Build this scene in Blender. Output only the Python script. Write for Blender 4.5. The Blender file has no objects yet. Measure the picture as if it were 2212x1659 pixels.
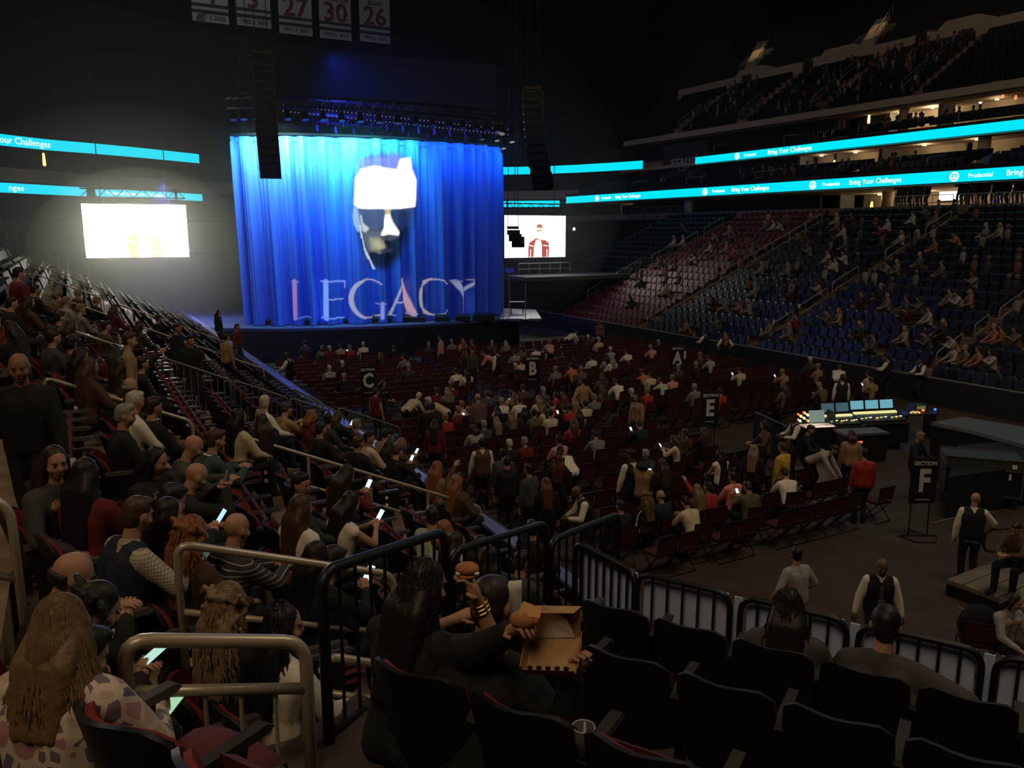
import bpy, bmesh, math, random
import numpy as np
from mathutils import Vector, Matrix, Euler
rnd = random.Random(7)
SC = bpy.context.scene
COL = SC.collection
PI = math.pi
# ------------------------------------------------------------------ camera, light, exposure
PITCH = math.radians(10.8); FPX = 1736.0; CAMZ = 6.5
cam = bpy.data.cameras.new('camera'); cam.sensor_width = 36; cam.lens = 36*FPX/2212; cam.clip_end = 400; cam.clip_start = .05
camo = bpy.data.objects.new('camera', cam); COL.objects.link(camo)
camo.location = (0, 0, CAMZ); camo.rotation_euler = (PI/2-PITCH, 0, 0)
SC.camera = camo
SC.view_settings.view_transform = 'Standard'; SC.view_settings.look = 'None'
SC.view_settings.gamma = 1; SC.view_settings.use_curve_mapping = False
SC.view_settings.exposure = 0.0
SC.cycles.max_bounces = 4; SC.cycles.diffuse_bounces = 2; SC.cycles.glossy_bounces = 2
SC.cycles.transmission_bounces = 3; SC.cycles.volume_bounces = 0; SC.cycles.transparent_max_bounces = 8
SC.cycles.caustics_reflective = False; SC.cycles.caustics_refractive = False
SC.cycles.sample_clamp_indirect = 2.0
w = bpy.data.worlds.new('world'); SC.world = w; w.use_nodes = True
w.node_tree.nodes['Background'].inputs[0].default_value = (.5, .55, .7, 1)
w.node_tree.nodes['Background'].inputs[1].default_value = 0.0
# arena frame: U runs along the floor towards the stage, V across it to the right, both from below the camera
AR = math.radians(28.5); AB = math.radians(30.7)
UD = Vector((-math.sin(AR), math.cos(AR), 0)); VD = Vector((math.cos(AR), math.sin(AR), 0))
FD = Vector((math.sin(AB), math.cos(AB), 0)); RD = Vector((math.cos(AB), -math.sin(AB), 0))
ZD = Vector((0, 0, 1))
def W(u, v, z): return UD*u+VD*v+ZD*z
def B(r, f, z): return RD*r+FD*f+ZD*z
def ray(px, py):
    x = (px-1106)/FPX; y = (py-829.5)/FPX
    return Vector((x, math.cos(PITCH)-y*math.sin(PITCH), -(math.sin(PITCH)+y*math.cos(PITCH))))
def onz(px, py, z):
    d = ray(px, py); return d*((z-CAMZ)/d.z)+Vector((0, 0, CAMZ))
def onv(px, py, v):
    d = ray(px, py); return d*(v/d.dot(VD))+Vector((0, 0, CAMZ))
def onu(px, py, u):
    d = ray(px, py); return d*(u/d.dot(UD))+Vector((0, 0, CAMZ))
def onplane(px, py, a, b):          # z = a + b*V
    d = ray(px, py); t = (a-CAMZ)/(d.z-b*d.dot(VD)); return d*t+Vector((0, 0, CAMZ))
def ondep(px, py, t): return ray(px, py)*t+Vector((0, 0, CAMZ))
def light(name, kind, loc, aim, power, color, **kw):
    l = bpy.data.lights.new(name, kind); l.energy = power; l.color = color
    for k, v in kw.items(): setattr(l, k, v)
    o = bpy.data.objects.new(name, l); COL.objects.link(o); o.location = loc
    d = Vector(aim)-Vector(loc); o.rotation_euler = d.to_track_quat('-Z', 'Y').to_euler()
    return o
WARM = (1.0, .72, .44)
# dimmed house lights under the roof, outside the frame; fills added for the far end
light('house_fill_light', 'AREA', W(-3, -5, 19), W(5, 3, 2.5), 560, WARM, shape='DISK', size=7)
light('house_fill_light', 'AREA', W(4, 16, 24), W(16, 15, 0), 1000, (1, .80, .60), shape='DISK', size=9)
light('house_fill_light', 'AREA', W(14, 34, 27), W(25, 36, 4), 430, (1, .84, .68), shape='DISK', size=9)
light('house_fill_light', 'AREA', W(24, -9, 24), W(24, 0, 2), 600, (1, .78, .54), shape='DISK', size=6)
light('house_fill_light', 'AREA', W(58, 8, 32), W(80, 8, 10), 220, (.85, .92, 1), shape='DISK', size=6)  # added fill, no known lamp; brightens the ring behind the stage
light('house_fill_light', 'AREA', W(64, 38, 35), W(77, 60, 18), 330, (1, .85, .65), shape='DISK', size=5)  # added fill, no known lamp; brightens the sloping end wall
light('house_fill_light', 'AREA', W(38, 48, 37), W(38, 66, 20), 290, (1, .85, .65), shape='DISK', size=8)
# stage lights hanging on the truss over the curtain
CURT = [(-13.9, 41.3), (-12.6, 41.0), (-11.0, 41.0), (-9.2, 41.4), (-7.3, 42.0), (-5.4, 42.8), (-3.6, 43.8), (-2.1, 44.9), (-.95, 46.2), (-.75, 47.3)]
def curt_xy(t):
    n = len(CURT)-1; i = min(int(t*n), n-1); k = t*n-i
    p0 = CURT[max(i-1, 0)]; p1 = CURT[i]; p2 = CURT[i+1]; p3 = CURT[min(i+2, n)]
    return tuple(.5*((2*p1[j])+(-p0[j]+p2[j])*k+(2*p0[j]-5*p1[j]+4*p2[j]-p3[j])*k*k+(-p0[j]+3*p1[j]-3*p2[j]+p3[j])*k**3) for j in (0, 1))
def curt_n(t):
    x, y = curt_xy(t); x2, y2 = curt_xy(min(t+.02, 1)); return Vector((x, y, 0)), Vector((y2-y, -(x2-x), 0)).normalized(), Vector((x2-x, y2-y, 0)).normalized()
for t, ln, p, c in [(.05, 1.4, 60, (.1, .6, 1)), (.175, 2.6, 300, (.55, 1, .95)), (.30, 2.4, 230, (.25, .8, 1)), (.415, 2.2, 270, (.2, 1, .95)), (.53, 2.2, 130, (.1, .8, 1)), (.68, 2.8, 48, (.05, .4, 1)), (.86, 3.0, 50, (.05, .4, 1))]:      # rows of wash lamps
    q, n, e = curt_n(t); o = light('stage_light', 'AREA', q+n*1.15+ZD*11.55, q+ZD*10.0, p, c, shape='RECTANGLE', size=ln, size_y=.15, spread=math.radians(95))
    zz = (q+n*1.15+ZD*11.55-q-ZD*10.0).normalized(); o.matrix_world = Matrix(((e.x, zz.cross(e).x, zz.x, o.location.x), (e.y, zz.cross(e).y, zz.y, o.location.y), (e.z, zz.cross(e).z, zz.z, o.location.z), (0, 0, 0, 1)))
for t, p, c, sp in [(.03, 700, (.05, .5, 1), 50), (.15, 1900, (.4, 1, 1), 46), (.22, 2200, (.3, .9, 1), 50), (.28, 1200, (.05, .6, 1), 40), (.385, 2200, (.1, 1, 1), 44), (.45, 1200, (.05, .8, 1), 40), (.60, 500, (.02, .5, 1), 44), (.76, 400, (0, .3, 1), 44), (.9, 500, (0, .3, 1), 44)]:
    q, n, e = curt_n(t); light('stage_light', 'SPOT', q+n*1.1+ZD*11.6, q+ZD*9.6, p*.34, c, spot_size=math.radians(sp), spot_blend=1, shadow_soft_size=.06)
for t, p in [(.08, 260), (.28, 330), (.45, 170), (.68, 45), (.85, 50)]:     # blue wash from the rig in front
    x, y = curt_xy(t)
    light('stage_light', 'SPOT', Vector((x+3.0, y-9, 13.5)), Vector((x, y, 3.5)), p*3.6, (0, .06, 1), spot_size=math.radians(46), spot_blend=.8, shadow_soft_size=.15)
light('stage_light', 'SPOT', W(44, 13, 15.5), W(47, 16, 13), 4200, (.02, .05, 1), spot_size=math.radians(120), spot_blend=1, shadow_soft_size=.4)
light('stage_light', 'SPOT', W(46.0, 4.5, 9.0), W(46, 4.0, 0), 2600, (.12, .13, 1), spot_size=math.radians(80), spot_blend=1, shadow_soft_size=.3)
# ------------------------------------------------------------------ helpers
MATS = {}
def mat(name, col, rough=.6, metal=0., var=.15, scale=6., bump=0., emit=None, es=0., spec=.4, kind='noise'):
    if name in MATS: return MATS[name]
    m = bpy.data.materials.new(name); m.use_nodes = True; nt = m.node_tree; b = nt.nodes['Principled BSDF']
    b.inputs['Roughness'].default_value = rough; b.inputs['Metallic'].default_value = metal
    b.inputs['Specular IOR Level'].default_value = spec
    if col == 'obj':
        oi = nt.nodes.new('ShaderNodeObjectInfo'); src = oi.outputs['Color']
    else:
        rg = nt.nodes.new('ShaderNodeRGB'); rg.outputs[0].default_value = (*col, 1); src = rg.outputs[0]
    tc = nt.nodes.new('ShaderNodeTexCoord')
    n = nt.nodes.new('ShaderNodeTexNoise'); n.inputs['Scale'].default_value = scale; n.inputs['Detail'].default_value = 4
    nt.links.new(tc.outputs['Object'], n.inputs['Vector'])
    mr = nt.nodes.new('ShaderNodeMapRange'); mr.inputs['To Min'].default_value = 1-var*1.6; mr.inputs['To Max'].default_value = 1+var*1.6
    nt.links.new(n.outputs['Fac'], mr.inputs['Value'])
    mx = nt.nodes.new('ShaderNodeVectorMath'); mx.operation = 'SCALE'
    nt.links.new(src, mx.inputs[0]); nt.links.new(mr.outputs[0], mx.inputs['Scale'])
    nt.links.new(mx.outputs[0], b.inputs['Base Color'])
    if bump:
        bp = nt.nodes.new('ShaderNodeBump'); bp.inputs['Strength'].default_value = bump; bp.inputs['Distance'].default_value = .01
        nt.links.new(n.outputs['Fac'], bp.inputs['Height']); nt.links.new(bp.outputs[0], b.inputs['Normal'])
    if emit:
        b.inputs['Emission Color'].default_value = (*emit, 1); b.inputs['Emission Strength'].default_value = es
    MATS[name] = m; return m
def streak(name, cols, sc, ax='x', rough=.8, thresh=None):     # hard stripes / checks for clothes
    m = mat(name, cols[0], rough); nt = m.node_tree; b = nt.nodes['Principled BSDF']
    tc = nt.nodes.new('ShaderNodeTexCoord'); sp = nt.nodes.new('ShaderNodeSeparateXYZ'); nt.links.new(tc.outputs['Object'], sp.inputs[0])
    def band(o, s, th):
        a = nt.nodes.new('ShaderNodeMath'); a.operation = 'MULTIPLY'; a.inputs[1].default_value = s; nt.links.new(o, a.inputs[0])
        f = nt.nodes.new('ShaderNodeMath'); f.operation = 'FRACT'; nt.links.new(a.outputs[0], f.inputs[0])
        g = nt.nodes.new('ShaderNodeMath'); g.operation = 'GREATER_THAN'; g.inputs[1].default_value = th; nt.links.new(f.outputs[0], g.inputs[0]); return g.outputs[0]
    if ax == 'check':
        su = nt.nodes.new('ShaderNodeMath'); su.operation = 'ADD'; nt.links.new(sp.outputs[0], su.inputs[0]); nt.links.new(sp.outputs[1], su.inputs[1])
        g1 = band(su.outputs[0], sc, .72 if thresh is None else thresh); g2 = band(sp.outputs[2], sc, .72 if thresh is None else thresh)
        fa = nt.nodes.new('ShaderNodeMath'); fa.operation = 'ADD'; fa.use_clamp = True; nt.links.new(g1, fa.inputs[0]); nt.links.new(g2, fa.inputs[1]); fac = fa.outputs[0]
    else: fac = band(sp.outputs[2], sc, .8 if thresh is None else thresh)
    mi = nt.nodes.new('ShaderNodeMix'); mi.data_type = 'RGBA'; nt.links.new(fac, mi.inputs[0])
    mi.inputs[6].default_value = (*cols[0], 1); mi.inputs[7].default_value = (*cols[1], 1)
    nt.links.new(mi.outputs[2], b.inputs['Base Color']); return m
def emis(name, col, s):
    m = bpy.data.materials.new(name); m.use_nodes = True; nt = m.node_tree; nt.nodes.clear()
    o = nt.nodes.new('ShaderNodeOutputMaterial'); e = nt.nodes.new('ShaderNodeEmission')
    e.inputs[0].default_value = (*col, 1); e.inputs[1].default_value = s; nt.links.new(e.outputs[0], o.inputs[0]); return m
class MB:
    def __init__(s): s.v = []; s.f = []
    def add(s, vs, fs):
        o = len(s.v); s.v += [tuple(p) for p in vs]; s.f += [tuple(i+o for i in f) for f in fs]; return s
    def box(s, c, sz, ex=Vector((1, 0, 0)), ey=Vector((0, 1, 0)), ez=ZD):
        c = Vector(c); hx, hy, hz = ex*(sz[0]/2), ey*(sz[1]/2), ez*(sz[2]/2)
        vs = [c+hx*a+hy*b_+hz*d for d in (-1, 1) for b_ in (-1, 1) for a in (-1, 1)]
        return s.add(vs, [(0, 2, 3, 1), (4, 5, 7, 6), (0, 1, 5, 4), (2, 6, 7, 3), (0, 4, 6, 2), (1, 3, 7, 5)])
    def prism(s, pts, ext):            # planar polygon pushed along ext
        n = len(pts); e = Vector(ext); vs = [Vector(p) for p in pts]+[Vector(p)+e for p in pts]
        return s.add(vs, [tuple(range(n))[::-1], tuple(range(n, 2*n))]+[(i, (i+1) % n, n+(i+1) % n, n+i) for i in range(n)])
    def tube(s, pts, r, n=8, caps=True):
        pts = [Vector(p) for p in pts]; rs = r if isinstance(r, (list, tuple)) else [r]*len(pts)
        t0 = (pts[1]-pts[0]).normalized(); u = t0.orthogonal().normalized(); vs = []
        for i, p in enumerate(pts):
            a = pts[min(i+1, len(pts)-1)]-pts[max(i-1, 0)]; t = a.normalized() if a.length > 1e-9 else t0
            u = (u-t*u.dot(t)); u = u.normalized() if u.length > 1e-6 else t.orthogonal().normalized(); w_ = t.cross(u)
            vs += [p+(u*math.cos(2*PI*k/n)+w_*math.sin(2*PI*k/n))*rs[i] for k in range(n)]
        fs = [(i*n+k, i*n+(k+1) % n, (i+1)*n+(k+1) % n, (i+1)*n+k) for i in range(len(pts)-1) for k in range(n)]
        if caps: fs += [tuple(range(n))[::-1], tuple((len(pts)-1)*n+k for k in range(n))]
        return s.add(vs, fs)
    def cap(s, p0, r0, p1, r1, n=9, m=3, flat=None):      # closed round cone
        p0 = Vector(p0); p1 = Vector(p1); d = p1-p0; L = d.length; t = d/L if L > 1e-6 else ZD
        P = [p0-t*r0*math.cos(PI/2*k/m) for k in range(m)]+[p0, p1]+[p1+t*r1*math.sin(PI/2*(k+1)/m) for k in range(m)]
        R = [max(r0*math.sin(PI/2*k/m), r0*.08) for k in range(m)]+[r0, r1]+[max(r1*math.cos(PI/2*(k+1)/m), r1*.08) for k in range(m)]
        return s.tube(P, R, n)
    def ell(s, c, r, rot=None, n=12, m=8):
        c = Vector(c); R = rot or Matrix.Identity(3); vs = []; fs = []
        for i in range(1, m):
            a = PI*i/m
            for k in range(n):
                b_ = 2*PI*k/n; vs.append(c+R @ Vector((r[0]*math.sin(a)*math.cos(b_), r[1]*math.sin(a)*math.sin(b_), r[2]*math.cos(a))))
        vs += [c+R @ Vector((0, 0, r[2])), c+R @ Vector((0, 0, -r[2]))]; T = len(vs)-2
        fs += [(i*n+k, (i+1)*n+k, (i+1)*n+(k+1) % n, i*n+(k+1) % n) for i in range(m-2) for k in range(n)]
        fs += [(T, k, (k+1) % n) for k in range(n)]+[(T+1, (m-2)*n+(k+1) % n, (m-2)*n+k) for k in range(n)]
        return s.add(vs, fs)
    def grid(s, rows, closed=False):
        n = len(rows[0]); vs = [p for r_ in rows for p in r_]; m = n if closed else n-1
        return s.add(vs, [(i*n+k, i*n+(k+1) % n, (i+1)*n+(k+1) % n, (i+1)*n+k) for i in range(len(rows)-1) for k in range(m)])
    def mesh(s, name, smooth=False):
        me = bpy.data.meshes.new(name); me.from_pydata([tuple(p) for p in s.v], [], s.f); me.update()
        if smooth: me.polygons.foreach_set('use_smooth', [True]*len(me.polygons))
        return me
    def build(s, name, m, parent=None, smooth=False, **kw): return link(name, s.mesh(name, smooth), m, parent, **kw)
def link(name, me, m=None, parent=None, **kw):
    o = bpy.data.objects.new(name, me); COL.objects.link(o)
    if m is not None and not me.materials: me.materials.append(m)
    if parent is not None: o.parent = parent
    tag(o, **kw); return o
def tag(o, label=None, cat=None, group=None, kind=None, color=None):
    if label: o['label'] = label
    if cat: o['category'] = cat
    if group: o['group'] = group
    if kind: o['kind'] = kind
    if color: o.color = (*color, 1)
    return o
def frame(x, y, p):       # matrix with local x, y axes in the world and origin p
    x = Vector(x).normalized(); y = Vector(y).normalized(); z = x.cross(y)
    return Matrix(((x.x, y.x, z.x, p[0]), (x.y, y.y, z.y, p[1]), (x.z, y.z, z.z, p[2]), (0, 0, 0, 1)))
def thing(name, label, cat, loc=(0, 0, 0), facing=None, group=None):      # an Empty at the base; local +Y looks along facing
    o = bpy.data.objects.new(name, None); COL.objects.link(o); o.empty_display_size = .1
    if facing is None: o.location = loc
    else:
        f = Vector(facing); f.z = 0; f.normalize(); o.matrix_world = frame((f.y, -f.x, 0), f, loc)
    return tag(o, label, cat, group)
def dup(o, loc=None, facing=None, label=None, group=None, colors=None):
    c = o.copy(); COL.objects.link(c)
    if loc is not None:
        if facing is None: c.location = loc
        else:
            f = Vector(facing); f.z = 0; f.normalize(); c.matrix_world = frame((f.y, -f.x, 0), f, loc)
    if label: c['label'] = label
    if group: c['group'] = group
    for ch in o.children:
        d = ch.copy(); COL.objects.link(d); d.parent = c
        for g in ch.children:
            e = g.copy(); COL.objects.link(e); e.parent = d
    return c
def rpath(pts, rad=.1, n=5):          # round the corners of a polyline
    pts = [Vector(p) for p in pts]; out = [pts[0]]
    for i in range(1, len(pts)-1):
        a = (pts[i-1]-pts[i]); b_ = (pts[i+1]-pts[i]); r = min(rad, a.length*.45, b_.length*.45)
        p = pts[i]+a.normalized()*r; q = pts[i]+b_.normalized()*r
        out += [p*(1-k/n)**2+pts[i]*2*(k/n)*(1-k/n)+q*(k/n)**2 for k in range(n+1)]
    return out+[pts[-1]]
def text(body, h, m, parent, mw, ext=.004, align='CENTER', name='lettering', sx=1.0, bold=0.0):
    c = bpy.data.curves.new('t', 'FONT'); c.body = body; c.size = h/.73; c.extrude = ext; c.align_x = align; c.align_y = 'CENTER'; c.resolution_u = 2; c.offset = bold
    o = bpy.data.objects.new('t', c); COL.objects.link(o); dg = bpy.context.evaluated_depsgraph_get()
    me = bpy.data.meshes.new_from_object(o.evaluated_get(dg)); bpy.data.objects.remove(o); bpy.data.curves.remove(c)
    me.transform(Matrix.Diagonal((sx, 1, 1, 1)))
    t = link(name, me, m, None); me.materials.clear(); me.materials.append(m)
    if parent is not None: t.parent = parent; t.matrix_parent_inverse = parent.matrix_world.inverted() if parent.type != 'EMPTY' else parent.matrix_world.inverted()
    t.matrix_world = mw; return t
def struct(name, mb, m, parent=None, smooth=False):
    o = mb.build(name, m, parent, smooth)
    if parent is None: o['kind'] = 'structure'
    return o
def sempty(name):
    o = bpy.data.objects.new(name, None); COL.objects.link(o); o['kind'] = 'structure'; return o
# common materials
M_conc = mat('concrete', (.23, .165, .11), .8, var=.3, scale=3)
M_step = mat('shaded_step', (.055, .042, .034), .8, var=.3, scale=3)  # darker copy of the concrete, shade of the near block put into the colour
M_seatrow = mat('seat_row_black', (.014, .013, .013), .7, spec=.18)
M_floor = mat('arena_floor', (.062, .043, .032), .55, var=.35, scale=1.2)
M_dark = mat('dark_wall', (.02, .02, .022), .8)
M_beige = mat('beige_wall', (.42, .34, .25), .8, var=.08, scale=1)
M_grey = mat('grey_wall', (.16, .16, .17), .8, var=.1, scale=1)
M_black = mat('black_plastic', (.014, .014, .013), .5, spec=.35)
M_blackm = mat('black_metal', (.012, .012, .014), .4, spec=.4)
M_steel = mat('brushed_steel', (.50, .44, .33), .36, .35, var=.06, spec=.6)
M_galv = mat('galvanised_steel', (.38, .36, .32), .42, .4, var=.1)
M_maroon = mat('maroon_fabric', (.105, .022, .026), .85, var=.25, scale=30)
M_red = mat('red_fabric', (.22, .020, .016), .85, var=.2, scale=30)
M_white = mat('white_panel', (.55, .66, .95), .5, var=.05)
M_paper = mat('white_paper', (.85, .82, .76), .8, var=.03)
M_skirt = mat('black_drape', (.012, .012, .014), .95)
M_navy = mat('navy_plastic', (.008, .009, .014), .40, spec=.4)
M_redp = mat('red_plastic', (.10, .018, .016), .42, spec=.35)
M_screen = emis('phone_light', (.80, .95, 1), 1.1)
M_cyan = emis('ribbon_light', (0, .78, 1.0), 1.05)
M_wht = emis('ribbon_letter_light', (.75, 1, 1), 1.6)
# ------------------------------------------------------------------ the setting
def zL(v): return 3.6-.45*v
def zR(v): return .55+.36*(v-28.9)/.85
struct('floor', MB().box((0, 40, -.1), (160, 170, .2)), M_floor)
# left bank: one concrete step per row, cut along the edge of our own block
LROW = [4.95-.85*k for k in range(15)]
lb = sempty('floor_left'); lb['label'] = 'stepped concrete seating bank along the left side'
for k, v in enumerate(LROW):
    z = 1.40+.3825*k; v0, v1 = v-.425, v+.425
    us = lambda vv: max(1.2, 3.75+.595*(vv-.86)) if vv > -1.2 else 1.2
    a = [W(us(v0), v0, z), W(us(v1), v1, z), W(54, v1, z), W(54, v0, z)]
    MB().prism([p-ZD*z for p in a], ZD*z).build('concrete_step', M_conc, lb)
struct('wall_left', MB().box(W(31, 5.75, .9), (46, .1, 1.8), UD, VD), M_dark)
# right bank
rb = sempty('floor_right'); rb['label'] = 'stepped concrete seating bank along the right side'
RROW = [28.9+.85*k for k in range(20)]
for k, v in enumerate(RROW):
    z = .55+.36*k; MB().box(W(24, v, z/2), (64, .85, z), UD, VD).build('concrete_step', M_conc, rb)
struct('wall_right', MB().box(W(24, 28.35, .5), (64, .12, 1.0), UD, VD), M_dark)
o = MB().box(W(24, 28.35, 1.02), (64, .08, .05), UD, VD).build('trim_1', M_galv, kind='structure')
# our own block in the corner
bk = sempty('floor_near'); bk['label'] = 'raised corner block of steps under the camera'
BROW = [(4.20, 5.42, 3.18), (3.15, 4.20, 3.58), (2.12, 3.15, 3.9), (1.10, 2.12, 4.12), (.05, 1.10, 4.45), (-1.4, .05, 4.8)]
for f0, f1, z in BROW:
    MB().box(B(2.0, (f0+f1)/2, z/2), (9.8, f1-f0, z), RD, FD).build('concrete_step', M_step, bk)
for k in range(5):        # stairs down beside the block
    MB().box(B(-2.55, 5.56+.28*k, (3.1-.17*k)/2), (.7, .28, 3.1-.17*k), RD, FD).build('stair_tread', M_conc, bk)
# right side decks: concourse, two suite levels, upper bowl
struct('floor_concourse', MB().box(W(30, 50.6, 7.75), (88, 9.4, .5), UD, VD), M_conc)
struct('ceiling_concourse', MB().box(W(30, 50.6, 9.35), (88, 9.2, .3), UD, VD), M_beige)
def fascia(name, v, z, h, m, u0=-14, u1=86, th=.25): return struct(name, MB().box(W((u0+u1)/2, v, z), (u1-u0, th, h), UD, VD), m)
fascia('trim_2', 46.15, 9.72, 1.0, M_dark, -14, 73)
s1 = sempty('floor_suite')
for k in range(4): MB().box(W(29.5, 47.0+.9*k, 9.75+.1*k), (87, .9, .5+.2*k), UD, VD).build('concrete_step', M_conc, s1)
MB().box(W(29.5, 53.4, 10.3), (87, 6.2, .6), UD, VD).build('deck_slab', M_conc, s1)
struct('ceiling_suite', MB().box(W(29.5, 56.0, 12.75), (87, 6.0, .3), UD, VD), M_beige)
fascia('trim_3', 53.2, 13.02, .95, M_dark, -14, onv(1502, 352, 52.9).dot(UD)+.1)
s2 = sempty('floor_club')
for k in range(3): MB().box(W(30, 53.9+.9*k, 13.2+.1*k), (84, .9, .5+.2*k), UD, VD).build('concrete_step', M_conc, s2)
MB().box(W(30, 59.2, 13.7), (84, 5.6, .5), UD, VD).build('deck_slab', M_conc, s2)
fascia('trim_4', 57.0, 16.25, .55, M_beige, -14, 78)
struct('ceiling_club', MB().box(W(32, 59.5, 16.1), (92, 5, .25), UD, VD), M_beige)
ub = sempty('floor_upper')
for k in range(11): MB().box(W(30, 57.6+.8*k, 16.4+.54*k-.3), (88, .8, .6), UD, VD).build('concrete_step', M_conc, ub)
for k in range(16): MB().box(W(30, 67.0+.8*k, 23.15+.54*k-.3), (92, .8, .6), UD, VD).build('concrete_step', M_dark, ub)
# cross wall of the upper bowl with its doorways
DOORS = [(48.06, 1.2), (60.35, 1.4)]
cw = sempty('wall_upper'); u = -14.
for du, dw in sorted(DOORS)+[(80., 0)]:
    MB().box(W((u+du-dw/2)/2, 66.4, 22.5), (du-dw/2-u, .25, 1.3), UD, VD).build('wall_panel', M_beige, cw); u = du+dw/2
for u0, u1 in [(41.2, 46.6), (53.2, 59), (64.5, 70.5), (29, 35)]:       # taller blocks over the portals
    MB().prism([W(u0, 66.25, 23.1), W(u1, 66.25, 23.1), W(u1-.8, 66.25, 23.75), W(u0+1.8, 66.25, 23.75)], VD*1.2).build('portal_wall', M_beige, cw)
# back walls of the three levels with rooms; unlit far stretches get their darkness from the colour
def backwall(name, v, z0, z1, m, segs):
    r = sempty(name)
    for a, b_ in segs: MB().box(W((a+b_)/2, v, (z0+z1)/2), (b_-a, .2, z1-z0), UD, VD).build('wall_panel', m, r)
    return r
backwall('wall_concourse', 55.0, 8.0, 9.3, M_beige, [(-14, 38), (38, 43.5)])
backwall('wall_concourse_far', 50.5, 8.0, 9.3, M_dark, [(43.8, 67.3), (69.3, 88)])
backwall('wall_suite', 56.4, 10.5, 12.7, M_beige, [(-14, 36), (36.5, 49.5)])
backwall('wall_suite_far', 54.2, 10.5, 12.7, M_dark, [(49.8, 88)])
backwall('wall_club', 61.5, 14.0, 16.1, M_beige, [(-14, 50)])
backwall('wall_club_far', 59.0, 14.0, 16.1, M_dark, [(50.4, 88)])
struct('wall_door_room', MB().box(W(68.3, 53.5, 8.65), (5, .2, 1.3), UD, VD), M_beige)
cb = sempty('column_row')
for u_, v_, z0, z1, r_ in [(38.4, 51.0, 8, 9.2, .40), (55, 47.2, 8, 9.2, .40), (27, 51.5, 8, 9.2, .4), (42.7, 57.8, 13.9, 16, .40), (32, 57.8, 13.8, 16, .5), (33.6, 53.8, 11, 12.6, .40)]:
    MB().tube([W(u_, v_, z0), W(u_, v_, z1)], r_, 14).build('column', M_beige, cb, True)
for u_, v_, z in [(43.6, 53, 8.6), (40.6, 54.2, 8.6), (42.0, 55.3, 12.), (49.6, 55, 12.), (46.4, 55.6, 12), (50.2, 60, 15), (40.3, 59.4, 15), (45.8, 60.8, 15)]:
    MB().box(W(u_, v_, z), (.3, 1.6, 2.2 if z > 9 else 1.2), UD, VD).build('party_wall', M_grey, cb)
# lamps of the concourse and the suites
M_lamp = emis('lamp_glow', (1, .78, .42), 5.0)
LMP = [(36.5, 52.6, 9.15, 150), (33, 51.8, 9.15, 150), (40.8, 53.2, 9.15, 60), (30, 52, 9.15, 100), (68.3, 52, 9.15, 70), (38.5, 54.6, 12.55, 70), (44.5, 54.8, 12.55, 60), (34.5, 54.4, 12.55, 60), (47.8, 54.8, 12.55, 36), (41.9, 60.0, 15.9, 190), (44.9, 60.2, 15.9, 60), (37, 60.2, 15.9, 40), (60.35, 67.4, 23.4, 90), (48.06, 67.4, 23.4, 30)]
for u_, v_, z, p_ in LMP:
    light('concourse_lamp', 'POINT', W(u_, v_, z-.12), W(u_, v_, 0), p_, (1, .74, .42), shadow_soft_size=.12)
    m = MB(); c = W(u_, v_, z); m.tube([c, c-ZD*.06], .14, 12); o = m.build('ceiling_lamp', M_lamp, None, label='round ceiling lamp of the %s, %s of its row counted from the near side' % ('concourse' if z < 10 else 'suite level' if z < 13 else 'club level' if z < 17 else 'upper doorways', ['first', 'second', 'third', 'fourth', 'fifth'][sum(1 for q in LMP if abs(q[2]-z) < .5 and q[0] < u_)]), cat='lamp', group='ceiling lamps of the right side')
for u_, dv in ((60.35, .8), (48.06, .7)):
    struct('wall_doorway', MB().box(W(u_, 68.2, 22.6), (2.6, .15, 1.9), UD, VD), M_beige)
# end of the upper bowl: sloping wall and its dark end
struct('wall_upper_end', MB().prism([onu(x_, y_, 77.9) for x_, y_ in ((1390, 338), (1421, 367), (1458, 298), (1504, 200), (1482, 200), (1425, 292))], UD*.6), M_beige)
struct('wall_end_block', MB().prism([W(78.4, 56.5, 11), W(78.4, 80, 11), W(78.4, 80, 38), W(78.4, 70, 26)], UD*6), M_dark)
# ring behind the stage
RING = [(-20, 46.3), (20, 46.3), (60, 46.3), (73, 47.6), (79.5, 50), (85, 45.5), (87, 36), (86.5, 26), (84.8, 18), (81.8, 11.5), (76, 3.2), (68.5, -4), (58, -9), (40, -12)]
def ringpts(off=0, i0=3, sub=4):
    P = [Vector((a, b_, 0)) for a, b_ in RING[i0:]]; out = []
    for i in range(len(P)-1):
        p0 = P[max(i-1, 0)]; p1 = P[i]; p2 = P[i+1]; p3 = P[min(i+2, len(P)-1)]
        for k in range(sub):
            t = k/sub; out.append(.5*((2*p1)+(-p0+p2)*t+(2*p0-5*p1+4*p2-p3)*t*t+(-p0+3*p1-3*p2+p3)*t**3))
    out.append(P[-1]); res = []
    for i, p in enumerate(out):
        d = (out[min(i+1, len(out)-1)]-out[max(i-1, 0)]).normalized(); res.append(p+Vector((d.y, -d.x, 0))*off*-1)
    return res
def ringband(name, off0, off1, z0, z1, m, i0=3):
    a = ringpts(off0, i0); b_ = ringpts(off1, i0)
    rows = [[W(p.x, p.y, z0) for p in a], [W(p.x, p.y, z1) for p in a], [W(p.x, p.y, z1) for p in b_], [W(p.x, p.y, z0) for p in b_], [W(p.x, p.y, z0) for p in a]]
    return struct(name, MB().grid(rows), m)
es = sempty('floor_end')
for k in range(12):
    a = ringpts(-10+.85*k); b_ = ringpts(-10+.85*(k+1)); z = .9+.58*k
    MB().grid([[W(p.x, p.y, z-.6) for p in a], [W(p.x, p.y, z) for p in a], [W(p.x, p.y, z) for p in b_]]).build('concrete_step', M_dark, es)
ringband('trim_5', 1.2, 1.6, 8.9, 9.98, M_dark)
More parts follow.
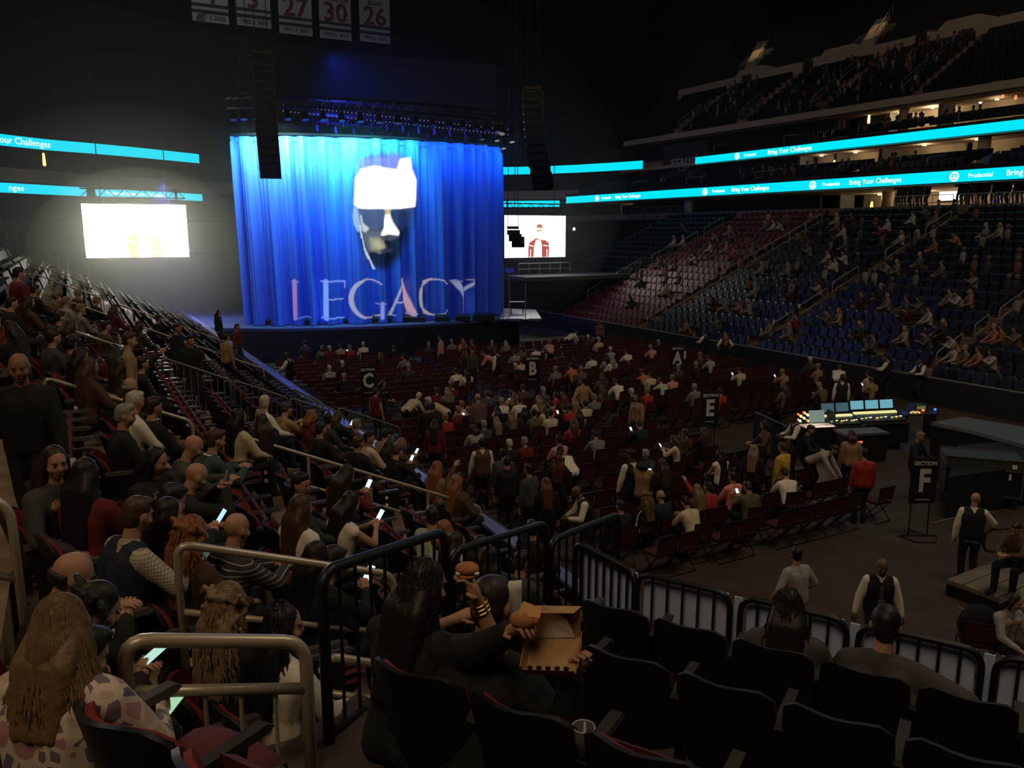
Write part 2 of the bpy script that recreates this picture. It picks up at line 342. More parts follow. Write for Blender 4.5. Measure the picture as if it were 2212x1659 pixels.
ringband('trim_6', 2.2, 2.6, 10.15, 11.15, M_beige)
ringband('trim_7', 2.2, 2.6, 12.3, 13.45, M_dark)
ringband('wall_end', 5, 5.3, 7.5, 26, M_dark, 5)
ringband('floor_end_deck', 1.6, 5, 9.7, 9.9, M_dark)
ringband('ceiling_end_deck', 2.6, 5, 12.2, 12.35, M_dark)
ue = sempty('floor_end_upper')
for k in range(18):
    a = ringpts(2.8+.85*k, 5); b_ = ringpts(2.8+.85*(k+1), 5); z = 13.5+.6*k
    MB().grid([[W(p.x, p.y, z-.6) for p in a], [W(p.x, p.y, z) for p in a], [W(p.x, p.y, z) for p in b_]]).build('concrete_step', M_dark, ue)
struct('ceiling', MB().box(W(40, 30, 40.2), (150, 130, .4), UD, VD), M_dark)
struct('wall_back', MB().box(W(-24, 30, 20), (.4, 130, 40), UD, VD), M_dark)
struct('wall_far_right', MB().box(W(40, 84, 20), (130, .4, 40), UD, VD), M_dark)
struct('wall_far_left', MB().box(W(40, -22, 20), (130, .4, 40), UD, VD), M_dark)
# roof trusses seen faintly at the top
for u_ in (30, 58, 70):
    mb = MB()
    for dz in (0, 2.2): mb.tube([W(u_, -20, 36+dz), W(u_, 82, 36+dz)], .12, 6)
    for i in range(34):
        v_ = -20+3*i; mb.tube([W(u_, v_, 36+2.2*(i % 2)), W(u_, v_+3, 36+2.2*((i+1) % 2))], .07, 5)
    mb.build('roof_truss', M_dark, None, label='dark steel roof truss spanning the arena at ' + {30: 'its near end', 58: 'mid length', 70: 'its far end'}[u_], cat='truss')
# white sheet behind the front rail of our block and the wall below it
struct('wall_front', MB().box(B(2.75, 5.5, 1.55), (9.7, .1, 3.1), RD, FD), M_dark)
# ------------------------------------------------------------------ ribbon boards
M_board = mat('ribbon_back', (.02, .02, .02), .6)
def face(c, n): n = Vector(n); x = Vector((-n.y, n.x, 0)).normalized(); return frame(x, ZD, c)    # upright plane facing n
def board(label, pts, z, h, th=.12):
    r = thing('ribbon_board', label, 'led board', pts[0]+ZD*z, group='cyan ribbon boards round the arena')
    iv = Matrix.Translation(-(pts[0]+ZD*z))
    ctr = W(40, 18, 0); A_ = []; Bk = []
    for i, p in enumerate(pts):
        d = (pts[min(i+1, len(pts)-1)]-pts[max(i-1, 0)]).normalized(); n = Vector((d.y, -d.x, 0))
        if n.dot(ctr-p) < 0: n = -n
        A_.append(iv @ (p+n*th+ZD*z)); Bk.append(iv @ (p+ZD*z))
    MB().grid([[p-ZD*(h/2+.03) for p in Bk], [p+ZD*(h/2+.03) for p in Bk], [p+ZD*(h/2+.03) for p in A_], ]).build('housing', M_board, r)
    MB().grid([[p-ZD*h/2 for p in A_], [p+ZD*h/2 for p in A_]]).build('light_panel', M_cyan, r)
    return r
rg = ringpts(-.15, 0, 6); rgw = [W(p.x, p.y, 0) for p in rg]
def seg(u_lo, u_hi, side):      # part of the ring between two U values on one side
    if side == 'R': return [W(u_, 45.95, 0) for u_ in (u_lo, (u_lo+u_hi)/2, u_hi)]
def pxring(z, xs, yf):         # ring stretch under a run of picture columns, at one height
    out = []
    for x in xs:
        y = np.interp(x, [q[0] for q in yf], [q[1] for q in yf]); out.append(onz(x, y, z)-ZD*z)
    return out
LO = [(0, 405), (190, 415), (300, 420), (435, 427), (1075, 441), (1140, 440.5), (1210, 440), (1300, 434)]
b1 = board('long lower cyan ribbon board over the right concourse', [W(u_, 45.95, 0) for u_ in (-14, 20, 50, 72.6)], 9.62, .66)
b2 = board('short lower cyan ribbon board above the right screen', pxring(9.5, [1098, 1130, 1170, 1209], LO), 9.5, .68)
b2b = board('stub of lower cyan ribbon board at the curtain edge', pxring(9.5, [1050, 1070, 1094], LO), 9.5, .68)
b3 = board('lower cyan ribbon board at the left frame edge', pxring(9.5, range(-40, 196, 16), LO), 9.5, .68)
b4 = board('lower cyan ribbon board right above the left screen truss', pxring(9.5, range(204, 376, 19), LO), 9.5, .62)
b5 = board('stub of lower cyan ribbon board left of the stage', pxring(9.5, [381, 400, 418, 435], LO), 9.5, .62)
b6 = board('upper cyan ribbon board along the right side', [W(u_, 53.0, 0) for u_ in (-14, 20, 60, onv(1502, 352, 52.9).dot(UD))], 13.02, .62)
UPR_ = [(1060, 369.5), (1110, 369), (1180, 367.5), (1250, 364.5), (1320, 360.5), (1390, 356)]
UP = [(-40, 297), (0, 302), (100, 313), (200, 321), (300, 330), (428, 343)]
b7 = board('upper cyan ribbon board at the left above the screen', pxring(12.95, range(-40, 440, 26), UP), 12.95, .80)
b8 = board('upper cyan ribbon board behind the right speaker array', pxring(12.95, [1060, 1110, 1180, 1250, 1320, 1390], UPR_), 12.95, .80)
def ribtxt(b, px, py, plane, n, body, h, sx=1.0):
    P = onv(px, py, plane) if isinstance(plane, float) else plane
    text(body, h, M_wht, b, face(P+Vector(n)*.03, n), .01, sx=sx)
def logo(b, P, n, r):
    o = MB().tube([Vector((math.cos(a)*r, math.sin(a)*r, 0)) for a in [2*PI*k/14 for k in range(15)]], r*.22, 6, False)
    o.prism([(-r*.5, -r*.5, -.01), (r*.6, -r*.45, -.01), (0, r*.6, -.01)], (0, 0, .02))
    q = o.build('emblem', M_wht, b); q.matrix_parent_inverse = b.matrix_world.inverted(); q.matrix_world = face(P+Vector(n)*.04, n)
bpy.context.view_layer.update()
for px, py in [(1310, 436), (1552, 424), (1795, 408), (2118, 382)]:
    k = {1310: 1, 1552: 1, 1795: 1, 2118: 1}[px]
    P = onv(px, py, 45.8); t_ = P.dot(UD); 
    ribtxt(b1, 0, 0, W(t_, 45.8, 9.6), -VD, 'Prudential', .26, 1.0)
    logo(b1, W(t_+1.55, 45.8, 9.6), -VD, .24)
    ribtxt(b1, 0, 0, W(t_-3.4, 45.8, 9.62), -VD, 'Bring Your Challenges', .34, .92)
P = onv(1620, 345, 52.85); t_ = P.dot(UD)
ribtxt(b6, 0, 0, W(t_, 52.85, 13.0), -VD, 'Prudential', .26); logo(b6, W(t_+1.55, 52.85, 13.0), -VD, .24)
ribtxt(b6, 0, 0, W(t_-4.4, 52.85, 13.02), -VD, 'Bring Your Challenges', .40, .95)
def endtxt(b, px, py, z, body, h, sx=1):
    a = onz(px-20, np.interp(px-20, *zip(*( LO if z < 10 else UP))), z); c = onz(px+20, np.interp(px+20, *zip(*(LO if z < 10 else UP))), z)
    d = (c-a).normalized(); n = Vector((d.y, -d.x, 0)); 
    ribtxt(b, 0, 0, (a+c)/2+n*.2, n, body, h, sx)
endtxt(b7, 45, 307, 12.95, 'Your Challenges', .5); endtxt(b3, 8, 405, 9.5, 'Challenges', .42); endtxt(b4, 290, 419, 9.5, 'Prudential  Bring Your Challenges', .3)
ribtxt(b2, 0, 0, onz(1160, 441, 9.5)-UD*.25, Vector(-UD*.97-VD*.2).normalized(), 'Bring Your Challenges', .32)
# ------------------------------------------------------------------ stage, curtain with painted-in projection, screens, speakers
def projxy(p):
    Y = p[1]*math.cos(PITCH)-(p[2]-CAMZ)*math.sin(PITCH); yc = -((p[2]-CAMZ)*math.cos(PITCH)+p[1]*math.sin(PITCH))
    return 1106+FPX*p[0]/Y, 829.5+FPX*yc/Y
def sdpoly(x, y, V_):      # signed distance, negative inside
    V_ = [(float(a), float(b_)) for a, b_ in V_]; d = np.full(x.shape, 1e18); s = np.ones(x.shape); n = len(V_)
    for i in range(n):
        x0, y0 = V_[i]; x1, y1 = V_[(i+1) % n]; ex, ey = x1-x0, y1-y0; wx, wy = x-x0, y-y0
        t = np.clip((wx*ex+wy*ey)/(ex*ex+ey*ey+1e-9), 0, 1); d = np.minimum(d, (wx-ex*t)**2+(wy-ey*t)**2)
        c1 = y >= y0; c2 = y < y1; c3 = ex*wy > ey*wx
        s = np.where((c1 & c2 & c3) | (~c1 & ~c2 & ~c3), -s, s)
    return s*np.sqrt(d)
def mask(x, y, V_, fe): return np.clip(.5-sdpoly(x, y, V_)/(2*fe), 0, 1)
def seg_mask(x, y, a, b_, r, fe):
    ex, ey = b_[0]-a[0], b_[1]-a[1]; t = np.clip(((x-a[0])*ex+(y-a[1])*ey)/(ex*ex+ey*ey+1e-9), 0, 1)
    return np.clip(.5-(np.hypot(x-a[0]-ex*t, y-a[1]-ey*t)-r)/(2*fe), 0, 1)
def curtain_art(x, y):     # projected light painted in as glow + how dark the print is; x, y in units of the drawing (1 unit about 3.5 cm)
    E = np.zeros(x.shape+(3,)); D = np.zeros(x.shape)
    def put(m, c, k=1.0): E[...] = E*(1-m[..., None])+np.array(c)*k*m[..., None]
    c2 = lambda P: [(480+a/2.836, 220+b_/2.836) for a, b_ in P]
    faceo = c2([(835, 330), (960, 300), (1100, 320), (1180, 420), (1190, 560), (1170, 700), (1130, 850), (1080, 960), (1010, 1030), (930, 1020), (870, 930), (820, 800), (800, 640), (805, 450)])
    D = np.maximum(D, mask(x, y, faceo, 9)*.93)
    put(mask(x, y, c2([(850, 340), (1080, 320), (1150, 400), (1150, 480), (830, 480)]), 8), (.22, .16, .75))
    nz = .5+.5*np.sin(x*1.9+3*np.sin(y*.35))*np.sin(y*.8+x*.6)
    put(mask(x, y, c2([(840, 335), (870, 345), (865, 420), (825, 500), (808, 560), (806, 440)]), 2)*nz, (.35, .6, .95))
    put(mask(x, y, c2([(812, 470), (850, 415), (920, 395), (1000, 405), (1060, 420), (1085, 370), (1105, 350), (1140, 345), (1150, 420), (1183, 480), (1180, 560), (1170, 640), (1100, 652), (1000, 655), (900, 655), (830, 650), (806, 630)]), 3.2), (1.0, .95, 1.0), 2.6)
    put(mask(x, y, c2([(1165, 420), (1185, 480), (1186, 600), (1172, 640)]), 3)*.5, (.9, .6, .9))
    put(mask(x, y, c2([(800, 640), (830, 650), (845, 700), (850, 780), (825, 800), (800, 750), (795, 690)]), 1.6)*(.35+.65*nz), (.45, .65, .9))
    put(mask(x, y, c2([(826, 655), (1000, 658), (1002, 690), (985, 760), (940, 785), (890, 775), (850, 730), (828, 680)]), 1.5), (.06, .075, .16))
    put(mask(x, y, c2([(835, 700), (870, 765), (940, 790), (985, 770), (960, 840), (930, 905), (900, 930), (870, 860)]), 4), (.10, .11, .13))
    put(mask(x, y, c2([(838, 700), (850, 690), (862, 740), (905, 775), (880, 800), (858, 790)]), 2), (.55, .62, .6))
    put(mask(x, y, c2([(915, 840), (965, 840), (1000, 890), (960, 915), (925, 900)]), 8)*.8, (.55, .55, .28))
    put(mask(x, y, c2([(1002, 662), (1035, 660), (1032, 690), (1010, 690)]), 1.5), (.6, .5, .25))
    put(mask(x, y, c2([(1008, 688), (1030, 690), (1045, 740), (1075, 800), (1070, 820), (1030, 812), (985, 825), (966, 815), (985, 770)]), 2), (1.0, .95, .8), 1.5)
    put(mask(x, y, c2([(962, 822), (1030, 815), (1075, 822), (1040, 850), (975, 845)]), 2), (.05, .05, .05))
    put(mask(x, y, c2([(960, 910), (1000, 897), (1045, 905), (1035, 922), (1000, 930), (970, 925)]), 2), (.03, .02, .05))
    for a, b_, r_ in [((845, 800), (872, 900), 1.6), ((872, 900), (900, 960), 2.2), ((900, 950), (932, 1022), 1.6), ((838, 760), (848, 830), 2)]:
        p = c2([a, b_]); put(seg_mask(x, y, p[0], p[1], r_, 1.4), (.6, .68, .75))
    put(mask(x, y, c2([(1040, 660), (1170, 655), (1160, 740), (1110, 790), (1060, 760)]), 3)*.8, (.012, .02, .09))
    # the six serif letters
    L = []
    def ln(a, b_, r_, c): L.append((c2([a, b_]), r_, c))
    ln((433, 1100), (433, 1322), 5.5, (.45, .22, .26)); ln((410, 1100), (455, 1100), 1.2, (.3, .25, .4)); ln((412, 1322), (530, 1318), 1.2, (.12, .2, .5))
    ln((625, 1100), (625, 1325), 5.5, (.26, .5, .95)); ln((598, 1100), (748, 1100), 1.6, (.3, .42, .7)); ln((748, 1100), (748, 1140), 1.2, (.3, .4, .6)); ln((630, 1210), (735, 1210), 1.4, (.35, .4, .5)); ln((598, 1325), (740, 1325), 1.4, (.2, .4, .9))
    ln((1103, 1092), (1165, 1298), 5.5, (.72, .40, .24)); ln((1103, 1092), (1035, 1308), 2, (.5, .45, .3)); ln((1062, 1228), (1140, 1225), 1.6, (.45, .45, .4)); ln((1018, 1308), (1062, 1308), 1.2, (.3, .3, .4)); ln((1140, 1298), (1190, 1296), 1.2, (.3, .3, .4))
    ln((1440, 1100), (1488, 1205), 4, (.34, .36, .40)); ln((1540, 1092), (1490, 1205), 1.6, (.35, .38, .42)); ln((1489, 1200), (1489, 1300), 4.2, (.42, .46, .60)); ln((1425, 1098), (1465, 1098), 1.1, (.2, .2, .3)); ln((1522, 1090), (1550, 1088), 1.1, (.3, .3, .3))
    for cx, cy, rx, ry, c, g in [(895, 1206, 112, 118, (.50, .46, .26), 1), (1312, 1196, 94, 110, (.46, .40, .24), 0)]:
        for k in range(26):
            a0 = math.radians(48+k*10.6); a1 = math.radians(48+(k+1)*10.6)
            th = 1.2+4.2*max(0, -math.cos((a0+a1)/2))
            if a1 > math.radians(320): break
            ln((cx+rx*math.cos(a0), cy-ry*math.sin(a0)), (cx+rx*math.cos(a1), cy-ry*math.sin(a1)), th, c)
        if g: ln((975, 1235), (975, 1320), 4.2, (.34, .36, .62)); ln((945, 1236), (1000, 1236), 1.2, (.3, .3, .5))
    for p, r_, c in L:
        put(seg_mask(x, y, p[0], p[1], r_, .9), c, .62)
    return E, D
NT, NH = 420, 230
V_ = []; S_ = []
for j in range(NH+1):
    h = j/NH; z = 1.76+9.3*h
    for i in range(NT+1):
        t = i/NT; x, y = curt_xy(t); x2, y2 = curt_xy(min(t+.01, 1)); x1, y1 = curt_xy(max(t-.01, 0))
        n = Vector((y2-y1, -(x2-x1), 0)).normalized(); s_ = t*19
        f = .34*math.sin(s_*5.2+1.5*math.sin(s_*1.3)+.25*h)+.10*math.sin(s_*13.1+2*math.sin(s_*2.1)+1.2*h)+.03*math.sin(s_*31+h*2)
        f *= .35+.65*(1-h)**.35 if h < .97 else .35
        shr = (t-.5)*.5*(1-h)
        p = Vector((x-shr, y, z))+n*f; V_.append(p); S_.append((x, y, z))
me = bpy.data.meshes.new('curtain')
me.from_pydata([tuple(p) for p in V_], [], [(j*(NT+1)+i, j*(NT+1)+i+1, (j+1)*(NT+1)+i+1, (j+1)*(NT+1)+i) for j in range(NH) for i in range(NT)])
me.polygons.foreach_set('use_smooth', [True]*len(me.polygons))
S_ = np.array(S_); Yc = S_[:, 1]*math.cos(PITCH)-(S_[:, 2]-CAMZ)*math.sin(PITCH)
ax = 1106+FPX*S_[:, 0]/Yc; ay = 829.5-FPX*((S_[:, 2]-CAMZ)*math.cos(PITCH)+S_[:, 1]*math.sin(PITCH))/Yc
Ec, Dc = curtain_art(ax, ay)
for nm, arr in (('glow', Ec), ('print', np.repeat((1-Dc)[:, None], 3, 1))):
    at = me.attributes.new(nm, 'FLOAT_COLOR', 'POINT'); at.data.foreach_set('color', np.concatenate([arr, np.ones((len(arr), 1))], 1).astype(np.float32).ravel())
M_curt = bpy.data.materials.new('print_projection_curtain'); M_curt.use_nodes = True; nt = M_curt.node_tree; b_ = nt.nodes['Principled BSDF']
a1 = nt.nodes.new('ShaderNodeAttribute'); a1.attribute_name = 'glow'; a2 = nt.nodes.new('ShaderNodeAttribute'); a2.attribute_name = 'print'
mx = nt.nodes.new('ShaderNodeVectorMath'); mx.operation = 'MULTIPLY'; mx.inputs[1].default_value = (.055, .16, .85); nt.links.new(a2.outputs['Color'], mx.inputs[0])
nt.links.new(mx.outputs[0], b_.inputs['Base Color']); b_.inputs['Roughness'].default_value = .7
nt.links.new(a1.outputs['Color'], b_.inputs['Emission Color']); b_.inputs['Emission Strength'].default_value = 1.0  # projected picture stands in the cloth's own emission
cu = thing('stage_curtain', 'tall blue-lit curved curtain with a glowing sunglasses portrait and LEGACY lettering', 'curtain', (0, 0, 0))
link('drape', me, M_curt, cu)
mb = MB(); mb.tube([Vector((*curt_xy(k/40), 11.16)) for k in range(41)], .07, 6); mb.build('track_rail', M_blackm, cu)
# deck with a black skirt
dk = [Vector((*curt_xy(k/14), 0)) for k in range(15)]
fr = []
for k in range(15):
    x, y = curt_xy(k/14); x2, y2 = curt_xy(min(k/14+.02, 1)); x1, y1 = curt_xy(max(k/14-.02, 0)); n = Vector((y2-y1, -(x2-x1), 0)).normalized()
    fr.append(Vector((x, y, 0))+n*1.25)
fr[0] += Vector((-.6, -.2, 0))
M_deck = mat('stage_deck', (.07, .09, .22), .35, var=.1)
sd = thing('stage', 'raised dark stage with a blue-lit deck in front of the curtain', 'stage', W(44, 14, 0)); iv = Matrix.Translation(-W(44, 14, 0))
back = [W(52, 23, 0), W(52, 4, 0)]
poly = [iv @ p for p in fr]+[iv @ back[0], iv @ back[1]]
MB().prism([p+ZD*1.58 for p in poly], ZD*.14).build('deck', M_deck, sd)
MB().prism([p*.995 for p in poly], ZD*1.58).build('skirt', M_skirt, sd)
MB().prism([iv @ p+ZD*1.56 for p in (W(39.3, 20.6, 0), W(38.2, 22.6, 0), W(43, 25, 0), W(46, 22, 0))], ZD*.16).build('side_deck', M_deck, sd)
M_gaff = mat('wedge_black', (.01, .01, .012), .7)
for i, (px, py, wd) in enumerate([(588, 696, 1.3), (672, 696, .8), (703, 694, .6), (762, 693, .9), (825, 692, 1.0), (872, 690, .9), (905, 690, .7), (955, 689, .8), (1000, 688, .8), (1045, 686, 1.2)]):
    p = onz(px, py+5, 1.72); k = thing('stage_monitor', '', 'speaker', p, -p, 'wedge monitors along the stage edge')
    k['label'] = ['wide black case at the left end of the stage edge', 'black wedge monitor below the letter E', 'smaller wedge right beside the E wedge', 'black wedge monitor below the letter G', 'wedge monitor under the gap before A', 'black wedge monitor below the left leg of A', 'black wedge monitor below the right leg of A',
                  'black wedge monitor under the gap before C', 'black wedge monitor below the letter C', 'long black wedge at the right end of the stage edge'][i]
    MB().prism([(-wd/2, -.25, 0), (-wd/2, .3, 0), (-wd/2, .3, .22), (-wd/2, -.05, .36)], (wd, 0, 0)).build('cabinet', M_gaff, k)
    MB().prism([(-wd/2+.05, .305, .23), (-wd/2+.05, -.03, .365), (-wd/2+.05, -.02, .375), (-wd/2+.05, .315, .24)], (wd-.1, 0, 0)).build('grille', M_blackm, k)
def micstand(px, py, z0, h, label, boom=False):
    p = onz(px, py, z0); k = thing('microphone_stand', label, 'stand', p)
    MB().tube([(0, 0, .02), (0, 0, h)], .03, 6).build('pole', M_blackm, k)
    MB().tube([(0, 0, 0), (0, 0, .04)], .17, 12).build('base', M_blackm, k)
    MB().cap((0, 0, h), .035, (0, -.05, h+.14), .05).build('microphone', M_blackm, k)
micstand(637, 701, 1.72, 1.5, 'thin microphone stand in front of the letter L'); micstand(692, 699, 1.72, 1.4, 'thin microphone stand in front of the letter E')
for px, py, h, lb_ in [(1087, 690, 3.0, 'tall thin pole on the right stage wing'), (1100, 684, 2.6, 'pole with a small blue flag on the right stage wing'), (1135, 690, 2.0, 'thin pole right of the stage wing')]:
    p = onz(px, py, 1.7); k = thing('pole_stand', lb_, 'pole', p)
    MB().tube([(0, 0, 0), (0, 0, h)], .025, 6).build('pole', M_galv, k); MB().tube([(0, 0, 0), (0, 0, .03)], .2, 10).build('base', M_blackm, k)
    if 'flag' in lb_: MB().box((.02, 0, h), (.5, .03, .26)).build('flag', mat('blue_cloth', (.1, .16, .8), .7), k)
p = onz(1117, 676, 1.7); k = thing('keyboard_rack', 'dark equipment frame with blue glints on the right stage wing', 'rack', p)
for dx in (-.35, .35): MB().box((dx, 0, .3), (.06, .5, .6)).build('leg', M_blackm, k)
MB().box((0, 0, .62), (.9, .45, .1)).build('shelf', M_blackm, k)
p = onz(1150, 690, 1.2); k = thing('light_strip', 'short glowing white strip right of the stage', 'light', p, -p)
MB().box((0, 0, 0), (.7, .12, .1)).build('housing', M_blackm, k); MB().box((0, .07, .02), (.66, .03, .14)).build('tube_lamp', emis('strip_glow', (1, .9, .7), 3), k)
# masking drape at the end of the floor
struct('wall_stage_mask', MB().box(W(56, 13, 2.6), (.2, 44, 5.2), UD, VD), M_skirt)
# ------------------------------------------------------------------ video screens
def screen_mesh(w_, h_, fn, nx=150, ny=84):
    vs = [((i/nx-.5)*w_, 0, (j/ny-.5)*h_) for j in range(ny+1) for i in range(nx+1)]
    m = bpy.data.meshes.new('picture'); m.from_pydata(vs, [], [(j*(nx+1)+i, j*(nx+1)+i+1, (j+1)*(nx+1)+i+1, (j+1)*(nx+1)+i) for j in range(ny) for i in range(nx)])
    X = np.array([v[0]/w_+.5 for v in vs]); Y = np.array([.5-v[2]/h_ for v in vs]); C = fn(X, Y)
    at = m.attributes.new('glow', 'FLOAT_COLOR', 'POINT'); at.data.foreach_set('color', np.concatenate([C, np.ones((len(C), 1))], 1).astype(np.float32).ravel()); return m
def attr_emis(name, s):
    m = bpy.data.materials.new(name); m.use_nodes = True; nt = m.node_tree; nt.nodes.clear()
    o = nt.nodes.new('ShaderNodeOutputMaterial'); e = nt.nodes.new('ShaderNodeEmission'); a = nt.nodes.new('ShaderNodeAttribute'); a.attribute_name = 'glow'
    e.inputs[1].default_value = s; nt.links.new(a.outputs['Color'], e.inputs[0]); nt.links.new(e.outputs[0], o.inputs[0]); return m
def pic(bright):
    def fn(x, y):
        C = np.ones(x.shape+(3,))*np.array((1, .98, .9) if bright else (1, .97, .93)); X = x*100; Y = y*57
        def put(m, c): C[...] = C*(1-m[..., None])+np.array(c)*m[..., None]
        if bright:
            put(mask(X, Y, [(38, 36), (48, 29), (51, 33), (50, 57), (42, 57), (39, 48)], 1.5), (.16, .12, .05)); put(mask(X, Y, [(62, 33), (68, 34), (74, 44), (73, 57), (63, 57)], 1.5), (.16, .125, .055))
            put(mask(X, Y, [(68, 50), (70, 50), (69, 57), (67, 57)], .8), (.9, .8, .6)); put(mask(X, Y, [(42, 55), (49, 55), (49, 57), (42, 57)], .6), (.2, .1, .03)); put(mask(X, Y, [(63, 55), (73, 55), (73, 57), (63, 57)], .6), (.2, .1, .03))
            put(mask(X, Y, [(42, 39), (49, 41), (49, 42), (42, 40)], .5), (1, .9, .7))
        else:
            put(mask(X, Y, [(52, 20), (61, 20), (61, 34), (53, 34)], 1.0), (.86, .62, .42))
            put(mask(X, Y, [(51, 14), (53, 11.5), (59, 11), (62, 14), (61.5, 19), (52, 19)], .8), (.22, .10, .06)); put(mask(X, Y, [(52, 17), (60, 17), (60.5, 24), (57, 30), (53, 27)], .8), (.95, .75, .55))
            put(mask(X, Y, [(52, 19.5), (60, 19.2), (60, 21.2), (52, 21.5)], .5), (.18, .09, .05)); put(mask(X, Y, [(54, 26), (58, 25.6), (58, 26.8), (54, 27)], .4), (.5, .25, .2))
            put(mask(X, Y, [(39, 37), (51, 30), (55, 32), (60, 33), (66, 33), (72, 37), (73, 47), (72, 57), (38, 57), (37.5, 46)], .8), (.20, .035, .03))
            put(mask(X, Y, [(51, 33), (58, 34), (60, 40), (60, 57), (47, 57), (48, 42)], .8), (1, .97, .93)); put(mask(X, Y, [(63, 40), (70, 41), (70, 42), (63, 41)], .4), (.9, .8, .7)); put(mask(X, Y, [(40, 40), (46, 41), (46, 42), (40, 41)], .4), (.9, .8, .7))
            for x0 in (41.5, 68.5): put(mask(X, Y, [(x0, 46), (x0+.8, 46), (x0+.8, 57), (x0, 57)], .5), (.9, .85, .8))
        return C
    return fn
def video(label, c, n, w_, h_, fn, s):
    r = thing('video_screen', label, 'screen', c, n)
    me = screen_mesh(w_, h_, fn); me.transform(Matrix.Rotation(PI, 4, 'Z')); me.transform(Matrix.Translation((0, .13, 0))); link('picture', me, attr_emis('screen_light_'+str(s), s), r)
    MB().box((0, 0, 0), (w_+.12, .2, h_+.12)).build('cabinet', M_blackm, r)
    for dx in (-w_*.32, w_*.32): MB().tube([(dx, 0, h_/2), (dx, 0, h_/2+7)], .025, 5).build('hanging_cable', M_blackm, r)
    tr = MB(); 
    for dy in (-.2, .2):
        for dz in (.35, .8): tr.tube([(-w_/2, dy, h_/2+dz), (w_/2, dy, h_/2+dz)], .035, 5)
    for i in range(12):
        a = -w_/2+w_*i/12; tr.tube([(a, .2, h_/2+.35+.45*(i % 2)), (a+w_/12, .2, h_/2+.35+.45*((i+1) % 2))], .022, 4)
    tr.build('truss', M_blackm, r); return r
pl = ondep(295.5, 499, 44); video('large washed-out white video screen left of the stage', pl, Vector((-pl.x*.6, -pl.y, 0)).lerp(-UD*40, .6), 5.15, 2.85, pic(True), 6.0)
pr = ondep(1155, 511, 56); video('video screen right of the stage showing a figure in a red jacket', pr, -UD, 4.9, 2.86, pic(False), 2.4)
light('screen_glow', 'AREA', pl-UD*.5, pl-UD*10, 650, (1, .97, .78), shape='RECTANGLE', size=5, size_y=2.8)
light('screen_glow', 'AREA', pr-UD*.5, pr-UD*10, 160, (1, .95, .85), shape='RECTANGLE', size=5, size_y=2.8)
# platform rail under the right screen
def crowdrail(name, a, b_, h, label, m=M_galv, sp=.13, posts=1.2, bars=True, group=None, r=.024):
    a = Vector(a); b_ = Vector(b_); L = (b_-a).length; k = thing(name, label, 'railing', a, None, group); d = (b_-a)
    MB().tube(rpath([(0, 0, 0), (0, 0, h), d+ZD*h, d], .12), r, 7).build('rail_frame', m, k, True)
    if bars:
        MB().tube([ZD*.12, d+ZD*.12], r*.8, 6).build('bottom_rail', m, k)
        n = max(2, int(L/sp))
        for i in range(1, n): MB().tube([d*(i/n)+ZD*.12, d*(i/n)+ZD*h], r*.5, 5, False).build('baluster', m, k)
    else:
        MB().tube([ZD*h*.5, d+ZD*h*.5], r*.9, 6).build('mid_rail', m, k)
        for i in range(1, max(1, round(L/posts))): MB().tube([d*i/round(L/posts), d*i/round(L/posts)+ZD*h], r, 6, False).build('post', m, k)
    return k
a = ondep(1120, 594, 54); b_ = ondep(1232, 593, 56); crowdrail('platform_railing', a, (b_.x, b_.y, a.z), .75, 'pale rail of a small platform under the right screen', sp=1, bars=False, posts=.9)
M_steelb = mat('platform_deck', (.05, .05, .055), .8)
struct('floor_platform', MB().box((a+b_)/2-ZD*.15+VD*2, (4, 9, .25), UD, VD), M_steelb)
struct('wall_platform', MB().box((a+b_)/2-ZD*(a.z/2+.3)+VD*2+UD*1.5, (.2, 14, a.z-.3), UD, VD), M_skirt)
# ------------------------------------------------------------------ hung speakers, lighting truss, banners
def array(px, py, t, n, w_, hb, label, lean, dirx, gap=.02):
    p = ondep(px, py, t); r = thing('line_array', label, 'speaker', p, -Vector((p.x, p.y, 0)))
    y = 0; z = 0
    for i in range(n):
        a = math.radians(lean*max(0, 1-i/(n*.6))**1.3)
        ex = Vector((1, 0, 0)); ey = Vector((0, math.cos(a), -math.sin(a))); ez = Vector((0, math.sin(a), math.cos(a)))
        c = Vector((dirx*(1-i/n)**2, y, z))+ez*hb/2
        mb = MB(); mb.box(c, (w_, .62, hb-gap), ex, ey, ez); s = mb.build('speaker_cabinet', M_blackm, r)
        MB().box(c+ey*.32, (w_*.86, .03, hb*.7), ex, ey, ez).build('grille', M_gaff, s)
        y += math.sin(a)*hb; z += math.cos(a)*hb
    MB().box((0, y, z+.12), (w_*.9, .7, .16)).build('flying_frame', M_blackm, r)
    for dx in (-.3, .3): MB().tube([(dx, y, z+.2), (dx*.3, y, 27-p.z)], .02, 5).build('chain', M_blackm, r)
    return r
array(580, 381, 38.5, 15, .98, .36, 'black curved speaker array hanging before the left end of the curtain', 26, -.1)
array(1150, 404, 41, 13, 1.02, .36, 'black curved speaker array hanging right of the curtain', 34, -.55)
array(549, 525, 41.5, 3, .55, .30, 'small speaker cluster hanging at the curtain left edge', 40, .12)
array(1108, 527, 47, 3, .75, .30, 'small speaker cluster hanging before the right screen', 42, -.3)
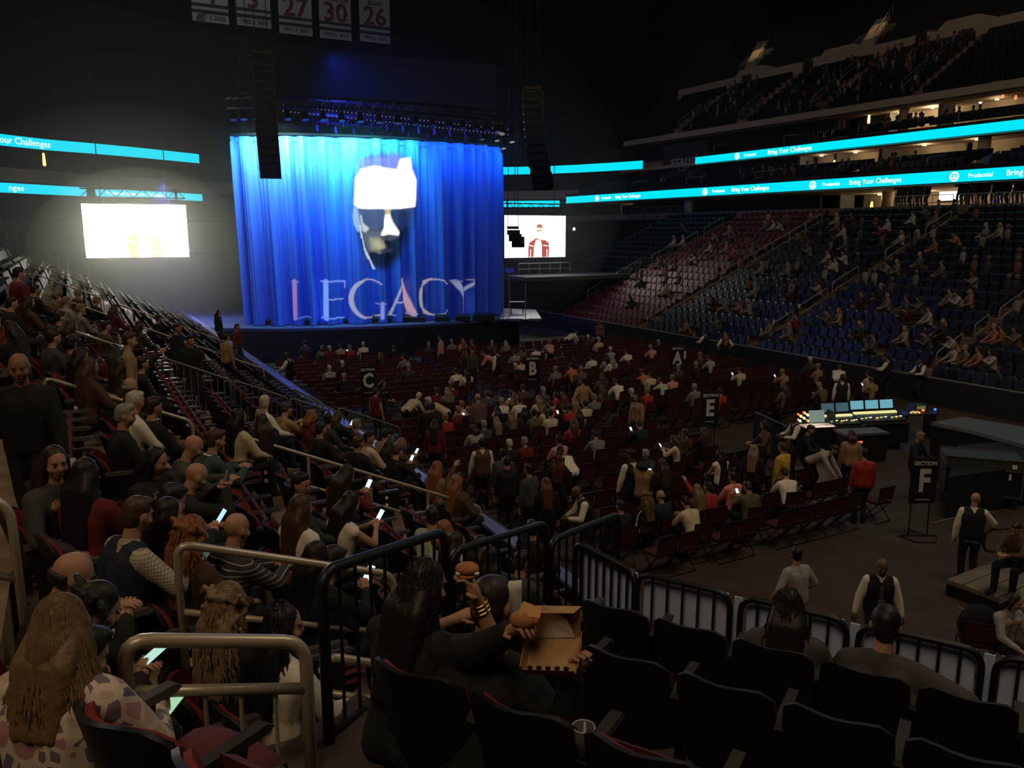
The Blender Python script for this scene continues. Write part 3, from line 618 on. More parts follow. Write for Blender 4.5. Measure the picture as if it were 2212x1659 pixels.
def truss(label, pts, h, lamps, m=M_blackm):
    r = thing('lighting_truss', label, 'truss', pts[0]); q = [p-pts[0] for p in pts]
    mb = MB()
    for dz in (0, h):
        for dy in (0, .45): mb.tube([p+ZD*dz+UD*dy for p in q], .035, 5)
    mb.build('chord', m, r); mb = MB(); n = 44
    def at(t): i = min(int(t*(len(q)-1)), len(q)-2); return q[i].lerp(q[i+1], t*(len(q)-1)-i)
    for i in range(n): mb.tube([at(i/n)+ZD*h*(i % 2), at((i+1)/n)+ZD*h*((i+1) % 2)], .02, 4)
    o = mb.build('brace', m, r); o['kind'] = 'stuff'
    for i in range(lamps):
        p = at((i+.5)/lamps); k = MB(); k.tube([p-ZD*.1, p-ZD*.22], .03, 5); k.tube([p-ZD*.22, p-ZD*.62-UD*.12], [.13, .17], 9); k.build('spot_lamp', m, r)
    return r
cp = [Vector((*curt_xy(k/16), 12.35)) for k in range(17)]
cp = [p+Vector((.18, -.75, 0)) for p in cp]
truss('curved black truss of stage lamps along the top of the curtain', cp, .45, 20)
ip = lambda a, b_, t0, t1: [ondep(a[0], a[1], t0), ondep((a[0]+b_[0])/2, (a[1]+b_[1])/2, (t0+t1)/2), ondep(b_[0], b_[1], t1)]
t1 = truss('long dark lighting truss high above the curtain', ip((520, 232), (1120, 285), 43, 47), .8, 18)
t2 = truss('second dark lighting truss just below the high one', ip((540, 250), (1105, 300), 45, 48), .5, 14)
M_dot = emis('dot_glow', (.45, .5, .9), .35)
for nm, r, a, b_, n in (('a', t1, (612, 233), (1105, 286), 60), ('b', t2, (612, 245), (1105, 297), 60)):
    mb = MB()
    for i in range(n):
        p = ondep(a[0]+(b_[0]-a[0])*i/n, a[1]+(b_[1]-a[1])*i/n-5, 42.5+4*i/n)-r.location
        mb.ell(p, (.035, .035, .035), n=5, m=4)
    o = mb.build('indicator_lamp', M_dot, r); o['kind'] = 'stuff'
p = onz(818, 305, 11.3)
p = ondep(818, 306, 41.2); k = thing('projector', 'pale box projector on top of the curtain centre', 'projector', p)
MB().box((0, 0, .1), (.42, .5, .36)).build('housing', mat('pale_case', (.4, .45, .6), .5), k); MB().box((0, 0, -.15), (.5, .4, .06)).build('mount_plate', M_blackm, k)
# cable cluster left of the stage rig
mb = MB(); q = ondep(435, 90, 46); k = thing('cable_bundle', 'sagging dark cable bundle hanging left of the banners', 'cable', q)
for i in range(4):
    mb = MB(); mb.tube([Vector((.1*i, 0, 1.5-.1*i)), Vector((-.6+.1*i, .1, .4)), Vector((-.75+.08*i, .1, -1.2)), Vector((-.45+.06*i, 0, -2.8)), Vector((-.15+.05*i, 0, -3.4))], .03, 5); mb.build('cable', M_dark, k, True)
MB().tube([(.4, 0, 1.5), (-.1, 0, 1.35)], .05, 6).build('clamp_bar', M_grey, k)
M_ban = mat('banner_cloth', (.40, .39, .38), .9, var=.06); M_bdk = mat('banner_dark', (.03, .03, .035), .9); M_brd = mat('banner_red', (.16, .02, .03), .9)
for i, (px, py, num, yr, nm) in enumerate([(456, 49, '4', '1991 // 2005', ''), (549, 58, '3', '1982 // 2005', ''), (640, 75, '27', '1991 // 2004', ''), (726, 85, '30', '1990 // 2014', 'BRODEUR'), (811, 92, '26', '1994 // 2015', 'ELIAS')]):
    wd = [80, 71, 72, 70, 68][i]; t = 60+1.6*i; p = ondep(px, py, t); n = (-UD*.8-VD*.0).normalized()
    w_ = 2.6; k = thing('jersey_banner', 'white hanging number banner, '+['leftmost of the five', 'second from the left', 'the middle one of five', 'fourth from the left', 'rightmost of the five'][i], 'banner', p, n, 'retired number banners hanging from the roof')
    bpy.context.view_layer.update()
    MB().box((0, 0, 1.75), (w_, .03, 3.5)).build('cloth', M_ban, k)
    MB().box((0, .025, .72), (w_*1.002, .02, .24)).build('dark_stripe', M_bdk, k)
    MB().box((0, .025, 1.18), (w_*1.002, .02, .22)).build('dark_stripe', M_bdk, k)
    MB().tube([(-w_/2-.1, 0, 3.5), (w_/2+.1, 0, 3.5)], .05, 6).build('batten', M_blackm, k)
    for dx in (-1, 1): MB().tube([(dx, 0, 3.5), (dx, 0, 14)], .015, 4).build('cable', M_blackm, k)
    mw = k.matrix_world
    R = Matrix.Rotation(PI, 4, 'Z') @ Matrix.Rotation(PI/2, 4, 'X')
    text(num, 1.45, M_brd, k, mw @ Matrix.Translation((0, .06, 1.95)) @ R, .006, bold=.03)
    text(yr, .30, M_bdk, k, mw @ Matrix.Translation((0, .06, .32)) @ R, .006)
    if nm: text(nm, .36, M_brd if nm[0] == 'B' else M_bdk, k, mw @ Matrix.Translation((0, .06, 3.0)) @ R, .006)
# stand-up sign on the black panel right of the end ribbon
p = onv(1478, 350, 53.4); k = thing('cloth_sign', 'black panel with pale stand UP lettering above the ribbon gap', 'sign', p, -VD); bpy.context.view_layer.update()
MB().box((0, 0, .1), (6.4, .1, 3.4)).build('panel', M_bdk, k)
R = Matrix.Rotation(PI, 4, 'Z') @ Matrix.Rotation(PI/2, 4, 'X')
text('stand', .8, M_ban, k, k.matrix_world @ Matrix.Translation((0, .06, .2)) @ R, .006, sx=1.7, bold=.02); text('UP', .6, M_ban, k, k.matrix_world @ Matrix.Translation((0, .06, -.6)) @ R, .006, sx=1.7, bold=.02)
# thin haze hanging round the stage
def haze(name, c, r, dens, col, lbl):
    o = MB().ell((0, 0, 0), r, None, 40, 24).build(name, None, None, kind='stuff'); o.matrix_world = frame(VD, UD, c) ; o['label'] = lbl
    hm = bpy.data.materials.new('stage_haze'); hm.use_nodes = True; nt = hm.node_tree; nt.nodes.clear()
    q = nt.nodes.new('ShaderNodeOutputMaterial'); v = nt.nodes.new('ShaderNodeVolumeScatter'); v.inputs['Color'].default_value = (*col, 1); v.inputs['Density'].default_value = dens; v.inputs['Anisotropy'].default_value = .25
    nt.links.new(v.outputs[0], q.inputs['Volume']); o.data.materials.append(hm)
haze('haze', W(62, 14, 13), (44, 34, 27), .0007, (.80, .9, 1), 'thin smoke haze filling the far half of the arena')
haze('haze', W(50, 12, 9), (22, 16, 13), .0022, (.85, .92, 1), 'thin smoke haze hanging round the stage')
haze('haze', W(48, 3.5, 5.5), (10, 8, 7.5), .006, (1, 1, .88), 'denser smoke drifting round the left video screen')
haze('haze', W(47.5, 3.6, 5.2), (5.6, 5, 4.6), .014, (1, 1, .88), 'densest smoke glowing just before the left video screen')
# ------------------------------------------------------------------ who is where: head tops in the photograph, turned into places on floor and stands
def seat_left(px, py, hh=1.28, slack=.2, zs=.08):
    p = onplane(px, py, 3.6+hh, -.45); v = p.dot(VD); k = min(max(round((4.95-v)/.85), 0), 14); vr = LROW[k]
    return W(p.dot(UD), vr+min(max(v-vr, -slack), slack), 1.40+.3825*k+min(max(p.z-hh-1.40-.3825*k, -zs), zs))
def seat_right(px, py, hh=1.28):
    best = None
    for k, v in enumerate(RROW):
        p = onv(px, py, v); z = .55+.36*k; e = abs(p.z-z-hh)
        if best is None or e < best[0]: best = (e, p, v, z)
    _, p, v, z = best; return W(p.dot(UD), v, z)
def on_floor(px, py, hh): p = onz(px, py, hh); p.z = 0; return p
# px, py, pose, top, hair, hair colour, extra (f: woman, v: usher with waistcoat, n: sleeveless, t: short sleeves, p: glowing phone, digits: skin), facing turn, note
FLOOR = """784,738,sit,white,short,white,,0,in the front row below the letter G
755,745,phone,red,short,fair,p,0,left of the white shirt in the front row
735,742,sit,lgrey,short,dark,,0,in the front row below the letter E
712,746,talk,dred,short,white,,0,in the front row below the letter E
697,745,sit,grey,bob,brown,f,10,at the left end of the front row
711,788,sit,lgrey,short,white,,0,alone two rows behind the front row
742,806,look,black,short,grey,,0,left of the C sign
739,778,sit,black,cap,white,,0,behind the lone grey shirt
658,735,sit,dgrey,short,dark,,0,near the left wall close to the stage
822,760,sit,black,long,brown,f,0,above the C sign
850,745,sit,black,short,brown,,0,right of the steward by the stage
873,765,talk,grey,short,dark,,0,behind the steward by the stage
882,785,sit,dgrey,short,grey,,0,right of the C sign
620,762,bent,white,short,dark,v4,-40,at the left dasher wall
815,700,bent,white,short,dark,v3,60,standing before the stage
812,838,stand,dred,short,dark,n,60,standing below the C sign
828,822,bent,black,long,dark,f,150,standing beside the C sign
950,724,stand,pink,short,dark,p,-50,standing in the aisle between C and B
925,738,sit,dgrey,short,grey,,0,left of the standing pink shirt
975,732,sit,grey,short,fair,,0,right of the standing pink shirt
999,731,sit,pink,long,ginger,f,0,behind the standing group
1020,733,talk,dred,short,brown,,0,behind the standing group
1043,758,stoop,pink,short,brown,,-60,leaning over in the aisle
1072,752,stand,white,short,dark,v3,-30,standing right of the leaning pink shirt
1020,752,stand,dgrey,short,black,,180,in the standing group with a torch
1005,757,stand,black,long,brown,f,120,in the standing group
1092,735,sit,grey,long,grey,f,0,behind the B sign
1112,755,sit,lgrey,short,dark,,0,left of the B sign near the stage
1125,747,sit,mauve,short,dark,,0,in front of the B sign
1155,748,lean,white,short,dark,,0,just above the B sign
1185,735,stoop,pink,short,brown,,20,standing above the B sign
1113,783,sit,black,short,white,,0,left of the B sign
1125,773,sit,cream,short,brown,,0,left of the B sign
1062,735,sit,dgrey,short,grey,,0,between the groups near the stage
985,794,sit,white,short,dark,,0,in the middle of the floor
1008,797,sit,white,long,black,f,0,beside the white shirt mid floor
966,836,sit,grey,long,fair,f,0,left of the mauve shirt
977,825,sit,dred,short,brown,,0,behind the fair haired woman
943,836,sit,dred,short,brown,,0,left of the fair haired woman
905,848,stoop,cream,short,white,,70,bending at the left aisle
925,858,stoop,cream,short,white,,-60,bending with a raised glove
1032,850,stand,mauve,balding,ginger,,0,standing in the crowd
1053,843,sit,dgrey,short,brown,,0,right of the mauve shirt
997,865,sit,cream,short,ginger,,0,left of the mauve shirt
990,877,sit,dred,short,fair,,0,in front of the cream shirt left of the mauve shirt
1012,878,phone,navy,short,fair,p,0,below the mauve shirt
1083,858,sit,white,short,grey,,0,right of the mauve shirt
1074,878,sit,black,long,black,f,0,behind the grey haired white shirt
1105,843,sit,pink,short,dark,,0,right of the mauve shirt further back
1112,848,phone,mauve,long,auburn,fp,0,beside the pink shirt
1130,829,sit,brown,short,brown,,0,by the foot of the B sign
1121,856,sit,white,short,brown,,0,two places right of the grey haired white shirt
1132,880,sit,dgreen,long,black,f,0,behind the two white shirts
962,892,reach,red,short,fair,p,0,with one arm raised at the left aisle
940,905,stand,dred,long,dark,f,40,standing in the left aisle
925,870,stand,black,short,dark,,30,standing by the left aisle
1045,907,sit,dgrey,short,grey,,0,left of the two long haired women
1072,900,sit,black,long,fair,f,0,left of the blonde woman
1103,888,sit,dgreen,long,blond,f,0,right of the fair haired woman
1153,883,sit,olive,short,black,,0,with a dark bag strap
1173,835,sit,dgrey,short,grey,,0,right of the B sign foot
1163,853,sit,cream,long,fair,f,0,in the row behind the B sign
1183,856,sit,lgrey,short,brown,,0,in the row behind the B sign
1190,866,phone,red,short,dark,p,0,in the row behind the B sign
1180,872,sit,cream,long,dark,f,0,behind the olive shirt
1188,884,sit,cream,short,dark,,0,right of the olive shirt
1258,815,hip,tan,short,dark,,0,standing in the aisle right of B
1215,846,sit,dred,long,auburn,fp,0,left of the standing checked shirt
1200,846,sit,red,short,brown,,0,left of the auburn hair
1283,850,sit,grey,short,fair,,0,right of the standing checked shirt
1263,864,sit,cream,short,dark,,0,below the standing checked shirt
1240,858,sit,mauve,long,fair,f,0,below the standing checked shirt
1230,872,sit,red,short,dark,,0,left of the cream shirt below the checked shirt
1218,873,phone,black,short,dark,p,0,behind the auburn hair
1250,884,sit,grey,long,dark,f,0,below the cream shirt
1237,905,sit,red,long,brown,f,0,below the grey top
1330,818,lean,white,short,dark,,0,mid floor between B and E
1303,832,sit,mauve,long,brown,f,0,left of the white shirt between B and E
1300,805,sit,mauve,long,brown,f,0,behind the white shirt between B and E
1255,790,sit,mauve,short,fair,,0,above the standing checked shirt
1232,785,lean,orange,short,dark,,0,right of the B sign
1200,790,sit,grey,short,fair,,0,right of the B sign
1352,755,lean,white,short,brown,,0,left of the A sign
1293,728,sit,cream,cap,white,,0,near the stage left of A
1318,748,sit,lgrey,short,white,,0,behind the cream cap
1310,765,sit,lgrey,long,dark,f,0,mid front section
1278,765,sit,white,short,black,,0,mid front section
1322,770,sit,white,long,grey,f,0,left of the white shirt near A
1245,712,stoop,white,short,black,,90,by the right stage stairs
1297,690,stand,mauve,long,brown,f,180,standing by the right stage stairs
1270,722,sit,dgrey,short,white,,0,by the right stage stairs
1425,815,lean,mint,short,brown,,0,left of the E sign
1452,808,sit,pink,short,ginger,,0,behind the E sign
1387,797,lean,orange,short,brown,,0,below the A sign
1405,802,sit,cream,short,dark,,0,below the A sign
1398,836,sit,red,short,fair,,0,between the orange top and the E sign
1364,838,sit,black,cap,cream,,0,left of the red shirt near E
1465,785,sit,dgrey,short,grey,,0,just below the A sign
1405,745,lean,pink,short,grey,,0,left of the A sign
1470,747,stoop,cream,cap,white,,30,behind the A sign
1422,733,sit,black,short,grey,,0,above the A sign
1375,850,stand,tan,long,dark,f,-100,standing in the cross aisle left of E
1500,828,sit,grey,short,grey,,0,just above the E sign
1556,838,sit,red,short,dark,,0,right of the E sign
1597,793,phone,cream,short,dark,p,0,behind the red shirt by E
1512,760,sit,brown,short,fair,,0,right of the A sign
1530,768,lean,lgrey,short,dark,,0,right of the A sign
1503,780,sit,black,short,grey,,0,below the right of the A sign
1690,797,phone,tan,short,fair,p,0,left of the mixing desks
1695,828,sit,mauve,long,brown,f,0,left of the mixing desks
1750,770,sit,dgrey,short,white,,0,behind the mixing desks
1767,785,sit,tan,cap,fair,,0,behind the mixing desks
1770,826,lean,olive,short,grey,,0,behind the left mixing desk
1820,808,stand,white,short,dark,v3,40,standing behind the two screen desk
1815,788,stoop,white,short,brown,,60,behind the standing steward at the desks
1876,800,sit,cream,short,dark,,0,behind the three screen desk
1882,815,phone,tan,short,brown,p,0,behind the three screen desk
1520,712,bent,white,short,black,v3,-20,standing at the foot of the right bank
1567,718,hip,white,long,ginger,v0,30,standing right of the steward at the right bank foot
1915,765,bent,white,short,black,v3,-20,standing right of the desks by the bank
1988,772,bent,white,short,black,v3,-70,by the stair rail right of the desks
1100,948,sit,black,short,white,,0,right of the steward in the dark waistcoat
1133,943,sit,dred,short,grey,,0,two places right of the steward in the dark waistcoat
1207,940,sit,pink,short,black,,0,behind the bending cream shirt
1025,915,sit,lgrey,bob,dark,f,0,behind the steward in the dark waistcoat
1210,965,stoop,white,short,black,,0,bending behind the man in the black suit
1430,990,stand,black,long,brown,f,0,right of the woman in tan
1395,970,sit,dgrey,short,grey,,0,beyond the tall steward
1380,908,phone,navy,short,black,p,0,mid floor above the tall steward
1285,930,lean,grey,cap,black,,10,mid floor below the checked standing man
1455,940,phone,cream,long,brown,fp,-30,below the E sign
1472,935,sit,black,long,brown,f,0,right of the cream top below E
1520,922,sit,black,long,brown,f,0,below the E sign
1480,925,sit,dred,short,brown,,0,below the E sign left
1555,970,sit,white,long,black,fn,0,below right of the E sign
1530,1040,reach,red,short,dark,,0,in the second row from the floor edge
1582,1018,sit,coral,short,dark,,0,in the second row from the floor edge
1615,1040,phone,olive,short,brown,p,10,right of the coral shirt
1695,1012,lean,white,cap,dark,,20,hunched at the row end
1630,960,stand,black,long,fair,f,60,standing in the rear cross aisle
1650,908,bent,brown,bob,dark,f,-60,standing in profile near the barrier
1715,893,bent,white,short,black,v4,-60,standing with a white cup near the barrier
1752,918,bent,black,short,dark,,150,facing the camera near the barrier
1840,928,stand,tan,bob,brown,f,30,standing below the desks
1803,962,stoop,lgrey,short,dark,,160,leaning over the chair backs
1868,968,stand,red,short,dark,,30,beside the tan shirt below the desks
1690,955,stand,yellow,short,brown,,-10,behind the steward with the cup
1990,933,bent,black,short,fair,,170,facing the camera behind the F sign
1095,985,stand,black,short,dark,,20,standing in a dark coat by the left aisle
1140,1002,stand,dgrey,short,dark,,-20,standing in a dark hooded coat
1180,1030,stand,black,long,auburn,f,20,with long auburn hair at the rear aisle
1340,1080,sit,black,short,dark,,0,at the left end of the last chair row
1427,1058,sit,navy,balding,fair,,0,right of the woman with a white pouch
1480,1073,lean,cream,short,black,,0,in the last occupied row
1505,1045,sit,brown,long,fair,f,0,left of the red jacket
"""
LEFT = """35,702,sit,black,long,dark,f,-120,behind the man walking up
110,712,sit,dgrey,short,dark,,0,near the left edge high up
168,752,sit,brown,long,black,fn,0,beside the brown coat
148,725,talk,brown,cap,black,,0,in a big coat with cream hood
238,742,sit,dred,long,dark,f,-60,facing the camera
272,715,stand,tan,short,brown,,30,standing on the steps
300,770,reach,black,short,dark,,20,stretching an arm out
378,688,stand,black,short,dark,,60,standing near the stage end
408,712,stand,black,short,dark,,90,standing near the stage end
486,712,stand,tan,short,dark,,0,by the dasher wall near the stage
510,705,stand,dred,short,dark,,60,by the dasher wall near the stage
525,700,stand,black,long,dark,f,60,by the dasher wall near the stage
385,735,sit,olive,short,brown,,10,below the standing pair
258,812,talk,black,balding,grey,,20,beyond the white haired man
258,838,sit,white,short,white,,10,in a pale shirt
222,790,sit,brown,long,brown,f,0,left of the pale shirts
240,770,sit,dgrey,long,dark,f,0,below the woman facing the camera
325,858,sit,black,short,dark,,0,right of the white haired man
100,700,sit,black,short,dark,,0,high on the bank
150,690,sit,black,bob,brown,f,0,high on the bank
185,665,sit,grey,short,fair,,0,high on the bank
125,672,sit,dgrey,short,dark,,0,high on the bank
215,690,sit,brown,short,dark,,0,high on the bank
245,660,sit,dred,long,brown,f,0,high on the bank
110,615,sit,tan,bob,fair,f,0,high on the bank near the rail
75,620,sit,black,short,dark,,0,high on the bank near the rail
140,640,sit,lgrey,short,fair,,0,high on the bank near the rail
35,585,stand,dred,short,black,,0,standing at the top of the bank
20,640,sit,black,short,dark,,0,at the left edge of the bank
62,645,sit,brown,long,dark,f,0,at the left edge of the bank
175,630,sit,brown,short,grey,,0,far up the bank
205,640,sit,black,short,fair,,0,far up the bank
290,690,sit,dgrey,long,dark,f,0,far up the bank
340,680,sit,black,short,dark,,0,far up the bank
590,868,talk,white,cap,white,,10,beside the barrier
612,872,phone,tan,short,brown,,0,right of the white cap
562,885,sit,black,short,fair,,-60,in a dark shirt with a white number
540,888,sit,black,long,dark,f,-70,turning towards the dark shirt
512,890,sit,cream,long,black,f,0,below the armrests
676,892,sit,dred,bob,ginger,f,10,behind the silver barrier
706,893,talk,dgreen,short,black,,10,right of the ginger hair
742,900,phone,black,long,brown,fp,0,beside the vertical post
768,905,sit,brown,short,fair,,0,right of the vertical post
690,912,sit,black,short,dark,,0,behind the ginger hair
802,940,look,cream,short,black,,10,in a pale jacket with glasses
772,942,sit,black,short,brown,,0,left of the pale jacket
820,945,sit,dred,long,dark,f,0,right of the pale jacket
845,962,phone,black,short,brown,p,0,right of the dark red top
905,968,phone,brown,bob,ginger,fp,10,at the front row
934,968,phone,tan,cap,black,,10,at the front row
985,1030,sit,brown,long,ginger,f,10,with long ginger hair
975,1012,sit,tan,long,ginger,f,0,behind the long ginger hair
1005,1035,reach,brown,short,dark,,0,leaning along the rail
655,1033,look,dgreen,short,black,,30,in profile
645,1070,sit,white,long,brown,fn,0,left of the white tank top
705,1060,phone,white,long,black,fnp,10,with bare shoulders
738,1015,phone,dred,long,dark,fp,0,holding a phone torch
932,1095,talk,mint,short,dark,,0,in a patterned shirt
957,1125,talk,mint,bob,ginger,f,20,right of the patterned shirt
1060,1186,talk,black,long,black,f,-30,smiling behind the black rails
1036,1165,sit,white,long,dark,f,0,behind the black rails
1098,1186,sit,dgrey,short,dark,,0,right of the smiling woman
980,1150,sit,black,long,dark,f,20,in profile behind the black rails
1183,1142,talk,black,short,black,,0,face lit behind the second black rail
640,1165,sit,black,long,black,f,0,below the white tank top
700,1190,phone,black,short,dark,p,0,below the white tank top with a blue phone
"""
RIGHT = """1481,476,grey 1457,513,white 1477,506,white 1423,551,lgrey 1503,542,white 1536,522,white 1551,496,lgrey 1577,485,lgrey 1571,525,pink 1587,533,red 1590,500,grey 1673,472,white 1692,475,cream 1753,462,mauve 1647,570,lgrey 1633,555,grey 1751,527,lgrey 1791,536,white 1808,551,white 1704,567,lgrey 1444,610,pink 1435,612,white 1544,635,dred 1569,637,lgrey 1605,643,pink 1620,643,cream 1632,617,lgrey 1711,620,dred 1772,606,cream 1721,688,red 1800,660,grey 1814,665,cream 1707,705,lgrey 1664,697,lgrey 1556,677,grey 1485,698,cream 1492,701,tan 1809,462,cream 1811,478,tan 1824,485,white 1845,458,mauve 1920,474,white 1912,487,red 1949,502,white 1828,507,grey 1974,457,white 2002,449,grey 2024,458,tan 2075,492,pink 2162,487,cream 2133,478,lgrey 2022,508,tan 1828,545,white 1807,551,white 1927,557,lgrey 1940,557,lgrey 1989,552,grey 2037,565,grey 2110,584,lgrey 2054,626,lgrey 2080,630,white 2097,632,pink 1920,630,lgrey 1961,630,grey 1992,646,grey 2009,665,white 1968,667,dred 1957,705,cream 2151,701,coral 2166,697,orange 2202,708,tan 1863,637,dred 2069,723,white 2063,748,white 2088,755,tan 2117,745,pink 2150,748,white 1655,480,grey 1735,500,grey 1860,690,dgrey 1905,620,dgrey 1385,600,dgrey 1365,640,dgrey 1890,710,grey 2012,720,grey 2040,690,dgrey"""
ORD = ['first', 'second', 'third', 'fourth', 'fifth', 'sixth', 'seventh', 'eighth', 'ninth', 'tenth', 'eleventh', 'twelfth', 'thirteenth', 'fourteenth', 'fifteenth', 'sixteenth', 'seventeenth', 'eighteenth', 'nineteenth', 'twentieth']
# ------------------------------------------------------------------ people
M_skin = mat('skin', 'obj', .55, var=.06, scale=9); M_cloth = mat('cloth', 'obj', .85, var=.12, scale=14, bump=.25); M_hair = mat('hair', 'obj', .5, var=.35, scale=40, bump=.5)
M_eye = mat('eye_dark', (.02, .015, .012), .3); M_lip = mat('lip', (.20, .06, .05), .5); M_shoe = mat('shoe_dark', (.02, .018, .016), .5)
V3 = lambda *a: Vector(a)
def remesh(mb, vox, smooth=2, name='m'):
    me = mb.mesh(name); o = bpy.data.objects.new('t', me); COL.objects.link(o)
    r = o.modifiers.new('r', 'REMESH'); r.mode = 'VOXEL'; r.voxel_size = vox
    if smooth: s = o.modifiers.new('s', 'SMOOTH'); s.factor = .5; s.iterations = smooth
    dg = bpy.context.evaluated_depsgraph_get(); ev = o.evaluated_get(dg)
    out = bpy.data.meshes.new_from_object(ev); bpy.data.objects.remove(o); bpy.data.meshes.remove(me)
    out.polygons.foreach_set('use_smooth', [True]*len(out.polygons)); out.name = name; return out
def ik(a, c, l1, l2, pole):
    d = c-a; L = max(min(d.length, (l1+l2)*.995), abs(l1-l2)*1.05); t = d.normalized()
    x = (l1*l1-l2*l2+L*L)/(2*L); h = math.sqrt(max(l1*l1-x*x, 0)); p = pole-t*pole.dot(t); p = p.normalized() if p.length > 1e-5 else t.orthogonal().normalized()
    return a+t*x+p*h, a+t*L
POSE = dict(
 sit=dict(hz=.50, lean=4, armL=(-.14, .36, .62), armR=(.14, .36, .62), head=(8, 0)),
 lean=dict(hz=.50, lean=28, armL=(-.07, .52, .78), armR=(.07, .52, .78), head=(22, 0)),
 phone=dict(hz=.50, lean=10, armL=(-.06, .42, .88), armR=(.05, .42, .88), head=(24, 0)),
 talk=dict(hz=.50, lean=6, armL=(-.2, .34, .62), armR=(.2, .36, .64), head=(4, 48)),
 look=dict(hz=.50, lean=4, armL=(-.16, .36, .62), armR=(.16, .36, .62), head=(4, -46)),
 reach=dict(hz=.50, lean=8, armL=(-.34, .40, 1.30), armR=(.16, .36, .64), head=(0, 15)),
 stand=dict(hz=.93, lean=2, armL=(-.25, .06, .80), armR=(.25, .06, .80), head=(8, 0)),
 bent=dict(hz=.93, lean=4, armL=(-.14, .34, 1.12), armR=(.12, .36, 1.14), head=(16, 0)),
 hip=dict(hz=.93, lean=4, armL=(-.28, .10, .98), armR=(.27, .16, 1.0), head=(4, 30)),
 stoop=dict(hz=.90, lean=62, armL=(-.16, .72, .62), armR=(.16, .72, .62), head=(10, 0)),
 walk=dict(hz=.92, lean=6, armL=(-.27, .20, .84), armR=(.27, -.12, .82), head=(6, 10), feet=((-.09, .22), (.09, -.24))))
def joints(ps):
    p = dict(POSE[ps] if isinstance(ps, str) else {**POSE[ps['base']], **ps}); s = p.get('s', 1.0); J = {}
    hz = p['hz']*(s if p['hz'] > .7 else 1); ln = math.radians(p['lean']); sd = math.radians(p.get('side', 0))
    hip = V3(0, p.get('hy', -.02), hz); up = V3(math.sin(sd), math.sin(ln), math.cos(ln)*math.cos(sd)).normalized(); tw = math.radians(p.get('twist', 0))
    ax = V3(math.cos(tw), math.sin(tw), 0); ax = (ax-up*ax.dot(up)).normalized(); fw = up.cross(ax)
    up2 = (up+ZD*.25*math.sin(ln)+fw*.06).normalized()
    J['hip'] = hip; J['up'] = up; J['ax'] = ax; J['fw'] = fw; J['waist'] = hip+up*.2*s; J['chest'] = hip+up*.38*s; nb = hip+up*.52*s; J['nb'] = nb
    J['shL'] = nb-up*.06*s-ax*.175*s*p.get('sw', 1); J['shR'] = nb-up*.06*s+ax*.175*s*p.get('sw', 1)
    hp, hy = math.radians(p['head'][0]), math.radians(p['head'][1]); rl = math.radians(p.get('roll', 0))
    Rz = Matrix.Rotation(tw+hy, 3, 'Z'); R = Rz @ Matrix.Rotation(rl, 3, 'Y') @ Matrix.Rotation(-hp-ln*.35, 3, 'X'); J['R'] = R
    J['neck'] = nb+(up2*.6+R @ V3(0, 0, 1)*.4).normalized()*.085*s; J['head'] = J['neck']+R @ V3(0, .018, .105)*s; J['s'] = s
    for sd_, sg in (('L', -1), ('R', 1)):
        t = V3(*p['arm'+sd_]); t = V3(t.x, t.y, t.z*(s if p['hz'] > .7 else 1)); pol = V3(*p.get('pole'+sd_, (sg*.8, -.5, -.6)))
        J['el'+sd_], J['wr'+sd_] = ik(J['sh'+sd_], t, .29*s, .25*s, pol)
        hj = hip+ax*.095*sg*s-up*.02; J['hj'+sd_] = hj
        if hz < .7: f = V3(.13*sg, .40+.04*sg, .09); pol = V3(sg*.12, .6, 1)
        else:
            fx, fy = p.get('feet', ((-.10, 0), (.10, .03)))[0 if sg < 0 else 1]; f = V3(fx, fy, .09); pol = V3(0, 1, .1)
        J['kn'+sd_], J['an'+sd_] = ik(hj, f, .44*s, .43*s, pol); J['toe'+sd_] = V3(J['an'+sd_].x+.03*sg, J['an'+sd_].y+.17, .045)
    J['p'] = p; return J
def hand(mb, w_, el, sg, s=1., grip=.6, n=5):      # palm, four fingers of unequal length, thumb from the side
    d = (w_-el).normalized(); side = d.cross(ZD); side = side.normalized() if side.length > .1 else V3(1, 0, 0); side *= -sg
    dn = d.cross(side).normalized(); dn = dn if dn.z < 0 else -dn
    c = w_+d*.045*s
    mb.cap(w_-side*.012, .024*s, c+d*.03*s-side*.016, .026*s, 6, 2); mb.cap(w_+side*.012, .024*s, c+d*.03*s+side*.018, .025*s, 6, 2)
    for k, L in enumerate((.066, .076, .072, .056)):
        b_ = w_+d*.088*s+side*(.030-.020*k)*s; d1 = (d+dn*grip*.7).normalized(); d2 = (d*(1-grip)+dn*grip*1.5).normalized()
        m_ = b_+d1*L*.55*s; e = m_+d2*L*.5*s
        mb.tube([b_-d*.02*s, b_, m_, e], [.0095*s, .0095*s, .0085*s, .0065*s], n)
    t0 = w_+d*.03*s+side*.03*s; t1 = t0+(d*.5+side*.7+dn*.3).normalized()*.035*s; t2 = t1+(d*.9+dn*.5).normalized()*.032*s
    mb.tube([t0-side*.012*s, t0, t1, t2], [.012*s, .012*s, .0105*s, .008*s], n)
def head_blobs(mb, J, fem=False):
    R = J['R']; h = J['head']; s = J['s']
    e = lambda c, r: mb.ell(h+R @ (V3(*c)*s), [a*s for a in r], R, 14, 10)
    e((0, -.012, .028), (.076, .095, .088)); e((0, .022, -.035), (.060 if fem else .065, .068, .082)); e((0, .055, -.085), (.033, .030, .026))
    mb.cap(h+R @ (V3(0, .082, .005)*s), .010*s, h+R @ (V3(0, .104, -.034)*s), .014*s, 7, 2)
    for sg in (-1, 1):
        e((.077*sg, -.008, -.012), (.012, .022, .032)); e((.045*sg, .055, -.03), (.026, .028, .026)); e((.028*sg, .074, .028), (.026, .012, .010))
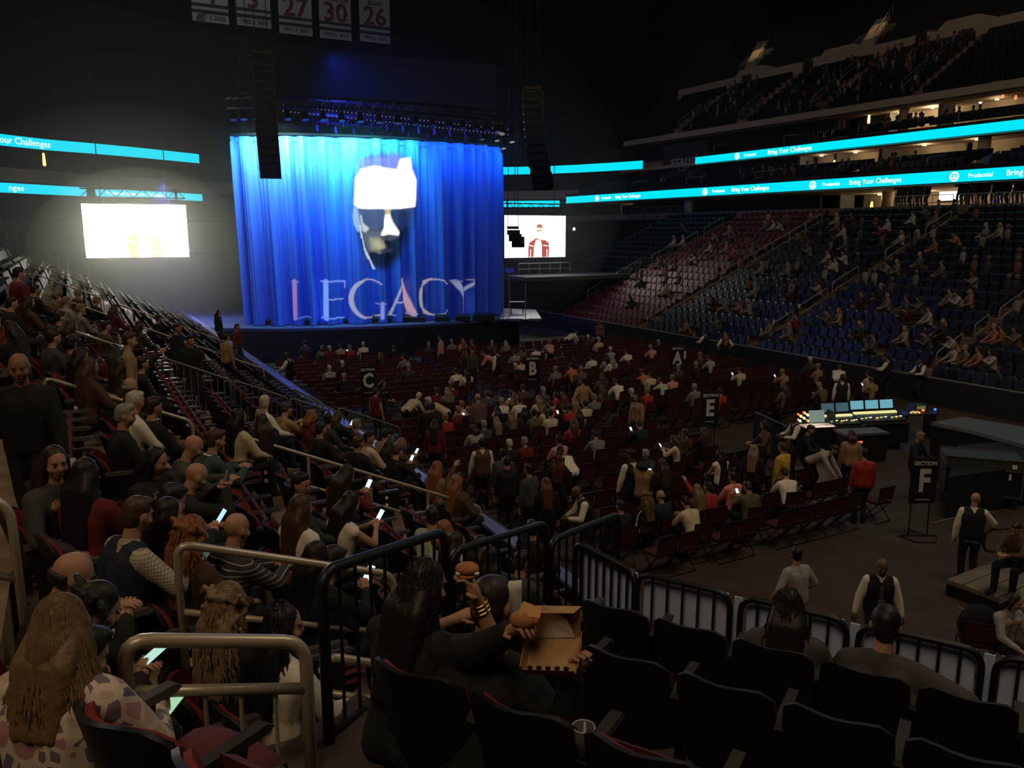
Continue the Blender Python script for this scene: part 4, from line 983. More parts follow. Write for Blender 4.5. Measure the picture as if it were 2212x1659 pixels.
def make_meshes(ps, vox=.022, fem=False, sleeves='long', jacket=1.0, skirt=False, hi=False):
    J = joints(ps); s = J['s']; ax, up, fw = J['ax'], J['up'], J['fw']; b = MB(); fat = J['p'].get('fat', 1.0)
    def torso(m, g, low=True):
        w1 = (.088 if fem else .095)
        for sg in (-1, 1):
            m.cap(J['hip']+ax*.075*sg, .10*fat+g, J['waist']+ax*.065*sg, (.088 if fem else .10)*fat+g); m.cap(J['waist']+ax*.06*sg, (.088 if fem else .10)*fat+g, J['chest']+ax*w1*sg*.9, .108*(.5+.5*fat)+g)
            m.cap(J['chest']+ax*w1*sg, .10+g, J['nb']-up*.07*s+ax*.10*sg, .075+g); m.cap(J['nb']-up*.05*s+ax*.06*sg, .07+g, J['sh'+'LR'[sg > 0]], .062*s+g)
            if fem: m.ell(J['chest']+up*.03+ax*.075*sg+fw*.085, (.062, .06, .062))
    torso(b, 0); b.cap(J['nb']-up*.03, .066*s, J['neck']+up*.02, .052*s)
    for sg in 'LR':
        b.cap(J['sh'+sg], .056*s, J['el'+sg], .042*s); b.cap(J['el'+sg], .042*s, J['wr'+sg], .029*s)
        b.cap(J['hj'+sg], .088*s, J['kn'+sg], .058*s); b.cap(J['kn'+sg], .058*s, J['an'+sg], .038*s); b.cap(J['an'+sg]-ZD*.03, .042, J['toe'+sg], .034)
    head_blobs(b, J, fem); body = remesh(b, vox, 2, 'body')
    hb = MB()
    for sg in 'LR': hand(hb, J['wr'+sg], J['el'+sg], -1 if sg == 'L' else 1, s, J['p'].get('grip', .55), 6 if hi else 4)
    hm = hb.mesh('h', True); bm = bmesh.new(); bm.from_mesh(body); bm.from_mesh(hm); bm.to_mesh(body); bm.free(); bpy.data.meshes.remove(hm)
    t = MB(); g = .016*jacket; torso(t, g)
    for sg in 'LR':
        if sleeves == 'none': continue
        e = J['el'+sg] if sleeves == 'long' else J['sh'+sg].lerp(J['el'+sg], .62)
        t.cap(J['sh'+sg], .062*s+g, e, .048*s+g); 
        if sleeves == 'long': t.cap(e, .048*s+g, e.lerp(J['wr'+sg], .94), .034*s+g*.7)
    t.cap(J['nb']-up*.05, .075*s+g*.6, J['nb']+up*.0, .062*s+g*.5)
    top = remesh(t, vox*1.1, 2, 'top')
    q = MB()
    for sg in 'LR':
        q.cap(J['hip']+ax*(.07 if sg == 'R' else -.07), .11*fat, J['hj'+sg], .10); q.cap(J['hj'+sg], .102*s, J['kn'+sg], .072*s); q.cap(J['kn'+sg], .072*s, J['an'+sg]+ZD*.02, .058*s)
        q.cap(J['an'+sg]-ZD*.035, .05, J['toe'+sg], .042)
    tr = remesh(q, vox*1.15, 2, 'trousers')
    return dict(J=J, body=body, top=top, trousers=tr)
def hair_mesh(J, kind, vox=.016, seed=0):
    R = J['R']; h = J['head']; s = J['s']; m = MB(); rr = random.Random(seed)
    P = lambda *c: h+R @ (V3(*c)*s); dn = -ZD
    if kind == 'balding':
        for k in range(15):
            a = math.radians(-25-k*9.2) ; m.cap(P(.078*math.cos(a), -.012+.092*math.sin(a), .005), .018, P(.072*math.cos(a), -.008+.084*math.sin(a), -.035), .016, 6, 2)
        return remesh(m, vox, 2, 'hair')
    m.ell(P(0, -.022, .040), [.083*s, .094*s, .088*s], R, 14, 10); m.ell(P(0, -.052, -.01), [.074*s, .062*s, .085*s], R)
    if kind == 'short': m.ell(P(0, .035, .095), [.062*s, .05*s, .026*s], R); return remesh(m, vox, 2, 'hair')
    if kind == 'cap':
        m.ell(P(0, -.01, .055), [.088*s, .102*s, .078*s], R); m.cap(P(-.05, .10, .052), .012, P(.05, .10, .052), .012, 6, 2); m.cap(P(-.035, .145, .042), .010, P(.035, .145, .042), .010, 6, 2); m.ell(P(0, .105, .05), [.068*s, .062*s, .010*s], R); return remesh(m, vox*.8, 1, 'hair')
    if kind == 'bun': m.ell(P(0, -.11, .075), [.05*s, .05*s, .05*s], R); return remesh(m, vox, 2, 'hair')
    bk = J['up'].cross(J['ax'])*1.0
    back = -J['fw']
    if kind in ('long', 'curly', 'bob', 'mid'):
        L = dict(long=.36, curly=.34, bob=.14, mid=.21)[kind]*s; w_ = .085*s
        b0 = P(0, -.06, 0); b1 = J['nb']+back*.10*s+ZD*.05; b2 = J['nb']-J['up']*(L-.06)+back*.125*s
        for x in (-1, -.33, .33, 1):
            o = J['ax']*w_*.75*x; q0 = P(.055*x, -.055, -.01); q1 = b1.lerp(q0, .25)+o*.9; q2 = (b2+o*1.05) if L > .2 else q1-ZD*.06
            m.cap(q0, .045*s, q1, .048*s); m.cap(q1, .048*s, q2, .03*s)
        for sg in (-1, 1):
            m.cap(P(.074*sg, .0, .02), .028*s, P(.082*sg, -.005, -.10), .030*s)
            if L > .2: m.cap(P(.082*sg, -.01, -.10), .030*s, J['nb']+J['ax']*.11*sg+back*.03-J['up']*.04, .03*s)
        if kind == 'curly':
            for k in range(90):
                a = rr.uniform(0, 2*PI); z = rr.uniform(-.26, .10); r_ = .095+.03*rr.random(); 
                if math.sin(a) > .35: continue
                m.ell(P(r_*math.cos(a)*1.05, -.03+r_*.92*math.sin(a), z), [.020*s]*3, n=7, m=5)
    return remesh(m, vox, 1 if kind == 'curly' else 6, 'hair')
def face_mesh(J):
    R = J['R']; h = J['head']; s = J['s']; m = MB(); P = lambda *c: h+R @ (V3(*c)*s)
    for sg in (-1, 1):
        m.ell(P(.030*sg, .082, .006), [.013*s, .006*s, .0065*s], R, 8, 6); m.ell(P(.031*sg, .084, .026), [.019*s, .005*s, .0042*s], R, 8, 5)
    return m.mesh('eyes', True)
def lips_mesh(J):
    R = J['R']; h = J['head']; s = J['s']; m = MB(); m.ell(h+R @ (V3(0, .086, -.058)*s), [.024*s, .009*s, .0075*s], R, 10, 6); return m.mesh('mouth', True)
COLORS = dict(white=(.80, .74, .62), cream=(.62, .52, .36), grey=(.20, .19, .18), lgrey=(.36, .34, .32), dgrey=(.06, .06, .06), black=(.014, .013, .013), navy=(.018, .024, .045), red=(.38, .03, .025), dred=(.14, .018, .016), pink=(.62, .30, .25), coral=(.75, .25, .19),
 orange=(.52, .19, .06), tan=(.34, .22, .12), brown=(.09, .05, .03), olive=(.12, .10, .05), mint=(.46, .55, .38), mauve=(.17, .09, .085), teal=(.04, .08, .08), yellow=(.62, .40, .06), blue=(.05, .09, .22), dgreen=(.035, .05, .045), skin=(.5, .28, .18))
CNAME = dict(lgrey='light grey', dgrey='charcoal', dred='dark red', dgreen='dark green', navy='navy', mint='pale green')
HAIRC = dict(black=(.012, .009, .008), dark=(.025, .015, .011), brown=(.065, .034, .018), blond=(.20, .125, .06), auburn=(.12, .040, .016), grey=(.28, .25, .22), white=(.52, .48, .42), ginger=(.26, .10, .035), fair=(.24, .16, .09))
SKINC = [(.46, .25, .16), (.40, .21, .13), (.50, .29, .19), (.30, .15, .09), (.16, .08, .05)]
TEMPL = {}
def template(pose, hair, fem, sleeves, vox=.024):
    key = (pose, hair, fem, sleeves)
    if key not in TEMPL:
        k0 = (pose, fem, sleeves)
        if k0 not in TEMPL: TEMPL[k0] = make_meshes(pose, vox, fem, sleeves); TEMPL[k0]['vest'] = None
        T = dict(TEMPL[k0]); T['hair'] = hair_mesh(T['J'], hair, .02) if hair != 'bald' else None
        if 'eyes' not in TEMPL[k0]: TEMPL[k0]['eyes'] = face_mesh(T['J'])
        T['eyes'] = TEMPL[k0]['eyes']; TEMPL[key] = T
    return TEMPL[key]
def vest_mesh(J, vox=.024):
    t = MB(); ax, up = J['ax'], J['up']; g = .030; s = J['s']; fat = J['p'].get('fat', 1.0)
    for sg in (-1, 1):
        t.cap(J['hip']+up*.02+ax*.075*sg, .10*fat+g, J['waist']+ax*.065*sg, .10*fat+g); t.cap(J['waist']+ax*.06*sg, .10*fat+g, J['chest']+ax*.085*sg, .108*(.5+.5*fat)+g*.9); t.cap(J['chest']+ax*.085*sg, .10+g*.9, J['nb']-up*.06+ax*.085*sg, .068+g*.8); t.cap(J['nb']-up*.055*s+ax*.075*sg, .068+g, (J['nb']-up*.05*s).lerp(J['sh'+'LR'[sg > 0]], .72), .060+g)
    return remesh(t, vox, 2, 'vest')
def put_part(root, nm, me, m, color=None):
    o = link(nm, me, m, root)
    if color: o.color = (*color, 1)
    return o
PEOPLE = []
def person(loc, facing, pose, top='black', hair=('short', 'dark'), bottom='black', fem=False, sleeves='long', label='', group=None, vest=None, skin=0, scale=1.0, small=False):
    T = template(pose, hair[0], fem, sleeves)
    r = thing('person', label, 'person', loc, facing, group); r.scale = (scale,)*3
    sk = SKINC[skin]; tc = COLORS[top] if isinstance(top, str) else top
    if small:
        key = ('small', pose, hair, fem, sleeves, bottom, skin)
        if key not in TEMPL:
            bm = bmesh.new(); me = bpy.data.meshes.new('figure'); 
            for i, nm in enumerate(('body', 'top', 'trousers', 'hair')):
                if T[nm] is None: continue
                n0 = len(bm.faces); bm.from_mesh(T[nm]); bm.faces.ensure_lookup_table()
                for f in bm.faces[n0:]: f.material_index = i
            bm.to_mesh(me); bm.free()
            for c, m_ in ((sk, 'skin_%d' % skin), (None, None), (COLORS[bottom], 'cloth_'+bottom), (HAIRC[hair[1]], 'hair_'+hair[1])): me.materials.append(M_cloth if c is None else mat(m_, c, .7))
            TEMPL[key] = me
        bpy.data.objects.remove(r)
        o = bpy.data.objects.new('person', TEMPL[key]); COL.objects.link(o); tag(o, label, 'person', group); f = Vector(facing); f.z = 0; f.normalize()
        o.matrix_world = frame((f.y, -f.x, 0), f, loc) @ Matrix.Scale(scale, 4); o.color = tuple(c*.5 for c in tc)+(1,); PEOPLE.append((o, T['J'])); return o  # top colours halved to carry the dim light of the far bank
    put_part(r, 'body', T['body'], M_skin, sk); put_part(r, 'top', T['top'], M_cloth, tc); put_part(r, 'trousers', T['trousers'], M_cloth, COLORS[bottom])
    if T['hair'] is not None: put_part(r, 'hair', T['hair'], M_hair, HAIRC[hair[1]])
    put_part(r, 'eyes', T['eyes'], M_eye)
    if vest:
        k0 = (pose, fem, sleeves)
        if TEMPL[k0]['vest'] is None: TEMPL[k0]['vest'] = vest_mesh(T['J'])
        put_part(r, 'vest', TEMPL[k0]['vest'], M_cloth, COLORS[vest])
    PEOPLE.append((r, T['J'])); return r
def figure(loc, facing, ps, label, top=None, topmat=None, hair=('short', 'dark'), bottom='black', fem=False, sleeves='long', vox=.014, skin=0, vest=None, strands=0, jacket=1.0, cat='person', group=None):     # one of a kind, near the camera
    G = make_meshes(ps, vox, fem, sleeves, jacket, hi=True); J = G['J']; r = thing('person', label, cat, loc, facing, group)
    put_part(r, 'body', G['body'], M_skin, SKINC[skin]); put_part(r, 'top', G['top'], topmat or M_cloth, COLORS[top or 'black']); put_part(r, 'trousers', G['trousers'], M_cloth, COLORS[bottom])
    put_part(r, 'eyes', face_mesh(J), M_eye); put_part(r, 'mouth', lips_mesh(J), M_lip)
    if vest: put_part(r, 'vest', vest_mesh(J, vox), M_cloth, COLORS[vest])
    if hair[0] != 'bald':
        hm = hair_mesh(J, hair[0], vox*.9)
        put_part(r, 'hair', hm, M_hair, HAIRC[hair[1]])
        if strands: put_part(r, 'hair_strands', strand_mesh(J, hair[0], strands), M_hair, HAIRC[hair[1]])['kind'] = 'stuff'
    PEOPLE.append((r, J)); return r, J
def strand_mesh(J, kind, n):
    R = J['R']; h = J['head']; s = J['s']; m = MB(); rr = random.Random(n); P = lambda c: h+R @ (c*s); back = -J['fw']; wav = .022 if kind == 'curly' else .009
    for k in range(n):
        a = rr.uniform(PI*.98, 2.02*PI); e = rr.uniform(.25, 1.5)
        d0 = V3(math.cos(a)*math.cos(e), math.sin(a)*math.cos(e), math.sin(e)); q = [P(V3(0, -.02, .038)+V3(d0.x*.086, d0.y*.097, d0.z*.092)), P(V3(0, -.022, .02)+V3(math.cos(a)*.096, math.sin(a)*.100, -.01))]
        L = rr.uniform(.22, .46 if kind not in ('bob', 'mid') else .33); sp = rr.uniform(.9, 1.25); 
        base = P(V3(math.cos(a)*.105, -.022+math.sin(a)*.112, -.04)); ph = rr.uniform(0, 6)
        for i in range(1, 8):
            t = i/7; w_ = base-ZD*L*t+back*(.06+.02*rr.random())*t*(1.0 if math.sin(a) < -.2 else .3)+J['ax']*math.cos(a)*.06*t*sp
            q.append(w_+J['ax']*wav*math.sin(ph+t*14)+back*wav*math.cos(ph+t*13))
        m.tube(q, [.004]+[.0055]*(len(q)-3)+[.004, .0015], 4, False)
    return m.mesh('hair_strands', True)
# ------------------------------------------------------------------ seats: one arena seat and one folding chair, then copies
def seat_meshes():
    N = 8; D = {}
    def shell(y0, th, z0, z1, hw, inset):
        rows = []
        for k in range(6):
            t = k/5; row = []
            for i in range(N+1):
                u = -1+2*i/N; zt = z1-.012-.075*abs(u)**5; z = z0+(zt-z0)*t; row.append(V3(hw*u*(1 if t < .8 else 1-.03*(t-.8)*5), y0+.125*u*u-.13*t, z))
            rows.append(row)
        f = MB(); bk = [[p-V3(0, th, -.004) for p in r] for r in rows]
        ring = lambda a: a[0]+[r[-1] for r in a[1:]]+a[-1][::-1][1:]+[r[0] for r in a[::-1][1:-1]]
        f.grid(rows); f.grid([r[::-1] for r in bk]); f.grid([ring(rows), ring(bk)], True); return f
    D['back_shell'] = (shell(-.17, .028, .30, .87, .236, 0).mesh('back_shell', True), M_black)
    D['back_pad'] = (shell(-.135, .03, .40, .845, .222, 0).mesh('back_pad', True), M_red)
    m = MB(); rows = [[V3(x*.225, y, .455+.02*math.cos(PI*x/2)-.02*abs(x)**4+dz) for x in [-1, -.75, -.4, 0, .4, .75, 1]] for y, dz in ((-.14, -.02), (-.08, 0), (.1, 0), (.22, .01), (.28, -.01), (.29, -.05))]
    m.grid(rows); m.grid([[p-V3(0, 0, .07) for p in r][::-1] for r in rows]); D['pan_down'] = (m.mesh('seat_pan', True), M_maroon)
    m = MB(); m.add([(-.215, .0, .36), (.215, .0, .36), (.21, -.06, .70), (-.21, -.06, .70), (-.215, .075, .37), (.215, .075, .37), (.19, -.01, .67), (-.19, -.01, .67)], [(0, 1, 2, 3), (7, 6, 5, 4), (0, 4, 5, 1), (1, 5, 6, 2), (2, 6, 7, 3), (3, 7, 4, 0)]); D['pan_up'] = (m.mesh('seat_pan'), M_maroon)
    m = MB(); m.prism([(-.275, -.17, .635), (-.275, .16, .635), (-.275, .19, .65), (-.275, .16, .672), (-.275, -.17, .672)], (.05, 0, 0)); D['arm'] = (m.mesh('armrest'), mat('armrest_grey', (.10, .10, .10), .25, spec=.8))
    m = MB(); m.prism([(-.262, -.16, 0), (-.262, .06, 0), (-.262, .02, .3), (-.262, .08, .63), (-.262, -.14, .63), (-.262, -.10, .3)], (.024, 0, 0)); D['leg'] = (m.mesh('standard'), M_blackm)
    return D
SM = seat_meshes(); ARM2 = SM['arm'][0].copy(); ARM2.transform(Matrix.Translation((.50, 0, 0))); LEG2 = SM['leg'][0].copy(); LEG2.transform(Matrix.Translation((.50, 0, 0)))
def arena_seat(loc, facing, label, up, group, right=False):
    r = thing('arena_seat', label, 'seat', loc, facing, group)
    link('back_shell', SM['back_shell'][0], SM['back_shell'][1], r); link('back_pad', SM['back_pad'][0], SM['back_pad'][1], r)
    k = 'pan_up' if up else 'pan_down'; link('seat_pan', SM[k][0], SM[k][1], r); link('armrest', SM['arm'][0], SM['arm'][1], r); link('standard', SM['leg'][0], SM['leg'][1], r)
    if right: link('armrest', ARM2, SM['arm'][1], r); link('standard', LEG2, SM['leg'][1], r)
    return r
# folding chair
M_chair = mat('chair_fabric', (.060, .011, .010), .8, var=.2, scale=20)
def chair_meshes():
    D = {}; m = MB(); m.box((0, .02, .455), (.42, .40, .055)); D['seat_pad'] = (m.mesh('seat_pad'), M_chair)
    m = MB(); m.box((0, -.225, .70), (.42, .045, .30), V3(1, 0, 0), V3(0, 1, .12).normalized(), V3(0, -.12, 1).normalized()); D['back_pad'] = (m.mesh('back_pad'), M_chair)
    m = MB()
    for sx in (-.225, .225):
        m.tube([(sx, -.27, .86), (sx, -.20, .45), (sx, .22, 0)], .013, 5); m.tube([(sx, .18, .44), (sx, -.22, 0)], .013, 5)
    for y, z in ((-.27, .86), (.22, .02), (-.22, .02)): m.tube([(-.225, y, z), (.225, y, z)], .012, 5)
    D['frame'] = (m.mesh('frame'), M_blackm); return D
CM = chair_meshes()
def folding_chair(loc, facing, label, parts=True, group='folding chairs on the arena floor'):
    if parts:
        r = thing('folding_chair', label, 'chair', loc, facing, group)
        for k in CM: link(k, CM[k][0], CM[k][1], r)
        return r
    if 'one' not in CM1:
        bm = bmesh.new(); me = bpy.data.meshes.new('chair')
        for i, k in enumerate(CM):
            n0 = len(bm.faces); bm.from_mesh(CM[k][0]); bm.faces.ensure_lookup_table()
            for f in bm.faces[n0:]: f.material_index = i
        bm.to_mesh(me); bm.free(); [me.materials.append(CM[k][1]) for k in CM]; CM1['one'] = me
    o = bpy.data.objects.new('folding_chair', CM1['one']); COL.objects.link(o); tag(o, label, 'chair', group); f = Vector(facing); f.z = 0; f.normalize(); o.matrix_world = frame((f.y, -f.x, 0), f, loc); return o
CM1 = {}
def inview(p, m=40):
    x, y = projxy(p); Y = p.y*math.cos(PITCH)-(p.z-CAMZ)*math.sin(PITCH); return Y > .3 and -m < x < 2212+m and -m < y < 1659+m
def depth(p): return p.y*math.cos(PITCH)-(p.z-CAMZ)*math.sin(PITCH)
# ---- people of the floor and the banks
COUNT = {}
def mklabel(d, x, y, top, hair, hc, fem, vest, pose, note, where):
    st = dict(sit='seated', lean='seated leaning forward', phone='seated looking down', talk='seated head turned', look='seated head turned', reach='seated', stand='standing', bent='standing', hip='standing', stoop='bending', walk='walking')[pose]
    t = CNAME.get(top, top); h = 'bald' if hair == 'bald' else ('in a cap' if hair == 'cap' else (hc+' haired'))
    w_ = 'person in dark waistcoat and white shirt' if vest else 'person in %s top' % t
    return '%s, %s, %s, %s' % (w_, h, st, note) if where is None else '%s, %s, %s, %s' % (w_, h, st, where)
SPOTS = []; LAB = {}
def parse(tbl, area):
    for ln in tbl.strip().split('\n'):
        a = ln.split(',')
        px, py = float(a[0]), float(a[1]); pose, top, hair, hc, ex = a[2:7]; turn = float(a[7]); note = a[8]
        fem = 'f' in ex; sl = 'none' if 'n' in ex else 'short' if 't' in ex else 'long'; sk = [int(c) for c in ex if c.isdigit()]; sk = sk[0] if sk else (int(px*7+py*3) % 3)
        seated = POSE[pose]['hz'] < .7
        J = joints(pose); hh = (J['head']+J['R'] @ V3(0, -.01, .12)).z+.0
        off = (J['head'].y)
        base = UD if area == 'F' else (VD*.9+UD*.42)
        fc = Matrix.Rotation(math.radians(-turn), 3, 'Z') @ base
        if area == 'F': p = on_floor(px, py, hh)-fc.normalized()*off
        else:
            p = seat_left(px, py, hh, .22 if seated else .4, .08 if seated else .0)-(fc.normalized()*off*.5 if seated else fc*0)
        SPOTS.append(dict(p=p, f=fc, pose=pose, top=top, hair=hair, hc=hc, fem=fem, sl=sl, sk=sk, vest='v' in ex, phone='p' in ex, note=note, area=area, px=px, py=py, seated=seated, bottom='black' if (px+py) % 3 else 'navy'))
parse(FLOOR, 'F'); parse(LEFT, 'L')
def words_fix(l):
    w_ = l.split(); return l if len(w_) <= 16 else ' '.join(w_[:16])
ROOTS = []
for d in SPOTS:
    where = {'F': 'on the floor', 'L': 'on the left bank'}[d['area']]
    st = dict(sit='seated', lean='hunched', phone='seated', talk='seated', look='seated', reach='seated', stand='standing', bent='standing', hip='standing', stoop='bending')[d['pose']]
    h = {'bald': 'bald', 'cap': 'capped', 'balding': 'balding'}.get(d['hair'], d['hc']+'-haired')
    t = 'steward in waistcoat' if d['vest'] else 'person in %s' % CNAME.get(d['top'], d['top'])
    note = d['note']; l = '%s %s %s, %s' % (st, h, t, note)
    if len(l.split()) > 16: l = '%s %s, %s' % (st, t, note)
    d['label'] = l
seen = {}
for d in SPOTS: seen.setdefault(d['label'], []).append(d)
for l, ds in seen.items():
    if len(ds) > 1:
        for i, d in enumerate(sorted(ds, key=lambda q: q['px'])): d['label'] = ORD[i]+' from left: '+l
hairname = lambda c: {'cream': 'fair'}.get(c, c)
PH = []
for d in SPOTS:
    hc = {'cream': 'white'}.get(d['hc'], d['hc'])
    r = person(d['p'], d['f'], d['pose'], d['top'], (d['hair'], hc), d['bottom'], d['fem'], d['sl'], d['label'], 'audience and staff on the floor' if d['area'] == 'F' else 'audience on the left bank', 'black' if d['vest'] else None, d['sk'])
    d['obj'] = r; d['J'] = PEOPLE[-1][1]
    if d['phone']: PH.append(d)
def phone(at_m, J, label, glow=None, both=True, size=1.0, name='phone'):      # held in the right hand (between both hands when they meet)
    a = (J['wrR']+(J['wrR']-J['elR']).normalized()*.12); b = (J['wrL']+(J['wrL']-J['elL']).normalized()*.12)
    c = (a+b)/2 if (a-b).length < .2 else a
    to = (J['head']-c).normalized(); x = J['ax']; y = to.cross(x).normalized()
    M = at_m @ frame(x, y, c+y*.03)
    k = bpy.data.objects.new(name, None); COL.objects.link(k); tag(k, label, 'phone', 'lit phones in hands'); k.matrix_world = M @ Matrix.Scale(size, 4)
    MB().box((0, 0, 0), (.075, .15, .009)).build('case', M_blackm, k); MB().box((0, .002, .006), (.066, .128, .003)).build('display', glow or M_screen, k); return k
for d in PH: phone(d['obj'].matrix_basis, d['J'], 'lit phone of the '+' '.join(d['label'].replace(',', '').split()[:12]), size=1.05)
# ---- small people on the right bank
i_ = 0; RS = []
for tok in RIGHT.split(' '):
    x, y, c = tok.split(','); px, py = float(x), float(y); i_ += 1
    pose = ['sit', 'lean', 'talk', 'sit', 'look', 'phone'][i_ % 6]; h = [('short', 'dark'), ('long', 'dark'), ('short', 'brown'), ('short', 'grey'), ('long', 'fair'), ('short', 'black')][(i_*5) % 6]
    p = seat_right(px, py); RS.append((px, py, c, pose, h, p))
byc = {}
for q in RS: byc.setdefault((q[2], 'left of long rail' if q[0] < 1640 else ('past the long rail' if q[0] < 1850 else 'past middle stairs')), []).append(q)
for (c, wh), L in byc.items():
    L.sort(key=lambda q: q[0])
    for i, q in enumerate(L):
        l = 'spectator in %s on right bank %s' % (CNAME.get(c, c), wh)
        if len(L) > 1: l = '%s from left of the %s-clad spectators, right bank, %s' % (ORD[i], CNAME.get(c, c).replace(' ', '-'), wh)
        person(q[5], -VD*.8+UD*.5, q[3], q[2], q[4], 'navy' if i % 2 else 'black', q[4][0] == 'long', 'long', l, 'spectators on the right bank', None, i % 3, small=True)
# ------------------------------------------------------------------ arena seats on the left bank and in our block
AIS = [5.0, 11.3, 17.9, 25.0, 32.0, 39.0, 46.0]
occL = [d for d in SPOTS if d['area'] == 'L' and d['seated']]
def row_of(v): return min(range(len(LROW)), key=lambda k: abs(LROW[k]-v))
UNIQ_L = []      # filled by the near figures below
def near_left(px, py, hh=1.26, dv=0):
    p = seat_left(px, py, hh, .42, .2)-(VD*.85+UD*.52)*.17; UNIQ_L.append(p); return p
STAND = [d['p'] for d in SPOTS if d['area'] == 'L' and not d['seated']]
# near people of the left bank: place, facing, pose, label
LF = (VD*.85+UD*.52).normalized()
def turned(f, deg): return Matrix.Rotation(math.radians(-deg), 3, 'Z') @ Vector(f)
M_plaid = streak('plaid_shirt', [(.60, .55, .42), (.30, .26, .20)], 42, 'check', thresh=.7); M_stripe = streak('striped_jumper', [(.035, .033, .03), (.42, .40, .34)], 26, 'z', thresh=.84)
M_pat = mat('patterned_knit', (.6, .5, .44), .9)
nt = M_pat.node_tree; b_ = nt.nodes['Principled BSDF']; tc = nt.nodes.new('ShaderNodeTexCoord'); vo = nt.nodes.new('ShaderNodeTexVoronoi'); vo.feature = 'DISTANCE_TO_EDGE'; vo.inputs['Scale'].default_value = 13
nt.links.new(tc.outputs['Object'], vo.inputs['Vector']); wv = nt.nodes.new('ShaderNodeTexVoronoi'); wv.inputs['Scale'].default_value = 13; nt.links.new(tc.outputs['Object'], wv.inputs['Vector'])
lt = nt.nodes.new('ShaderNodeMath'); lt.operation = 'LESS_THAN'; lt.inputs[1].default_value = .12; nt.links.new(vo.outputs['Distance'], lt.inputs[0])
cr = nt.nodes.new('ShaderNodeValToRGB'); cr.color_ramp.interpolation = 'CONSTANT'
for i, (p_, c) in enumerate([(0, (.20, .15, .19)), (.3, (.46, .24, .25)), (.55, (.16, .13, .20)), (.75, (.55, .42, .36))]):
    e = cr.color_ramp.elements[i] if i < 2 else cr.color_ramp.elements.new(p_); e.position = p_; e.color = (*c, 1)
sx = nt.nodes.new('ShaderNodeSeparateColor'); nt.links.new(wv.outputs['Color'], sx.inputs[0]); nt.links.new(sx.outputs[0], cr.inputs[0])
mi = nt.nodes.new('ShaderNodeMix'); mi.data_type = 'RGBA'; nt.links.new(lt.outputs[0], mi.inputs[0]); nt.links.new(cr.outputs[0], mi.inputs[6]); mi.inputs[7].default_value = (.66, .56, .46, 1); nt.links.new(mi.outputs[2], b_.inputs['Base Color'])
GL = 'audience on the left bank'
def at_local(base, f, wp):       # a world point in the figure's own axes
    f = Vector(f); f.z = 0; f.normalize(); return tuple(frame((f.y, -f.x, 0), f, base).inverted() @ Vector(wp))
F_ = lambda *a, **k: figure(*a, **k)
p = near_left(125, 1205); F_(p, turned(LF, 12), dict(base='phone', lean=16, head=(18, -14)), 'balding person with glasses in dark jacket behind the phone user', hair=('balding', 'dark'), vox=.018, group=GL); gA = PEOPLE[-1]
m = MB(); J = gA[1]; R_, h_ = J['R'], J['head']
for sg in (-1, 1):
    c = h_+R_ @ V3(.032*sg, .094, .006); m.tube([c+R_ @ V3(.024*math.cos(a), 0, .019*math.sin(a)) for a in [2*PI*i/12 for i in range(13)]], .0022, 4, False); m.tube([h_+R_ @ V3(.058*sg, .09, .01), h_+R_ @ V3(.08*sg, 0, .005)], .002, 4)
m.build('glasses', M_blackm, gA[0])
p = near_left(178, 1268); r, J = F_(p, turned(LF, 22), dict(base='phone', lean=14, armL=(-.04, .34, .80), armR=(.06, .34, .80)), 'curly dark-haired person in black holding a large bright phone', hair=('curly', 'black'), vox=.016, group=GL, fem=True, bottom='white')
phone(r.matrix_basis, J, 'large bright phone at the left below the seat numbers', emis('phone_glow_green', (.55, .9, .75), .9), size=1.15)
p = near_left(295, 1086); r, J = F_(p, turned(LF, 10), dict(base='phone', lean=12, fat=1.2, armL=(-.05, .44, .78), armR=(.16, .46, .74), head=(14, 8)), 'person in navy body warmer over a checked cream shirt', topmat=M_plaid, hair=('short', 'brown'), vest='navy', vox=.014, group=GL)
phone(r.matrix_basis, J, 'dim phone in the hands of the person in checked sleeves', emis('phone_dim', (.25, .32, .3), .25))
p = near_left(365, 1052); r, J = F_(p, turned(LF, 20), dict(base='phone', lean=10), 'dark-haired person in black beyond the checked sleeves with a blue-white phone', hair=('short', 'black'), vox=.02, group=GL); phone(r.matrix_basis, J, 'small blue-white phone above the checked sleeve', emis('phone_blue', (.45, .75, 1), 1.2))
p = near_left(445, 1122); F_(p, turned(LF, 5), dict(base='sit'), 'curly ginger-blonde person left of the striped jumper', top='brown', hair=('curly', 'ginger'), fem=True, vox=.016, strands=90, group=GL)
p = near_left(508, 1120); F_(p, turned(LF, 5), dict(base='lean', lean=14, fat=1.1, head=(8, 0)), 'bald person in dark jumper with thin pale stripes', topmat=M_stripe, hair=('bald', 'dark'), vox=.014, group=GL)
p = near_left(530, 1266); F_(p, turned(LF, -4), dict(base='sit'), 'person with very long wavy light brown hair in front of the rail', top='black', hair=('curly', 'fair'), fem=True, vox=.014, strands=150, group=GL)
p = near_left(640, 1310); F_(p, turned(LF, 6), dict(base='look', head=(8, -30)), 'dark long-haired person in white jumper seen through the near rail', top='white', hair=('long', 'black'), fem=True, vox=.014, strands=60, group=GL)
p = near_left(165, 1372, 1.26); r, J = F_(p, turned(LF, 8), dict(base='lean', lean=12, armL=(-.06, .40, .74), armR=(.06, .40, .74)), 'dark-haired person in black with pale trousers beside the fair-haired knit', top='black', hair=('short', 'black'), bottom='white', vox=.016, group=GL); phone(r.matrix_basis, J, 'small phone with green and white display above the near rail', emis('phone_green', (.5, .85, .55), .8))
